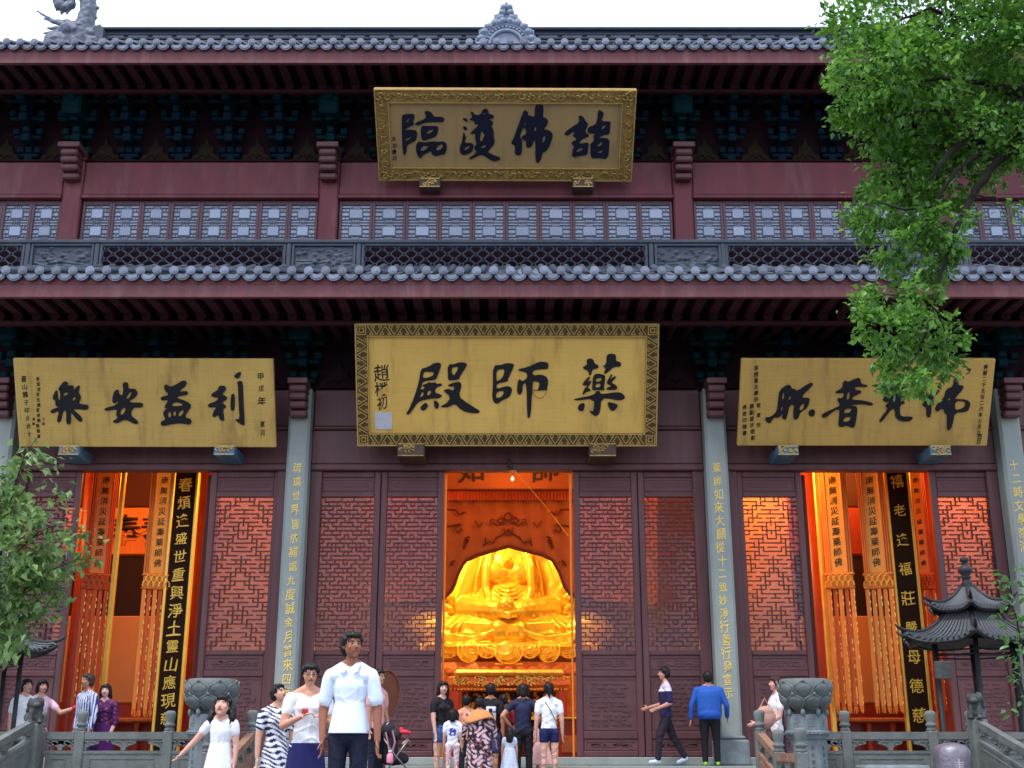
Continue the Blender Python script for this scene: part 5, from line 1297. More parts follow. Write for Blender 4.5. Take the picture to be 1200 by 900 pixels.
def lion_mesh():
    s = Sculpt()
    s.ell((0,.0,.07), (.085,.10,.08)); s.cone((0,-.01,.07), (0,-.035,.17), .075, .07); s.ell((0,-.05,.235), (.078,.075,.07)); s.ell((0,-.115,.215), (.045,.04,.035))
    for sx in (-1, 1):
        s.cone((sx*.045,-.085,.13), (sx*.05,-.10,.02), .028, .026); s.ell((sx*.05,-.115,.015), (.03,.035,.02)); s.cone((sx*.07,.03,.07), (sx*.075,-.03,.02), .05, .03); s.ell((sx*.068,-.03,.275), (.022,.018,.03)); s.ell((sx*.03,-.105,.255), (.015,.015,.015))
        for j in range(5): s.ell((sx*(.07+.008*(j % 2)), -.03+.022*j, .26-.035*j), .027)
    for j in range(7): s.ell((.055*math.cos(j*.9), .03+.02*math.sin(j), .29-.01*j+.02*math.sin(j*2)), .028)
    s.path([(0,.09,.06), (0,.13,.13), (0,.10,.20)], [.04,.035,.03]); s.ell((0,0,.0), (.09,.11,.02))
    return s.mesh('lion', .009, M['iron2'], 1)
M['iron2'] = mat('dark_weathered_stone', (.055,.06,.058), .75, .4, 9, .4, 70, dirt=(.12,.13,.12), dscale=9, damt=.5)
LM = lion_mesh()
xb = lambda u: WX(u, 850, YBL)
balustrade('grey stone balustrade left of the stairs, in front of the striped shirt man', [xb(52), xb(96), xb(199)+.0, xb(246)], [YBL]*4, [ZT]*4, M['stone'], True)
balustrade('grey stone balustrade right of the stairs, in front of the right doorway', [xb(944), xb(990), xb(1091), xb(1138)], [YBL]*4, [ZT]*4, M['stone'], False)
balustrade('dark grey stone balustrade at the far left edge, behind the lion post', [xb(-140), xb(-60), xb(40)], [YBL+.25]*3, [ZT]*3, M['stone'], True)
balustrade('grey stone balustrade at the far right edge, behind the lion post', [xb(1150), xb(1250), xb(1340)], [YBL+.25]*3, [ZT]*3, M['stone'], True)
# stair balustrades run down towards the viewer
XsL, XsR = xb(300), xb(886)
balustrade('reddish railed stone balustrade down the left side of the stairs, beside the zebra print woman', [XsL, XsL+.02, XsL+.03], [16.75, 15.55, 14.3], [ZT, ZT-.27, ZL], M['stone'], False, None, M['stonewarm'])
balustrade('reddish carved stone balustrade down the right side of the middle stairs, beside the lotus urn', [XsR, XsR-.02, XsR-.03], [16.75, 15.55, 14.3], [ZT, ZT-.27, ZL], M['stone'], False, None, M['stonewarm'])
for s, u, lab, v_l in ((-1, 44, 'dark stone lion on the balustrade post at the left edge', 816), (1, 1141, 'dark stone lion on the balustrade post at the right edge', 811)):
    x = xb(u); zt_ = WZ(848 if s < 0 else 843, YBL-.15)
    root = balustrade('grey stone balustrade running down to the viewer at the %s edge, below the stone lion' % ('left' if s < 0 else 'right'), [x, x+s*.05, x+s*.1], [YBL-.15, YBL-1.75, YBL-3.4], [ZT+.17, ZT-.26, ZT-.70], M['stone'], True)
    p = MB(); p.cbox(x-.105, x+.105, YBL-.26, YBL-.04, ZG+.02, zt_, .015); p.cbox(x-.085, x+.085, YBL-.274, YBL-.258, ZG+.2, zt_-.08, .006)
    part(p, 'corner_post', M['stone'], root)
    tag(link('stone_lion', LM, None, (x, YBL-.15, zt_+.005), (0, 0, -s*.5), (1.12,1.12,1.1)), lab, 'stone lion', 'stone lions on the corner posts')

# ================================================================== LOTUS URNS
YUR = 16.35
def petal_mesh(w, h, R0, R1, Rm):
    mb = MB(); nu, nv = 8, 8
    def fn(a, b):
        x = (a-.5)*2; wid = w*math.sin(min(1, b*1.35+.25)*math.pi*.5)*(max(.12, 1-((b-.55)/.45)**2.2) if b > .55 else 1)
        ang = x*wid/2; R = R0+(R1-R0)*b+Rm*math.sin(b*math.pi)+.036*(1-x*x)**.7*(math.sin(b*math.pi*.95)+.15)+(.018*b**6)
        notch = -.03*(1-abs(x))*0
        return (R*math.sin(ang), -R*math.cos(ang), h*b*(1-.12*x*x*b))
    mb.sheet(fn, nu, nv); 
    # raised rim along the edge
    rim = [fn(0, j/8) for j in range(9)]+[fn(i/8, 1) for i in range(1, 8)]+[fn(1, 1-j/8) for j in range(9)]
    mb.tube([(p[0]*1.02, p[1]*1.02, p[2]) for p in rim], .015, 5); return mb
def urn(u, label):
    x = WX(u, 830, YUR); zr_ = WZ(797, YUR); z0 = WZ(836.5, YUR)
    root = thing('lotus_urn', (x, YUR, ZL), label, 'stone urn', 'lotus urns on octagonal pedestals')
    H = zr_-z0; R = .325
    b = MB().lathe([(.15, 0), (.18, .015), (.16, .04), (.215, H*.14), (.275, H*.30), (.315, H*.52), (R+.003, H*.78), (R-.003, H), (R-.03, H+.012), (R-.05, H), (R-.06, H*.8), (.15, H*.3)], (x, YUR, z0), 32)
    part(b, 'bowl', M['urn'], root, True)
    p1 = petal_mesh(.76, H*.50, .20, .318, .035).mesh('petal', M['urn'], (0,0,0), True); p2 = petal_mesh(.76, H*.50, .295, .325, .015).mesh('petal', M['urn'], (0,0,0), True)
    for k in range(8):
        link('petal', p1, root, (x, YUR, z0+.035), (0,0,k*math.pi/4+.1)); link('petal', p2, root, (x, YUR, z0+H*.46), (0,0,(k+.5)*math.pi/4+.1))
    # pedestal: collar with knobs, cornice, octagonal shaft
    zc = z0-.005; o8 = math.pi/8
    zs1, zs2 = WZ(856, YUR), WZ(861, YUR)
    c = MB(); c.lathe([(.265, 0), (.265, zc-zs1-.03), (.245, zc-zs1)], (x, YUR, zs1), 8, o8)
    part(c, 'collar', M['stonelt'], root)
    kn = MB().lathe([(.028, -.02), (.030, .03), (.022, .055), (0.004, .065)], (0,0,0), 8).mesh('knob', M['stonelt'], (0,0,0), True)
    for k in range(8): link('knob', kn, root, (x+.262*math.cos(k*math.pi/4+o8), YUR+.262*math.sin(k*math.pi/4+o8), zc))
    d = MB(); d.lathe([(.30, 0), (.30, .035), (.28, .05)], (x, YUR, zs1-.052), 8, o8); d.lathe([(.25, -.06), (.27, -.02), (.27, 0)], (x, YUR, zs1-.053), 8, o8)
    part(d, 'cornice', M['stonelt'], root)
    dn = MB()
    for k in range(32):
        a = 2*math.pi*k/32+.05; rr = .302*math.cos(math.pi/8)/max(.92, math.cos(((a-o8) % (math.pi/4))-math.pi/8)); dn.lathe([(.014,-.012),(.014,.012)], (x+rr*math.cos(a), YUR+rr*math.sin(a), zs1-.035), 6)
    tag(part(dn, 'beading', M['urn'], root), kind='stuff')
    s = MB(); s.lathe([(.235, 0), (.235, zs1-.115-ZL-.12)], (x, YUR, ZL+.12), 8, o8); s.lathe([(.30, 0), (.30, .10), (.25, .118)], (x, YUR, ZL+.001), 8, o8)
    part(s, 'shaft', M['stonelt'], root)
    ch = char_mesh('福', M['urn']); Rr = .235*math.cos(math.pi/8)
    for f, txt in ((-1, '信士敬造'), (0, '佛光普照'), (1, '國泰民安')):
        a = -math.pi/2+f*math.pi/4
        for k, g in enumerate(txt):
            link('carved_letter', char_mesh(g, M['urn']), root, (x+(Rr+.002)*math.cos(a), YUR+(Rr+.002)*math.sin(a), zs1-.22-k*.085), (0,0,f*math.pi/4), (.055,.05,.06))
        rc = .265*math.cos(math.pi/8)
        link('carved_letter', char_mesh('卍' if f else '回', M['urn']), root, (x+(rc+.001)*math.cos(a), YUR+(rc+.001)*math.sin(a), (zs1+zc)/2-.01), (0,0,f*math.pi/4), (.12,.05,.12))
urn(247, 'weathered stone lotus urn on a pale pedestal, behind the girl in white tunic')
urn(944.5, 'weathered stone lotus urn on a pale octagonal pedestal, right of the stairs')

# ================================================================== INCENSE PAVILIONS
def pavilion(xc, yc, zb, ze_lo, ze_hi, ztop, R1, R2, rot, label):
    """cast iron hexagonal pavilion: box base, six posts, two upturned tiled roofs, bulb finial"""
    root = thing('incense_pavilion', (xc, yc, zb), label, 'incense pavilion', 'black iron incense pavilions'); n = 6
    def cor(k, R, z): a = rot+2*math.pi*k/n; return Vector((xc+R*math.cos(a), yc+R*math.sin(a), z))
    def roof(Rin, zin, Rout, zout, lift, name):
        rf = MB(); ns, nt = 8, 12
        def pt(k, s, t):                          # k side, s 0..1 along the side, t 0 (inner) .. 1 (eave)
            R = Rin+(Rout-Rin)*t; z = zin+(zout-zin)*(1-(1-t)**1.8)
            e = abs(2*s-1); ext = (1+.10*e**4*t**3)
            a, b = cor(k, R*ext, z), cor(k+1, R*ext, z); p = a.lerp(b, s); p.z += lift*e**3.2*t**2.2; return p
        for k in range(n): rf.sheet(lambda s, t, k=k: pt(k, s, t), ns, nt)
        under = MB()
        for k in range(n): under.sheet(lambda s, t, k=k: pt(k, s, t)-Vector((0,0,.05)), ns, nt)
        ro = part(rf, name, M['ironlt'], root, True); part(under, 'roof_underside', M['iron'], ro, True)
        for k in range(n):
            m = MB(); nr = 11
            for i in range(nr+1):
                s = .03+.94*i/nr; m.tube([pt(k, s, t)+Vector((0,0,.012)) for t in np.linspace(.02, 1, 9)], .021, 5)
                e = pt(k, s, 1); o = (Vector((e.x, e.y, 0))-Vector((xc, yc, 0))).normalized()
                m.tube([e+o*.0-Vector((0,0,.01)), e+o*.025-Vector((0,0,.01))], .03, 6)
            tag(part(m, 'tile_ribs', M['ironlt'], ro), kind='stuff')
            m = MB(); pth = [pt(k, 0, t)+Vector((0,0,.03)) for t in np.linspace(0, 1, 10)]; e = pth[-1]; o = (e-pth[-2]).normalized(); pth += [e+o*.07+Vector((0,0,.02)), e+o*.13+Vector((0,0,.06))]
            m.tube(pth, [.034]*9+[.032,.024,.010], 6); part(m, 'hip_ridge', M['iron'], ro, True)
            f = MB(); f.tube([pt(k, s, 1)-Vector((0,0,.045)) for s in np.linspace(0, 1, 13)], .028, 5); part(f, 'eave_board', M['iron'], ro)
        return ro
    zn = ze_hi
    roof(.10, zn+.33*(R2/.72), R2, zn-.05, .09, 'upper_roof')
    nk = MB().lathe([(R2*.62, 0), (R2*.62, .16)], (xc, yc, zn-.14), 6, rot); part(nk, 'neck', M['iron'], root)
    roof(R2*.66, zn-.10, R1, ze_lo-.10, .13, 'lower_roof')
    bm_ = MB().lathe([(R1*.70, 0), (R1*.70, .14)], (xc, yc, ze_lo-.10), 6, rot); part(bm_, 'eave_beam', M['iron'], root)
    fi = MB(); zf = zn+.33*(R2/.72)-.03; h = ztop-zf
    fi.lathe([(.12, 0), (.10, h*.08), (.075, h*.12), (.09, h*.18), (.065, h*.26), (.06, h*.34), (.085, h*.38), (.055, h*.43), (.10, h*.52), (.115, h*.60), (.09, h*.68), (.045, h*.73), (.04, h*.80), (.072, h*.87), (.065, h*.94), (.01, h)], (xc, yc, zf), 16)
    part(fi, 'finial', M['iron'], root, True)
    for k in range(n):
        a = cor(k, R1*.62, zb); part(MB().lathe([(.05, 0), (.036, .05), (.036, ze_lo-zb-.05)], (a.x, a.y, zb), 10), 'post', M['iron'], root, True)
        b = cor(k+1, R1*.62, zb); m = MB(); zt_ = ze_lo-.12
        for q in (0, .07): m.tube([(a.x, a.y, zt_-.12-q), (b.x, b.y, zt_-.12-q)], .014, 5)
        part(m, 'tie_bar', M['iron'], root)
    bx = MB(); hb = .62
    bx.lathe([(R1*.86, 0), (R1*.86, .10), (R1*.74, .14), (R1*.70, hb-.12), (R1*.82, hb-.07), (R1*.82, hb)], (xc, yc, zb+.001), 6, rot)
    part(bx, 'fire_box', M['iron'], root)
    return root
YP = 18.4
xp, zp0 = WX(1137, 720, YP), ZT
pav = pavilion(xp, YP, ZT, WZ(738, YP-.9), WZ(706, YP-.5), WZ(652, YP), 1.04, .59, math.radians(-108), 'black iron incense pavilion with two upturned tiled roofs, by the right doorway')
pl = MB(); x0, x1 = WX(1095, 785, YP-.75), WX(1114, 785, YP-.75); pl.cbox(x0, x1, YP-.78, YP-.74, WZ(796, YP-.75), WZ(775, YP-.75), .01)
part(pl, 'hanging_plaque', M['iron2'], pav)
pavilion(WX(-22, 720, YP), YP, ZT, WZ(748, YP-.9), WZ(716, YP-.5), WZ(662, YP), 1.04, .59, math.radians(-108), 'black iron incense pavilion at the left edge, mostly out of frame behind the leafy sapling')
# silver drum in front of the right balustrade
x = WX(1115, 880, 16.2)
dr_ = thing('metal_drum', (x, 16.2, ZG+.5), 'rounded silvery metal drum in front of the right balustrade, beside the lion post', 'drum')
M['silver'] = mat('dull_silver_sheet', (.22,.20,.235), .42, .25, 4, .5, 20, metal=.5, dirt=(.10,.085,.10), dscale=3)
part(MB().lathe([(.22, 0), (.24, .04), (.24, WZ(887, 16.2)-ZG-.5), (.228, WZ(879, 16.2)-ZG-.5), (.18, WZ(873.5, 16.2)-ZG-.5), (.08, WZ(870.5, 16.2)-ZG-.5), (.02, WZ(870, 16.2)-ZG-.5)], (x, 16.2, ZG+.5), 28), 'drum_body', M['silver'], dr_, True)
m = MB()
for z in (.35, .7): m.lathe([(.242, 0), (.252, .012), (.252, .03), (.242, .042)], (x, 16.2, ZG+.5+z), 28)
part(m, 'drum_hoop', M['silver'], dr_, True)
m = MB()
for i in range(4): m.box(x-.06, x+.05, 16.2-.247, 16.2-.232, WZ(893+i*2.2, 16.2)-.006, WZ(893+i*2.2, 16.2)+.004)
m.box(x-.01, x+.002, 16.2-.249, 16.2-.233, WZ(902, 16.2), WZ(889, 16.2)); part(m, 'drum_label', M['white_seal'], dr_)
tag(MB().box(x-.6, x+.6, 15.8, 16.6, ZG+.002, ZG+.498).build('drum_platform', M['paving']), kind='structure')
# pale stone plinth block below the right balustrade
pb = tag(MB().cbox(WX(1008, 896, 16.2), WX(1084, 896, 16.2), 15.95, 16.5, ZG+.01, WZ(896.5, 16.2), .03).build('stone_block', M['stonelt']), 'pale flat stone block below the right balustrade, left of the silver drum', 'stone block')
# ================================================================== PEOPLE
SKIN = S(205,155,130); SKIN2 = S(190,138,112); SKIN3 = S(170,115,92); HAIRC = S(26,22,22)
def V3(x, y, z): return Vector((x, y, z))
def person(label, u, vtop, Y, floor, face, top, bottom, pose=None, skin=SKIN, hair='short', sleeve=.55, hem=.49, legs='pants', leghem=.05, shoe=S(40,40,45), child=False,
           fat=1.0, vox=.012, group=None, neck=.850, top_fn=None, bot_fn=None, hairc=HAIRC, glasses=False, bust=0.0, name='person', lean=0.0, turn=0.0, nod=0.0, x_off=0.0, hemflare=0.0, closed=False, head=.95):
    """a standing figure; local frame: faces -Y, +x is the figure's left hand. All lengths in units of the height H."""
    pose = pose or {}
    P0 = W(u, vtop, Y); H = P0.z-floor; X = P0.x
    hs = 1.20 if child else head; sw = (.098 if child else .106)*(.5+.5*fat)
    s = Sculpt(); f = fat
    def q(x, y, z): return V3(x*H, (y-lean*max(0, z-.5))*H, z*H)
    hipz, crz, chz = .525, .47, .80
    # torso: hips, waist, chest, shoulders
    s.cone(q(0,.0,hipz-.015), q(0,.004,.60), .068*f*H, .062*f*H, 'hip', (1,0,0), (1.28, .92))
    s.cone(q(0,.004,.60), q(0,.0,.735), .062*f*H, .072*f*H, 'torso', (1,0,0), (1.22, .95))
    s.cone(q(-sw*.72,.006,chz-.012), q(sw*.72,.006,chz-.012), .042*H, .042*H, 'torso')
    s.cone(q(0,.006,.745), q(0,.008,.80), .068*f*H, .05*H, 'torso', (1,0,0), (1.25, .85))
    if bust:
        for k in (-1, 1): s.ell(q(k*.038,-.05,.735), (.034*H*bust, .032*H*bust, .032*H*bust), 'torso')
    for k in (-1, 1): s.cone(q(k*.018,.008,.848), q(k*sw*.95,.008,chz-.010), .026*H, .034*H, 'torso')
    if f > 1.2: s.cone(q(0,.004,.56), q(0,.004,.74), .078*H*f, .076*H*f, 'torso', (1,0,0), (1.3, .95)); s.ell(q(0,.01,.54), (.100*H*f, .082*H*f, .085*H), 'hip')
    # neck, head
    hz = 1-.068*hs; hy = -.004
    s.cone(q(0,.010,.80), q(0,.0,hz-.03), .030*H*(1 if not child else .9), .027*H, 'neck')
    R = Matrix.Rotation(turn, 3, 'Z') @ Matrix.Rotation(nod, 3, 'X')
    hc = q(0, hy, hz); hr = H*hs
    def h(x, y, z): return hc + R @ (V3(x, y, z)*hr)
    s.ell(h(0,.006,.008), (.049*hr, .056*hr, .058*hr), 'head', R); s.ell(h(0,-.016,-.020), (.040*hr, .039*hr, .044*hr), 'head', R)
    s.cone(h(0,-.030,-.035), h(0,-.036,-.052), .020*hr, .014*hr, 'head')
    s.cone(h(0,-.046,.012), h(0,-.059,-.010), .006*hr, .0095*hr, 'head'); s.ell(h(0,-.050,-.014), (.012*hr, .008*hr, .006*hr), 'head', R)
    for k in (-1, 1):
        s.ell(h(k*.045,.006,-.004), (.007*hr, .012*hr, .018*hr), 'ear', R); s.ell(h(k*.024,-.036,-.012), (.015*hr, .012*hr, .014*hr), 'head', R)
    s.ell(h(0,-.047,-.031), (.015*hr, .007*hr, .0065*hr), 'head', R)
    # arms
    joints = {}
    for k, nm in ((1, 'L'), (-1, 'R')):
        sh = q(k*sw, .008, chz-.008)
        ud = Vector(pose.get('u'+nm, (k*.12, .03, -1))).normalized(); fd = Vector(pose.get('f'+nm, (k*.05, -.12, -1))).normalized()
        ul, fl_ = .168*H*(.94 if child else 1), .145*H*(.94 if child else 1)
        el = sh+ud*ul; wr = el+fd*fl_; joints[nm] = (sh, el, wr)
        s.cone(sh, el, .033*H*(.45+.55*f), .0245*H, 'u'+nm); s.cone(el, wr, .0245*H, .0165*H, 'f'+nm)
        if 0 < sleeve <= 1.0:
            e2 = sh+ud*ul*sleeve; s.cone(sh+ud*.02*H, e2, .038*H*(.5+.5*f), .036*H, 's'+nm)
        elif sleeve > 1: 
            s.cone(sh, el, .038*H*(.5+.5*f), .032*H, 's'+nm); s.cone(el, el.lerp(wr, min(1, sleeve-1)), .031*H, .025*H, 's'+nm)
        # hand: palm, four unequal curled fingers, thumb from the side of the palm
        hd = Vector(pose.get('h'+nm, fd)).normalized(); sd = Vector((0,-1,0))-hd*hd.dot(Vector((0,-1,0)))
        if sd.length < .2: sd = Vector((k,0,0))-hd*hd.dot(Vector((k,0,0)))
        sd.normalize(); pn = hd.cross(sd)*(-k)
        pc = wr+hd*.028*H; s.cone(wr+hd*.008*H, wr+hd*.047*H, .013*H, .0135*H, 'hand', sd, (1.35, .72))
        for i, (off, ln) in enumerate(((.0165, .036), (.0055, .041), (-.0055, .038), (-.016, .029))):
            b = wr+hd*.052*H+sd*off*H; curl = .25+.13*i
            m_ = b+(hd*math.cos(curl*.5)+pn*math.sin(curl*.5))*ln*H*.55; e_ = m_+(hd*math.cos(curl*1.8)+pn*math.sin(curl*1.8))*ln*H*.5
            s.cone(b, m_, .0054*H, .0050*H, 'hand'); s.cone(m_, e_, .0050*H, .0042*H, 'hand')
        tb = wr+hd*.020*H+sd*.016*H; tm = tb+(hd*.6+sd*.7+pn*.25).normalized()*.024*H; s.cone(tb, tm, .0068*H, .0056*H, 'hand'); s.cone(tm, tm+(hd*.9+sd*.25+pn*.3).normalized()*.020*H, .0056*H, .0044*H, 'hand')
    # legs
    for k, nm in ((1, 'L'), (-1, 'R')):
        hp = q(k*.050*(.6+.4*f), .004, .505)
        td = Vector(pose.get('t'+nm, (k*.03, -.01, -1))).normalized(); cd = Vector(pose.get('c'+nm, (k*.01, .03, -1))).normalized()
        kn = hp+td*.235*H; an = kn+cd*.228*H
        s.cone(hp, kn, .050*H*(.5+.5*f), .034*H, 't'+nm); s.cone(kn, an, .031*H, .0195*H, 'c'+nm); s.ell(kn.lerp(an, .28)+V3(0,.010*H,0), (.027*H, .026*H, .055*H), 'c'+nm)
        if legs == 'pants':
            s.cone(hp, kn, .054*H*(.5+.5*f), .041*H, 'p'+nm); s.cone(kn, kn.lerp(an, .93), .040*H, .033*H, 'p'+nm)
        elif legs == 'shorts':
            s.cone(hp, hp.lerp(kn, min(1, (.505-leghem)/.235)), .055*H*(.5+.5*f), .052*H*(.5+.5*f), 'p'+nm)
        elif legs == 'tights':
            s.cone(hp, kn, .051*H, .035*H, 'p'+nm); s.cone(kn, kn.lerp(an, .9), .032*H, .021*H, 'p'+nm)
        fd = Vector(pose.get('ft'+nm, (k*.12, -1, -.0))).normalized()
        s.cone(an+V3(0,.012*H,-.012*H), an+fd*.085*H+V3(0,0,-.022*H), .021*H, .016*H, 'foot'); s.cone(an+V3(0,.016*H,-.020*H), an+fd*.09*H+V3(0,0,-.029*H), .017*H, .012*H, 'foot')
    top_c, bot_c, sk = np.array(top), np.array(bottom), np.array(skin)
    hci = np.array(hc); Rn = np.array(R)
    def color(tags, tt, co):
        n = len(co); c = np.tile(sk, (n, 1)); P = co/H
        tc = top_fn(P, tags) if top_fn else np.tile(top_c, (n, 1)); bc = bot_fn(P, tags) if bot_fn else np.tile(bot_c, (n, 1))
        body = np.isin(tags, ['torso', 'hip']); nk = P[:, 2] > neck-.028*np.clip(1-np.abs(P[:, 0])/.05, 0, 1)*(P[:, 1] < 0)
        c[body & ~nk] = tc[body & ~nk]; low = body & (P[:, 2] < hem); c[low] = bc[low]
        nkm = (tags == 'neck') & (P[:, 2] < neck-.005) & (np.abs(P[:, 0]) > .030); c[nkm] = tc[nkm]
        for nm in 'LR':
            m = tags == 's'+nm; c[m] = tc[m]
            m = tags == 'u'+nm; mm = m & (tt < (sleeve if sleeve <= 1 else 2)); c[mm] = tc[mm]
            if sleeve > 1: m = (tags == 'f'+nm) & (tt < sleeve-1.02); c[m] = tc[m]
            m = tags == 'p'+nm; c[m] = bc[m]
            m = tags == 't'+nm
            if legs in ('pants', 'tights'): c[m] = bc[m]
            elif legs == 'shorts': mm = m & (P[:, 2] > leghem); c[mm] = bc[mm]
            mm = (np.isin(tags, ['t'+nm, 'p'+nm])) & (P[:, 2] > hem) ; c[mm] = tc[mm]
            m = tags == 'c'+nm
            if legs in ('pants', 'tights'): mm = m & (tt < .93); c[mm] = bc[mm]
        c[tags == 'foot'] = shoe
        # face: eyes, brows, lips, cheeks (skin pigment); nostrils and lip parting as painted shade
        hm = np.isin(tags, ['head']); L = (co-hci)@Rn/hr                   # head coordinates
        fr = hm & (L[:, 1] < -.02)
        for k in (-1, 1):
            ex, ez = (L[:, 0]-k*.0185)/.0085, (L[:, 2]-.006)/.0042; e = fr & (ex**2+(ez*(2.6 if closed else 1))**2 < 1); c[e] = S(38,26,24)
            w = fr & ~e & (not closed) & (((L[:, 0]-k*.0185)/.0125)**2+((L[:, 2]-.006)/.0046)**2 < 1); c[w] = S(178,158,148)
            b = fr & (np.abs(L[:, 0]-k*.019) < .0135) & (np.abs(L[:, 2]-.0195+abs(k)*.10*np.abs(np.abs(L[:, 0])-.019)) < .0032); c[b] = S(48,34,30)
            ch = fr & (((L[:, 0]-k*.026)/.013)**2+((L[:, 2]+.014)/.012)**2 < 1); c[ch] = c[ch]*np.array([1.04,.93,.92])
            nd = fr & (np.hypot(L[:, 0]-k*.005, L[:, 2]+.0195) < .0028); c[nd] = S(110,65,55)
        lp = fr & (((L[:, 0])/.0165)**2+((L[:, 2]+.0315)/.0058)**2 < 1); c[lp] = S(168,86,82)
        ln_ = fr & (np.abs(L[:, 0]) < .015) & (np.abs(L[:, 2]+.0315) < .0011); c[ln_] = S(105,50,48)
        return c
    fs_ = (u*7.3) % 6.0
    def folds(co):
        P = co/H; z = P[:, 2]; x = P[:, 0]; y = P[:, 1]
        w = np.clip((z-.06)*6, 0, 1)*np.clip((.80-z)*8, 0, 1)
        c1 = 1-np.abs(np.sin(x*26+np.sin(z*17+fs_)*1.7+z*22+fs_)); c2 = 1-np.abs(np.sin(z*44+np.sin(x*23+y*15+fs_)*1.6+fs_))
        return (.0052 if f < 1.2 else .0028)*H*w*(c1**3*.9+c2**3*(.4+.8*np.exp(-((z-.56)/.06)**2)+.6*np.exp(-((z-.30)/.04)**2))-.35)*(np.abs(x) < .112)
    me = s.mesh(name, vox, M['body'], 2, color, folds)
    o = bpy.data.objects.new(name, me); COL.objects.link(o); zl_ = 0
    o.location = (X+x_off, Y, floor); o.rotation_euler = (0, 0, math.radians(face)); WLOC[o.name] = Vector((X+x_off, Y, floor)); tag(o, label, 'person', group)
    # hair
    hh = Sculpt()
    if hair != 'bald':
        hh.ell(h(0,.014,.018), (.056*hr, .059*hr, .058*hr), '', R); hh.ell(h(0,.022,-.006), (.0535*hr, .048*hr, .055*hr), '', R); hh.ell(h(0,-.018,.046) if hair in ('bob', 'long', 'pigtails') else h(0,-.011,.049), (.040*hr, .036*hr, .026*hr) if hair in ('bob', 'long', 'pigtails') else (.045*hr, .040*hr, .022*hr), '', R)
        for k in (-1, 1): hh.cone(h(k*.046,-.010,.03), h(k*.0495,.0,.002), .013*hr, .009*hr)
    if hair == 'long':
        for k in (-1, 1): hh.path([h(k*.036,-.016,.045), h(k*.050,-.008,.0), h(k*.052,.008,-.06), h(k*.05,.016,-.13)], [.018*hr, .020*hr, .022*hr, .016*hr])
        hh.path([h(0,.035,.02), h(0,.050,-.05), h(0,.050,-.13)], [.044*hr, .042*hr, .034*hr]); hh.cone(h(-.035,.03,-.06), h(-.03,.036,-.15), .026*hr, .018*hr); hh.cone(h(.035,.03,-.06), h(.03,.036,-.15), .026*hr, .018*hr)
    if hair == 'pony':
        hh.path([h(0,.058,.03), h(0,.080,.01), h(0,.078,-.045), h(0,.068,-.10)], [.018*hr, .019*hr, .019*hr, .007*hr])
    if hair == 'bun': hh.ell(h(0,.040,.066), (.028*hr, .028*hr, .028*hr)); hh.cone(h(0,.035,.05), h(0,.04,.085), .02*hr, .012*hr)
    if hair == 'pigtails':
        for k in (-1, 1): hh.path([h(k*.042,.02,.0), h(k*.062,.02,-.02), h(k*.070,.012,-.07), h(k*.066,.006,-.105)], [.02*hr, .024*hr, .024*hr, .010*hr])
    if hair == 'bob':
        for k in (-1, 1): hh.path([h(k*.040,-.012,.04), h(k*.052,.0,-.0), h(k*.050,.012,-.045)], [.018*hr, .022*hr, .018*hr])
        hh.path([h(0,.04,.02), h(0,.044,-.045)], [.042*hr, .038*hr])
    if hh.p:
        rg = random.Random(int(u))
        ph = rg.uniform(0, 6)
        def hd_(co): L = (co-hci)/hr; return .0022*hr*np.sin(np.arctan2(L[:, 1], L[:, 0])*24+L[:, 2]*30+ph)+.0015*hr*np.sin(L[:, 0]*190+L[:, 2]*90)
        hm = hh.mesh('hair', vox*.8, M['hair'], 1, lambda t, tt, co: np.tile(np.array(hairc), (len(co), 1)), hd_)
        ho = bpy.data.objects.new('hair', hm); COL.objects.link(ho); ho.parent = o
    if glasses:
        g = MB()
        for k in (-1, 1): g.tube([h(k*.019+.0125*math.cos(a), -.056, .005+.009*math.sin(a)) for a in np.linspace(0, 6.28, 15)[:-1]], .0015*hr, 4, True); g.tube([h(k*.0315,-.054,.007), h(k*.046,-.0,.009)], .0013*hr, 4)
        g.tube([h(-.0065,-.057,.007), h(.0065,-.057,.007)], .0013*hr, 4)
        me_ = g.mesh('glasses', M['ink']); go = bpy.data.objects.new('glasses', me_); COL.objects.link(go); go.parent = o
    def add_part(nm, mb_or_me, m, cols=None, smooth=True):
        me_ = mb_or_me if isinstance(mb_or_me, bpy.types.Mesh) else mb_or_me.mesh(nm, m, (0,0,0), smooth)
        if cols is not None:
            n = len(me_.vertices); co = np.empty(n*3); me_.vertices.foreach_get('co', co); setcol(me_, cols(co.reshape(-1,3)/H))
        p_ = bpy.data.objects.new(nm, me_); COL.objects.link(p_); p_.parent = o; WLOC[p_.name] = Vector((0,0,0)); return p_
    def skirt(z0, z1, r0, r1, colf, nm='skirt', folds_=11, amp=.10, dep=.78, slip=(0,0)):
        mb = MB(); n = 110; m = 44
        for j in range(m+1):
            t = j/m; z = z0+(z1-z0)*t
            for i in range(n):
                a = 2*math.pi*i/n; r = r0+(r1-r0)*t**.85; r *= 1+amp*t*math.sin(a*folds_+math.sin(a*3)*1.3)
                p = q(r*math.cos(a)+slip[0]*t, r*dep*math.sin(a)+.004+slip[1]*t, z); mb.v.append(tuple(p))
        for j in range(m):
            for i in range(n): mb.f.append((j*n+i, j*n+(i+1) % n, (j+1)*n+(i+1) % n, (j+1)*n+i))
        p_ = add_part(nm, mb, M['cloth'], colf if callable(colf) else (lambda P: np.tile(np.array(colf), (len(P), 1))))
        md = p_.modifiers.new('t', 'SOLIDIFY'); md.thickness = .008; return p_
    return dict(o=o, H=H, q=q, h=h, j=joints, add=add_part, skirt=skirt, hr=hr)
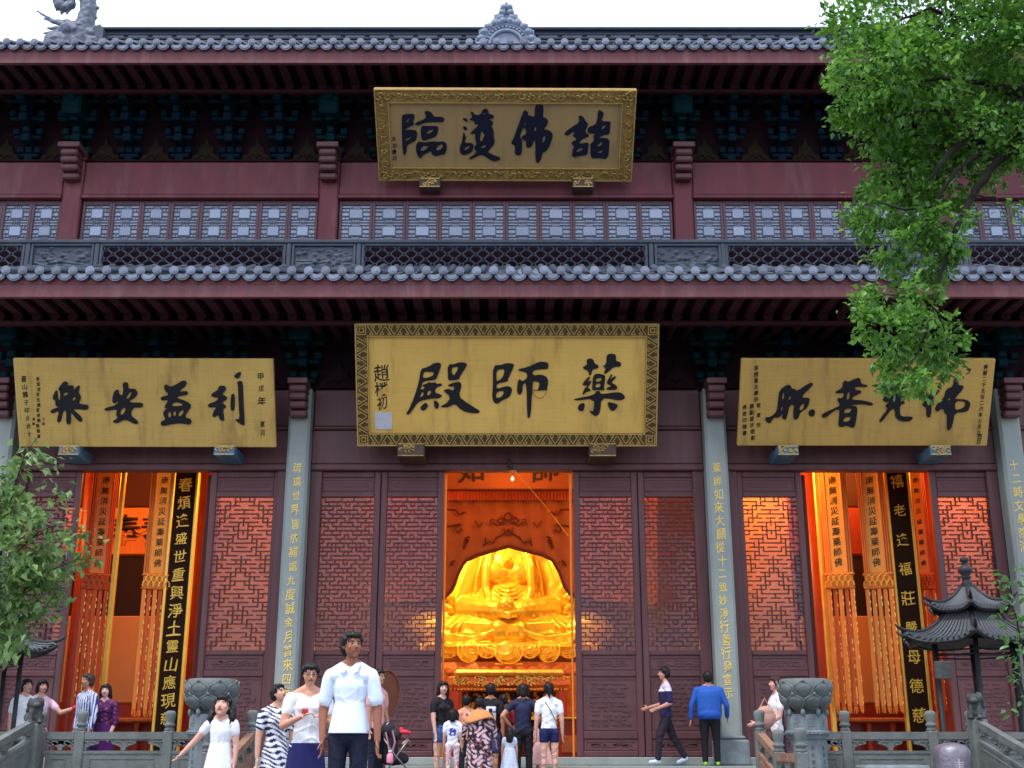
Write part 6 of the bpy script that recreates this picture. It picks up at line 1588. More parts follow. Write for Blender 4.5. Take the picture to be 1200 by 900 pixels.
def noise2(P, a, b, ph=0): return np.sin(P[:, 0]*a+ph+2.1*np.sin(P[:, 2]*b*.7+ph))*np.sin(P[:, 2]*b+1.7*np.sin(P[:, 0]*a*.6)+P[:, 1]*a*.5)
def pick(m, a, b): return np.where(m[:, None], np.array(a), np.array(b))
WHITE = S(235,236,240)
# --- four people coming down the stairs
man = person('man in pale blue short sleeved shirt and dark trousers, looking aside, tallest on the stairs', 413, 741, 11.1, ZL, -4, S(218,229,243), S(22,26,48),
    dict(uL=(.20,.06,-1), fL=(.05,-.16,-1), uR=(-.18,.05,-1), fR=(.06,-.22,-1)), skin=S(150,98,76), sleeve=.72, hem=.53, fat=.95, head=.95, vox=.0085, turn=math.radians(38), neck=.856)
H = man['H']; q = man['q']
mb = MB()
for k in (-1, 1):                                         # collar, placket, pocket, shirt tail
    mb.add([q(k*.010,-.050,.826), q(k*.034,-.030,.850), q(k*.050,-.030,.838), q(k*.044,-.056,.806), q(k*.022,-.064,.800)], [(0,1,2,3,4)]); mb.add([q(k*.034,-.030,.850), q(k*.036,.02,.862), q(k*.050,.022,.842), q(k*.050,-.030,.838)], [(0,1,2,3)])
man['add']('collar', mb, M['cloth'], lambda P: np.tile(np.array(S(218,229,243)), (len(P), 1)), False)
mb = MB(); mb.box(q(.022,0,0).x, q(.068,0,0).x, q(0,-.089,0).y, q(0,-.080,0).y, q(0,0,.705).z, q(0,0,.755).z); mb.box(q(-.005,0,0).x, q(.005,0,0).x, q(0,-.085,0).y, q(0,-.07,0).y, q(0,0,.66).z, q(0,0,.80).z)
man['skirt'](.70, .515, .060, .097, S(218,229,243), 'shirt_tail', 5, .03, .80)
wm = person('woman in white tee and navy skirt with glasses, looking down at a red phone', 364, 777, 12.2, ZL, 18, WHITE, S(30,30,84),
    dict(uR=(-.25,-.12,-1), fR=(.62,-.70,.34), uL=(.22,.0,-1), fL=(-.28,-.55,.15), hL=(-.6,-.5,.3)), skin=S(205,150,124), sleeve=.45, hem=.50, legs='none', glasses=True, bust=1.05, vox=.009, fat=1.06, hair='bun' if False else 'pony', nod=math.radians(16), neck=.82)
wm['skirt'](.53, .06, .095, .150, S(30,30,84), 'skirt', 9, .06)
ph = Sculpt()
_, _, wr = wm['j']['R']; me_ = MB().cbox(wr.x-.02, wr.x+.10, wr.y-.09, wr.y-.07, wr.z+.02, wr.z+.075, .006).mesh('phone', None)
pw = wm['o'].matrix_basis @ Vector((wr.x+.03, wr.y-.05, wr.z+.045))
pb_ = MB(); pb_.cbox(pw.x-.032, pw.x+.032, pw.y-.02, pw.y+.0, pw.z-.018, pw.z+.03, .008)
M['redcase'] = mat('red_phone_case', (.45,.03,.04), .4, .1, 9, .05, 60)
tag(pb_.build('phone', M['redcase']), 'small red phone held up by the woman in the navy skirt', 'phone')
def zebra(P, tags=None): return pick(np.sin(P[:, 2]*175+2.4*np.sin(P[:, 0]*42+P[:,2]*19)+P[:, 0]*50)+.55*np.sin(P[:,0]*90+P[:,2]*40) > .2, S(34,36,70), S(226,228,236))
zw = person('woman in a zebra print dress behind the phone woman, looking up', 327, 802, 13.7, ZL, 30, WHITE, S(40,40,70),
    dict(uR=(-.16,-.02,-1), fR=(-.05,-.12,-1), uL=(.12,0,-1)), skin=S(212,160,136), sleeve=.6, hem=.1, legs='none', top_fn=zebra, bot_fn=zebra, hair='short', vox=.010, bust=1.0, nod=math.radians(-14), turn=.5, fat=1.02)
zw['skirt'](.60, .27, .072, .118, zebra, 'dress_skirt', 7, .04)
girl = person('girl in white tunic with loose dark hair, eyes closed, arm swung out to the side', 262, 815, 13.0, ZL-.02, -6, WHITE, S(225,222,215),
    dict(uR=(-.62,-.05,-.78), fR=(-.68,-.15,-.72), uL=(.16,.02,-1), fL=(.0,-.15,-1)), skin=S(216,164,144), sleeve=.42, hem=.45, legs='tights', hair='pigtails', child=True, vox=.009, nod=math.radians(-12), neck=.83, closed=True)
girl['skirt'](.70, .36, .060, .122, WHITE, 'tunic', 8, .05)
# --- near the middle doors
gm = person('person in glasses and pink top beside the stroller, behind the tall man', 444, 785, 18.6, ZT, 62, S(215,160,160), S(28,30,50), dict(uL=(.1,-.05,-1), fL=(.05,-.3,-1)), sleeve=.55, glasses=True, skin=SKIN2, hair='short', vox=.011)
bgp = gm['o'].location
M['brownwood'] = mat('reddish_brown_wood', (.16,.052,.030), .45, .25, 5, .2, 40, stretch=(1,1,4))
dx, dzc = WX(452, 812, 19.6), WZ(812, 19.6)
rb_ = thing('round_board', (dx, 19.6, dzc), 'reddish brown round wooden board standing upright behind the person in glasses', 'board')
def disc(r, y0, y1): return MB().add([(r*math.cos(2*math.pi*k/40), y, r*math.sin(2*math.pi*k/40)) for y in (y0, y1) for k in range(40)], [tuple(range(39, -1, -1)), tuple(range(40, 80))]+[(k, (k+1) % 40, 40+(k+1) % 40, 40+k) for k in range(40)])
for nm, mb in (('board_disc', disc(.355, -.02, .02)), ('raised_rim', MB().tube([(.345*math.cos(a), -.02, .345*math.sin(a)) for a in np.linspace(0, 2*math.pi, 41)[:-1]], .018, 6, True))):
    o_ = bpy.data.objects.new(nm, mb.mesh(nm, M['brownwood'], (0,0,0), nm == 'raised_rim')); COL.objects.link(o_); o_.parent = rb_
part(MB().cbox(dx-.03, dx+.03, 19.58, 19.62, ZT+.003, dzc-.35, .008), 'stand_leg', M['brownwood'], rb_)
rb_.rotation_euler = (0, 0, math.radians(60))
BLACK = S(28,27,31)
person('woman in black tee and blue denim shorts at the left of the doorway, looking back', 519, 799, 20.2, ZT, 40, BLACK, S(70,96,150), dict(uR=(-.12,-.15,-1), fR=(.0,-.25,-1), uL=(.1,.05,-1)), sleeve=.5, hem=.56, legs='shorts', leghem=.425, hair='long', turn=-.35, skin=S(214,168,148), vox=.011, bust=1, shoe=S(200,190,180))
def kidprint(P, tags=None):
    m = (P[:, 1] > .02) & (np.hypot(P[:, 0]*1.0, (P[:, 2]-.69)*.9) < .055) & (noise2(P, 60, 75) > -.15); return pick(m, S(60,75,170), S(232,232,240))
def legprint(P, tags=None): return pick(noise2(P, 90, 60, 1) > .45, S(225,120,135), S(225,205,208))
person('small child in white tee with blue back print and pink patterned leggings', 531, 831, 19.7, ZT, 175, WHITE, S(225,200,205), dict(), sleeve=.6, hem=.52, legs='tights', hair='bob', child=True, top_fn=kidprint, bot_fn=legprint, vox=.010, shoe=S(210,170,170))
def blossoms(P, tags=None):
    n = noise2(P, 52, 58, .7); m = noise2(P, 75, 80, 2.1)
    return np.where((n > .22)[:, None], np.array(S(212,178,186)), np.where((m > .5)[:, None], np.array(S(150,96,110)), np.array(S(40,30,34))))
fw = person('woman with hair bun in a dark floral dress and tan shawl, back turned', 562, 817, 18.7, ZT, 178, S(60,40,45), S(60,40,45), dict(uL=(.35,.0,-1), fL=(.1,-.2,-1), uR=(-.35,0,-1), fR=(-.1,-.2,-1)), sleeve=1.75, legs='none', hem=.1, top_fn=blossoms, bot_fn=blossoms, hair='bun', fat=1.3, vox=.011, skin=SKIN2, lean=.12)
fw['skirt'](.66, .08, .125, .155, blossoms, 'dress_skirt', 8, .06)
mb = MB()
def shawl(a, b):
    an = -math.pi*.95+2*math.pi*.95*a; r = .05+.105*b; return tuple(fw['q'](r*1.15*math.cos(an+math.pi/2), r*.78*math.sin(an+math.pi/2)+.018, .845-.115*b**1.6+.03*b*math.sin(an*2)))
mb.sheet(shawl, 40, 8); so = fw['add']('shawl', mb, M['cloth'], lambda P: np.tile(np.array(S(196,134,82)), (len(P), 1))); md = so.modifiers.new('t', 'SOLIDIFY'); md.thickness = .015
person('man in peach shirt with cropped hair, between the black tee woman and the bun woman', 547, 815, 20.6, ZT, 205, S(232,160,128), S(50,50,60), dict(), sleeve=.7, skin=S(196,138,104), hair='short', vox=.012, fat=1.12, turn=-.7)
def backprint(P, tags=None):
    m = (P[:, 1] > .02) & (P[:, 0] < .045) & (P[:, 0] > -.055) & (P[:, 2] > .62) & (P[:, 2] < .765) & ~((np.abs(P[:, 0]-.0) < .018) & (P[:, 2] > .70) & (P[:, 2] < .742)) & ~((np.abs(P[:, 2]-.705) < .006)); return pick(m, S(225,225,230), BLACK)
person('young man in black tee with white back print, facing the altar', 575, 801, 20.5, ZT, 182, BLACK, S(60,70,110), dict(uL=(.12,0,-1), fL=(0,-.4,-.9)), sleeve=.6, top_fn=backprint, hem=.5, legs='shorts', leghem=.33, vox=.011, skin=S(190,130,100))
person('person in dark red top facing the altar, behind the navy top woman', 590, 814, 20.75, ZT, 184, S(120,26,28), S(70,20,25), dict(), sleeve=.7, vox=.012, skin=SKIN3, fat=1.05)
person('woman in navy top and black trousers with hands on hips, back turned', 613, 801, 20.1, ZT, 180, S(34,38,66), S(20,20,26), dict(uL=(.62,.25,-.72), fL=(-.55,-.45,-.62), uR=(-.62,.25,-.72), fR=(.55,-.45,-.62)), sleeve=.45, hem=.53, vox=.011, hair='bob', fat=1.1, skin=S(196,140,112), hairc=S(40,26,22))
def palepr(P, tags=None): return pick(noise2(P, 70, 70) > .72, S(200,140,160), S(190,206,226))
lg = person('little girl with long dark hair and pale printed dress, back turned', 597, 852, 18.9, ZT, 186, S(190,206,226), S(190,206,226), dict(uL=(.2,-.1,-1), uR=(-.2,-.1,-1)), sleeve=.4, legs='none', hem=.1, top_fn=palepr, bot_fn=palepr, hair='long', child=True, vox=.010)
lg['skirt'](.64, .24, .085, .16, palepr, 'dress_skirt', 8, .07)
bagl = person('woman in white tee and navy shorts with ponytail, back turned, right of the crowd', 643, 800, 20.0, ZT, 184, WHITE, S(26,32,78), dict(uL=(.14,.05,-1), fL=(.06,-.15,-1), uR=(-.14,.05,-1), fR=(-.05,-.15,-1)), sleeve=.5, hem=.545, legs='shorts', leghem=.43, hair='pony', vox=.011, skin=S(214,168,146), shoe=S(220,220,225), fat=1.02)
q = bagl['q']; mb = MB().tube([q(.055,.0,.835), q(.04,.052,.80), q(-.01,.075,.72), q(-.06,.062,.62), q(-.09,.02,.54)], .006, 5); bagl['add']('strap', mb, M['ink'])
pk = person('child in a pale pink dress, mostly hidden behind the navy shorts woman', 634, 842, 20.6, ZT, 180, S(236,178,178), S(236,178,178), dict(), sleeve=.5, legs='none', hem=.1, hair='bob', child=True, vox=.012)
pk['skirt'](.62, .28, .09, .20, S(240,186,184), 'dress_skirt', 8, .08)
# --- right of the doorway
def yoke(P, tags=None):
    return np.where((P[:, 2] > .775)[:, None], np.array(S(200,190,215)), np.where((P[:, 2] > .752)[:, None], np.array(S(232,228,238)), np.array(S(36,34,76))))
person('man in navy top with pale yoke striding left past the closed doors', 778, 782, 21.45, 0.0, -84, S(36,34,76), S(38,32,44), dict(tL=(.02,-.42,-1), cL=(0,-.10,-1), tR=(-.02,.36,-1), cR=(0,.62,-1), ftR=(-.1,-1,-.4), uR=(-.05,-.1,-1), fR=(0,-.95,-.25), uL=(.06,.1,-1), fL=(0,-.8,-.3)), sleeve=.85, top_fn=yoke, hem=.5, vox=.011, skin=S(196,140,118), shoe=S(205,215,240), fat=1.0)
def jack(P, tags=None): return pick(P[:, 2] > .60, S(38,88,172), S(32,80,168))
person('stout person in a bright blue jacket and black trousers, back turned by the column', 829, 787, 21.4, 0.0, 176, S(36,84,170), S(18,18,26), dict(uL=(.42,.06,-1), fL=(.10,-.1,-1), uR=(-.42,.06,-1), fR=(-.05,-.5,-.8)), sleeve=1.92, top_fn=jack, hem=.49, fat=1.38, vox=.011, skin=SKIN2, shoe=S(150,210,60))
def halfbw(P, tags=None): return pick((P[:, 1] > .015), S(40,34,44), S(230,226,230))
wq = person('woman in white and black top striding left behind the right lotus urn', 908, 793, 19.3, ZT, -80, WHITE, S(40,36,58), dict(uR=(-.1,-.3,-1), fR=(0,-.8,-.35), uL=(.1,-.2,-1), fL=(0,-.7,-.5)), sleeve=.5, top_fn=halfbw, hair='bob', vox=.011, skin=S(216,160,146), hairc=S(60,34,34))
sb = Sculpt(); cx_, cz_ = WX(897, 838, 18.95), WZ(842, 18.95)
M['tanbag'] = mat('pinkish_tan_cloth', (.50,.27,.21), .7, .15, 6, .2, 50)
hb = thing('shoulder_bag', (cx_, 18.95, cz_-.15), 'pinkish tan bag carried in front of the woman by the right lotus urn', 'bag')
sb.ell((0,0,.02), (.16,.09,.17)).ell((0,-.02,.10), (.13,.07,.08)); link('bag_body', sb.mesh('bag_body', .014, M['tanbag'], 2), hb, (cx_, 18.95, cz_))
part(MB().tube([(cx_-.1, 18.95, cz_+.12), (cx_, 18.95, cz_+.30), (cx_+.1, 18.97, cz_+.12)], .012, 5), 'bag_handle', M['tanbag'], hb)
# --- left terrace
person('woman in white polo with dark ponytail, looking right at the left edge', 32, 796, 19.3, ZT, 55, WHITE, S(60,60,80), dict(uL=(.1,-.1,-1), fL=(0,-.6,-.5)), sleeve=.6, hair='pony', vox=.011, skin=S(214,162,140))
pk2 = person('woman in pale pink top pointing right with one arm, at the left edge', 50, 797, 19.7, ZT, 50, S(236,200,216), S(70,60,80), dict(uL=(.35,-.55,-.55), fL=(.75,-.25,.28), hL=(.8,-.3,.2), uR=(-.1,0,-1)), sleeve=.55, hair='bob', vox=.011, skin=S(214,162,140))
_, el, wr = pk2['j']['L']; R_ = Matrix.Rotation(math.radians(50), 3, 'Z'); wp = Vector(pk2['o'].location)+R_ @ wr; wd = (R_ @ (wr-el)).normalized()
M['redcloth'] = mat('red_knit', (.60,.035,.06), .8, .15, 9, .3, 60)
rb = MB(); rb.tube([wp-wd*.05, wp-wd*.0, wp+wd*.04], [.036,.042,.036], 10); tag(rb.build('wrist_band', M['redcloth'], None, True), 'red cloth band round the wrist of the pointing woman', 'wrist band')
def stripes(P, tags=None): return pick(np.sin(P[:, 0]*230+P[:, 1]*140+np.sin(P[:, 2]*24)*.5) > .1, S(44,62,130), S(214,220,238))
person('balding man in blue and white striped shirt, turned left at the left doorway', 104, 790, 19.6, ZT, -42, S(120,140,190), S(34,50,120), dict(uR=(-.2,.05,-1), fR=(.05,-.2,-1), uL=(.22,.05,-1), fL=(0,-.25,-1)), sleeve=1.8, top_fn=stripes, hem=.46, fat=1.15, vox=.0095, skin=S(176,124,100), hairc=S(60,52,50))
pd = person('woman in a purple dress with long black hair, beside the striped shirt man', 125, 802, 19.9, ZT, 2, S(92,38,98), S(84,30,92), dict(uL=(.12,0,-1), fL=(-.25,-.35,-1), uR=(-.1,0,-1), fR=(.3,-.4,-1)), sleeve=1.3, legs='none', hem=.1, hair='long', vox=.010, skin=S(220,172,160), bust=1, top_fn=lambda P, t=None: pick(noise2(P, 80, 80) > .55, S(150,70,120), S(72,28,76)))
pd['skirt'](.60, .26, .085, .135, S(80,28,92), 'dress_skirt', 8, .07)

# ================================================================== STROLLER
YS = 18.7
def Sp(u, v, dy=0): return W(u, v, YS+dy)
stx = thing('stroller', (Sp(466, 895).x, YS, ZT), 'dark folding stroller with pink straps standing by the closed doors behind the tall man', 'stroller')
M['strollerblack'] = mat('black_stroller_cloth', (.022,.02,.028), .8, .2, 9, .2, 60); M['pinkcloth'] = mat('dusty_pink_cloth', (.42,.20,.23), .8, .2, 9, .2, 60)
M['pinkplastic'] = mat('pink_plastic', (.80,.25,.38), .4, .1, 9, .05, 60); M['steel'] = mat('grey_steel_tube', (.25,.25,.26), .35, .1, 9, .05, 60, metal=.7)
for s, dy in ((0, -.20), (1, .20)):
    fr = MB()
    fr.tube([Sp(450, 866, dy), Sp(462, 884, dy), Sp(480, 905, dy)], .013, 6); fr.tube([Sp(478, 868, dy), Sp(466, 884, dy), Sp(452, 906, dy)], .013, 6); fr.tube([Sp(450, 866, dy), Sp(451, 852, dy), Sp(456, 846, dy)], .013, 6)
    part(fr, 'frame', M['steel'], stx, True)
for u, dy in ((482, -.2), (482, .2), (452, -.2), (452, .2)):
    c = Sp(u, 905, dy); c.z = ZT+.09; w = MB(); w.tube([(c.x+.08*math.cos(a), c.y, c.z+.08*math.sin(a)) for a in np.linspace(0, 6.283, 21)[:-1]], .018, 6, True); wo = part(w, 'wheel', M['strollerblack'], stx, True)
    h_ = MB()
    for k in range(5): a = k*1.257; h_.tube([(c.x, c.y, c.z), (c.x+.075*math.cos(a), c.y, c.z+.075*math.sin(a))], .007, 4)
    part(h_, 'spokes', M['steel'], wo)
cn = Sculpt(); cn.cone(Sp(455, 855, -.12), Sp(455, 855, .12), .12, .12); cn.cone(Sp(463, 861, -.14), Sp(463, 861, .14), .10, .10)
link('canopy', cn.mesh('canopy', .014, M['strollerblack'], 2), stx, (0,0,0))
se = Sculpt(); se.cone(Sp(459, 866, -.12), Sp(461, 888, -.12), .09, .07); se.cone(Sp(459, 866, .12), Sp(461, 888, .12), .09, .07); se.cone(Sp(461, 888, 0), Sp(473, 889, 0), .12, .08); se.cone(Sp(454,868), Sp(454,890), .1, .08)
link('seat', se.mesh('seat', .014, M['strollerblack'], 2), stx, (0,0,0))
m = MB(); m.tube([Sp(452,858,-.24), Sp(455,872,-.25), Sp(457,888,-.24)], .014, 5); m.tube([Sp(460,856,-.24), Sp(463,870,-.25), Sp(459,884,-.24)], .014, 5); part(m, 'pink_strap', M['pinkcloth'], stx)
part(MB().tube([Sp(472,872,-.2), Sp(477,867,-.1), Sp(480,870,.1)], .022, 6), 'bumper_bar', M['tanbag'], stx, True)
c = Sp(457, 887, -.30); bt = thing('drink_bottle', (c.x, c.y, c.z-.09), 'small pink drink bottle hanging on the stroller', 'bottle')
bb = part(MB().lathe([(.045, 0), (.05, .02), (.05, .11), (.03, .14)], (c.x, c.y, c.z-.09), 14), 'bottle_body', M['pinkplastic'], bt, True)
part(MB().lathe([(.028, 0), (.028, .03), (.015, .045)], (c.x, c.y, c.z+.052), 12), 'cap', M['white_seal'], bt, True)
c = Sp(474, 858, -.15); hat = tag(Sculpt().ell((0,0,0), (.09,.06,.03)).ell((-.07,0,.05), (.035,.03,.035)).cone((0,0,.01), (.07,0,-.01), .03, .03).mesh('cloth_toy', .01, M['redcloth'], 1) and link('cloth_toy', Sculpt().ell((0,0,0), (.09,.06,.03)).ell((-.05,0,.04), (.035,.03,.035)).cone((0,0,.01), (.07,0,-.01), .03, .03).mesh('cloth_toy', .01, M['redcloth'], 1), None, c), 'small red cloth toy lying on the stroller handle', 'toy')
# ================================================================== TREES
def leaf_cloud(mb, centres, n_per, size, rng, spread, up=.55, droop=.25, asp=.42, tipn=14, cl=1.0):
    """leaves as small folded blades, gathered round twig tips"""
    V, Fc = [], []
    for (c, r, n) in centres:
        n = int(n); tips = max(2, int(n/tipn))
        td = rng.normal(size=(tips, 3)); td /= np.linalg.norm(td, axis=1)[:, None]
        tp = np.array(c)+td*(rng.uniform(.25, 1, tips)**.5)[:, None]*r*np.array([1, spread, 1])
        k = rng.integers(0, tips, n)
        pos = tp[k]+rng.normal(size=(n, 3))*np.array([.075, .09, .055])*cl*(.8+.4*r)
        out = td[k]*.8+rng.normal(size=(n, 3))*.6; out[:, 2] -= droop
        out /= np.linalg.norm(out, axis=1)[:, None]
        nr = rng.normal(size=(n, 3))*.55; nr[:, 2] += up*2; nr -= out*(nr*out).sum(1)[:, None]; nr /= np.linalg.norm(nr, axis=1)[:, None]
        sd = np.cross(out, nr); L = rng.uniform(.5, 1.3, n)*size; Wd = L*asp*.5
        fold = .18
        b = pos; m = pos+out*(L*.5)[:, None]; t = pos+out*L[:, None]-nr*(L*.12)[:, None]
        l1 = m-out*(L*.08)[:, None]+sd*Wd[:, None]+nr*(Wd*fold*2)[:, None]; r1 = m-out*(L*.08)[:, None]-sd*Wd[:, None]+nr*(Wd*fold*2)[:, None]
        base = len(V); 
        q = np.stack([b, r1, t, l1], 1).reshape(-1, 3)
        V.append(q); 
    A = np.concatenate(V); n = len(A)//4; i = np.arange(n)*4
    F_ = np.concatenate([np.stack([i, i+1, i+2], 1), np.stack([i, i+2, i+3], 1)])
    return A, F_
def leaf_mesh(name, A, F_, m, origin):
    me = bpy.data.meshes.new(name); A = A-np.array(origin)
    me.vertices.add(len(A)); me.vertices.foreach_set('co', A.ravel().astype(np.float32))
    me.loops.add(len(F_)*3); me.loops.foreach_set('vertex_index', F_.ravel().astype(np.int32))
    me.polygons.add(len(F_)); me.polygons.foreach_set('loop_start', np.arange(len(F_), dtype=np.int32)*3); me.polygons.foreach_set('loop_total', np.full(len(F_), 3, np.int32))
    me.update(calc_edges=True); me.validate(); me.materials.append(m); return me
YT = 11.6
rng = np.random.default_rng(11)
def Tp(u, v, dy=0): return W(u, v, YT+dy)
CL = [(1000,28,28),(1040,20,40),(1085,48,36),(1150,35,44),(1200,20,36),(992,82,26),(1022,88,42),(1070,100,46),(1130,105,48),(1185,110,38),(996,128,20),(1028,140,36),(1082,158,46),(1140,165,40),(1188,160,26),
      (1035,192,24),(1072,205,38),(1115,212,32),(1012,236,20),(1036,252,30),(1078,250,36),(1108,270,28),(1060,285,24),(1094,303,24),(1126,288,15),(1016,262,14),(1046,292,14),(1133,255,10),(1166,214,10),(1182,244,6),(1150,205,16),(1200,185,22),(1195,80,40),(1160,70,40),(1110,20,34),(1060,60,36),(1060,130,36),
      (1022,352,17),(1046,350,24),(1076,350,18),(1026,384,18),(1060,384,24),(1097,397,22),(1110,418,17),(1036,412,18),(1072,424,24),(1056,442,16),(1084,447,14),(1122,392,8),(1052,324,9),(1040,440,8),(1003,352,8),
      (1250,60,60),(1330,20,80),(1400,90,80),(1270,150,50),(1340,160,60),(1240,230,30),(1300,250,50),(1420,200,80),(1150,-40,60),(1060,-50,50),(1240,-60,70),(1350,-90,90)]
cent = []
for (u, v, r) in CL:
    p = Tp(u, v, rng.uniform(-.7, .7)); rm = r*.0096
    cent.append((p, rm, min(1500, 9+r*r*.54*(1 if u < 1215 else .35))))
A, F_ = leaf_cloud(None, cent, 0, .082, rng, 1.5, asp=.64, tipn=30, cl=1.0)
base = Tp(1345, 700); tr = thing('camphor_tree', (base.x, YT, ZG), 'large leafy green camphor tree reaching in from the upper right before the hall', 'tree')
tag(link('foliage', leaf_mesh('foliage', A, F_, M['leaf'], wloc(tr)), tr, wloc(tr)), kind='stuff')
def limb(pts, rs, name='branch', dys=None):
    P_ = [Tp(u, v, (dys[i] if dys else -.42+.12*math.sin(i*2.1))) for i, (u, v) in enumerate(pts)]
    Q, R_ = [], []
    for i in range(len(P_)-1):
        for k in range(4):
            t = k/4; p = P_[i].lerp(P_[i+1], t); Q.append(p+Vector((random.uniform(-1,1), random.uniform(-1,1), random.uniform(-1,1)))*.012); R_.append(rs[i]+(rs[i+1]-rs[i])*t)
    Q.append(P_[-1]); R_.append(rs[-1])
    return part(MB().tube(Q, R_, 8), name, M['bark'], tr, True)
tb = MB(); tpts = [Vector((base.x+.1, YT, ZG-.05)), Vector((base.x+.05, YT, ZG+.5)), Vector((base.x, YT, 1.0)), Vector((base.x-.05, YT+.05, 3.0)), Tp(1330, 320), Tp(1320, 200), Tp(1325, 60), Tp(1310, -60)]
tb.tube(tpts, [.42,.33,.29,.26,.22,.17,.12,.07], 12); part(tb, 'trunk', M['bark'], tr, True)
limb([(1330,290),(1265,175),(1200,122),(1165,133),(1130,162),(1105,190),(1088,212)], [.13,.11,.075,.06,.045,.025,.012])
limb([(1328,330),(1262,220),(1205,158),(1165,192),(1140,228),(1124,262),(1108,300),(1098,345),(1086,388),(1072,420)], [.12,.10,.065,.05,.04,.03,.022,.016,.012,.006])
limb([(1325,180),(1262,130),(1210,112),(1175,103),(1150,96),(1110,92),(1060,95),(1022,90)], [.11,.09,.07,.05,.03,.02,.014,.008])
limb([(1325,60),(1270,30),(1200,-5),(1160,15),(1130,22),(1090,10),(1050,25),(1010,40)], [.09,.07,.05,.035,.025,.018,.012,.006])
limb([(1165,192),(1150,180),(1120,200),(1096,240),(1084,262),(1070,290)], [.03,.025,.02,.015,.01,.006])
limb([(1130,162),(1110,128),(1075,130),(1040,142),(1010,128)], [.03,.022,.016,.011,.006])
limb([(1140,228),(1165,232),(1178,246)], [.012,.008,.004]); limb([(1096,240),(1060,246),(1030,238),(1012,240)], [.014,.011,.008,.004])
limb([(1098,345),(1070,350),(1040,346),(1014,352)], [.011,.009,.006,.004]); limb([(1090,372),(1060,386),(1034,392)], [.01,.007,.004]); limb([(1094,360),(1108,388),(1112,412)], [.009,.006,.004])
# ---- sapling at the left edge
YSL = 10.2
def Lp(u, v, dy=0): return W(u, v, YSL+dy)
sp = thing('leafy_sapling', (Lp(-12, 800).x, YSL, ZL), 'young leafy tree with pale green leaves and bare twig tips at the left edge', 'tree')
twigs = [([(-14,900),(-12,800),(-8,720),(2,640),(14,580),(28,535),(44,512)], [.022,.02,.016,.012,.008,.005,.002]), ([(-10,760),(8,720),(30,690),(60,668),(88,656),(112,654)], [.013,.011,.008,.006,.004,.002]), ([(-4,690),(16,650),(40,628),(70,622),(104,624)], [.011,.009,.006,.004,.002]),
         ([(4,640),(24,612),(50,590),(78,574),(91,564)], [.009,.006,.004,.003,.001]), ([(20,640),(48,622),(74,612),(93,601)], [.005,.004,.003,.001]), ([(10,600),(30,572),(48,556),(58,540)], [.006,.004,.003,.002]), ([(-10,780),(4,760),(24,742),(44,728)], [.008,.006,.004,.002]), ([(-8,720),(-20,660),(-10,600),(2,556)], [.01,.008,.005,.002]), ([(14,700),(40,690),(64,690),(80,694)], [.005,.004,.003,.002])]
for i, (p, r) in enumerate(twigs):
    part(MB().tube([Lp(u, v, .10*math.sin(i*1.9+k*.8)) for k, (u, v) in enumerate(p)], r, 6), 'trunk' if i == 0 else 'branch', M['bark'], sp, True)
cl2 = [(5,560,20),(22,545,14),(36,524,8),(52,548,9),(58,575,8),(8,600,26),(30,600,16),(12,650,30),(44,640,20),(70,622,12),(98,628,9),(20,690,30),(55,670,18),(84,655,12),(104,652,9),(5,730,26),(30,722,20),(50,700,14),(74,690,10),(18,752,14),(-25,600,30),(-30,680,40),(-30,740,30),(48,606,9),(80,600,4)]
rng = np.random.default_rng(5)
cent = [(Lp(u, v, rng.uniform(-.25, .25)), r*.0072, max(5, r*r*.30)) for u, v, r in cl2]
A, F_ = leaf_cloud(None, cent, 0, .092, rng, 1.1, up=.5, droop=.45, asp=.52)
tag(link('foliage', leaf_mesh('foliage', A, F_, M['leaf2'], wloc(sp)), sp, wloc(sp)), kind='stuff')
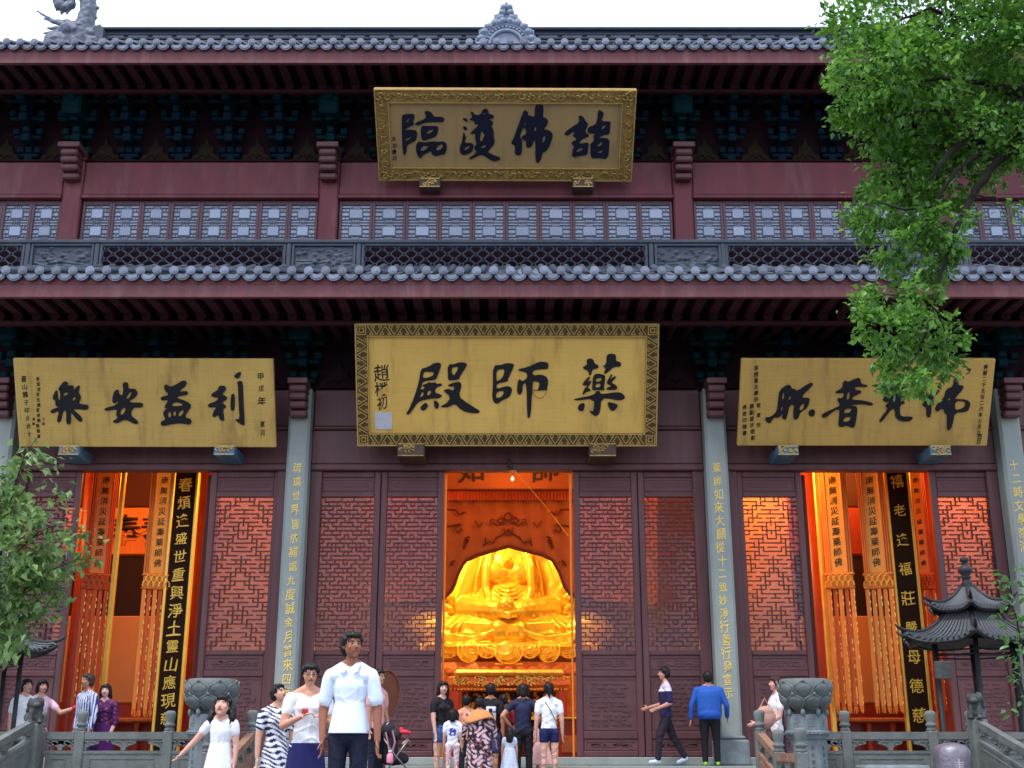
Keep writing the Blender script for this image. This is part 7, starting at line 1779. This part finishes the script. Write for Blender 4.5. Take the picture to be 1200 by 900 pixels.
# ---- shrub at the right edge: every leaf is its own piece
YSR = 10.0
def Qp(u, v, dy=0): return W(u, v, YSR+dy)
sh = thing('broadleaf_shrub', (Qp(1204, 850).x, YSR, ZL), 'broad leaved green shrub at the right edge, in front of the black pavilion', 'shrub')
st_ = [([(1208,900),(1206,830),(1200,770),(1190,720),(1178,690),(1166,668)], [.014,.012,.010,.007,.004,.002]), ([(1206,830),(1196,800),(1182,790),(1176,772)], [.008,.006,.004,.002]), ([(1200,770),(1212,720),(1204,680),(1196,660)], [.008,.006,.004,.002]), ([(1195,740),(1176,728),(1164,722)], [.005,.004,.002]), ([(1206,820),(1190,838),(1180,826)], [.005,.004,.002])]
for i, (p, r) in enumerate(st_): part(MB().tube([Qp(u, v, .07*math.sin(i*2+k)) for k, (u, v) in enumerate(p)], r, 6), 'stem', M['bark'], sh, True)
lm = MB()
for s in (-1, 1):
    lm.add([(0,0,0), (.25,s*.20,.05), (.55,s*.24,.06), (.85,s*.13,.02), (1,0,-.08), (.55,0,-.0), (.25,0,.0)], [(0,1,6),(1,2,5,6),(2,3,5),(3,4,5)] if s > 0 else [(0,6,1),(1,6,5,2),(2,5,3),(3,5,4)])
lme = lm.mesh('leaf', M['leaf3'], (0,0,0), True)
rg = random.Random(8)
spots = [(1166,668),(1170,676),(1178,684),(1174,692),(1186,700),(1180,708),(1190,714),(1196,722),(1166,722),(1172,730),(1180,728),(1188,738),(1198,744),(1176,746),(1184,752),(1194,758),(1178,768),(1186,774),(1194,780),(1182,790),(1190,796),(1198,800),(1180,826),(1188,834),(1196,820),(1200,690),(1196,664),(1204,700),(1198,676),(1206,730),(1210,760),(1208,790)]
for (u, v) in spots:
    for k in range(4):
        p = Qp(u+rg.uniform(-6,6), v+rg.uniform(-6,6), rg.uniform(-.16,.16)); s = rg.uniform(.058, .088)
        link('leaf', lme, sh, p, (rg.uniform(-.7,.7), rg.uniform(-.3,.9), rg.uniform(0,6.28)), (s, s, s))

# pieces too small to pick apart one by one
SMALL = {'carving', 'carved_leaves', 'petal_trim', 'sequin_edge', 'tassel', 'embroidery', 'side_band', 'panel_moulding', 'edging', 'window_lattice', 'spokes', 'drum_hoop', 'drum_label', 'soffit_boards', 'wavy_lattice', 'collar', 'pink_strap', 'glasses'}
for o in bpy.data.objects:
    if o.parent and o.name.split('.')[0] in SMALL and o.name.split('.')[0] != 'collar': o['kind'] = 'stuff'
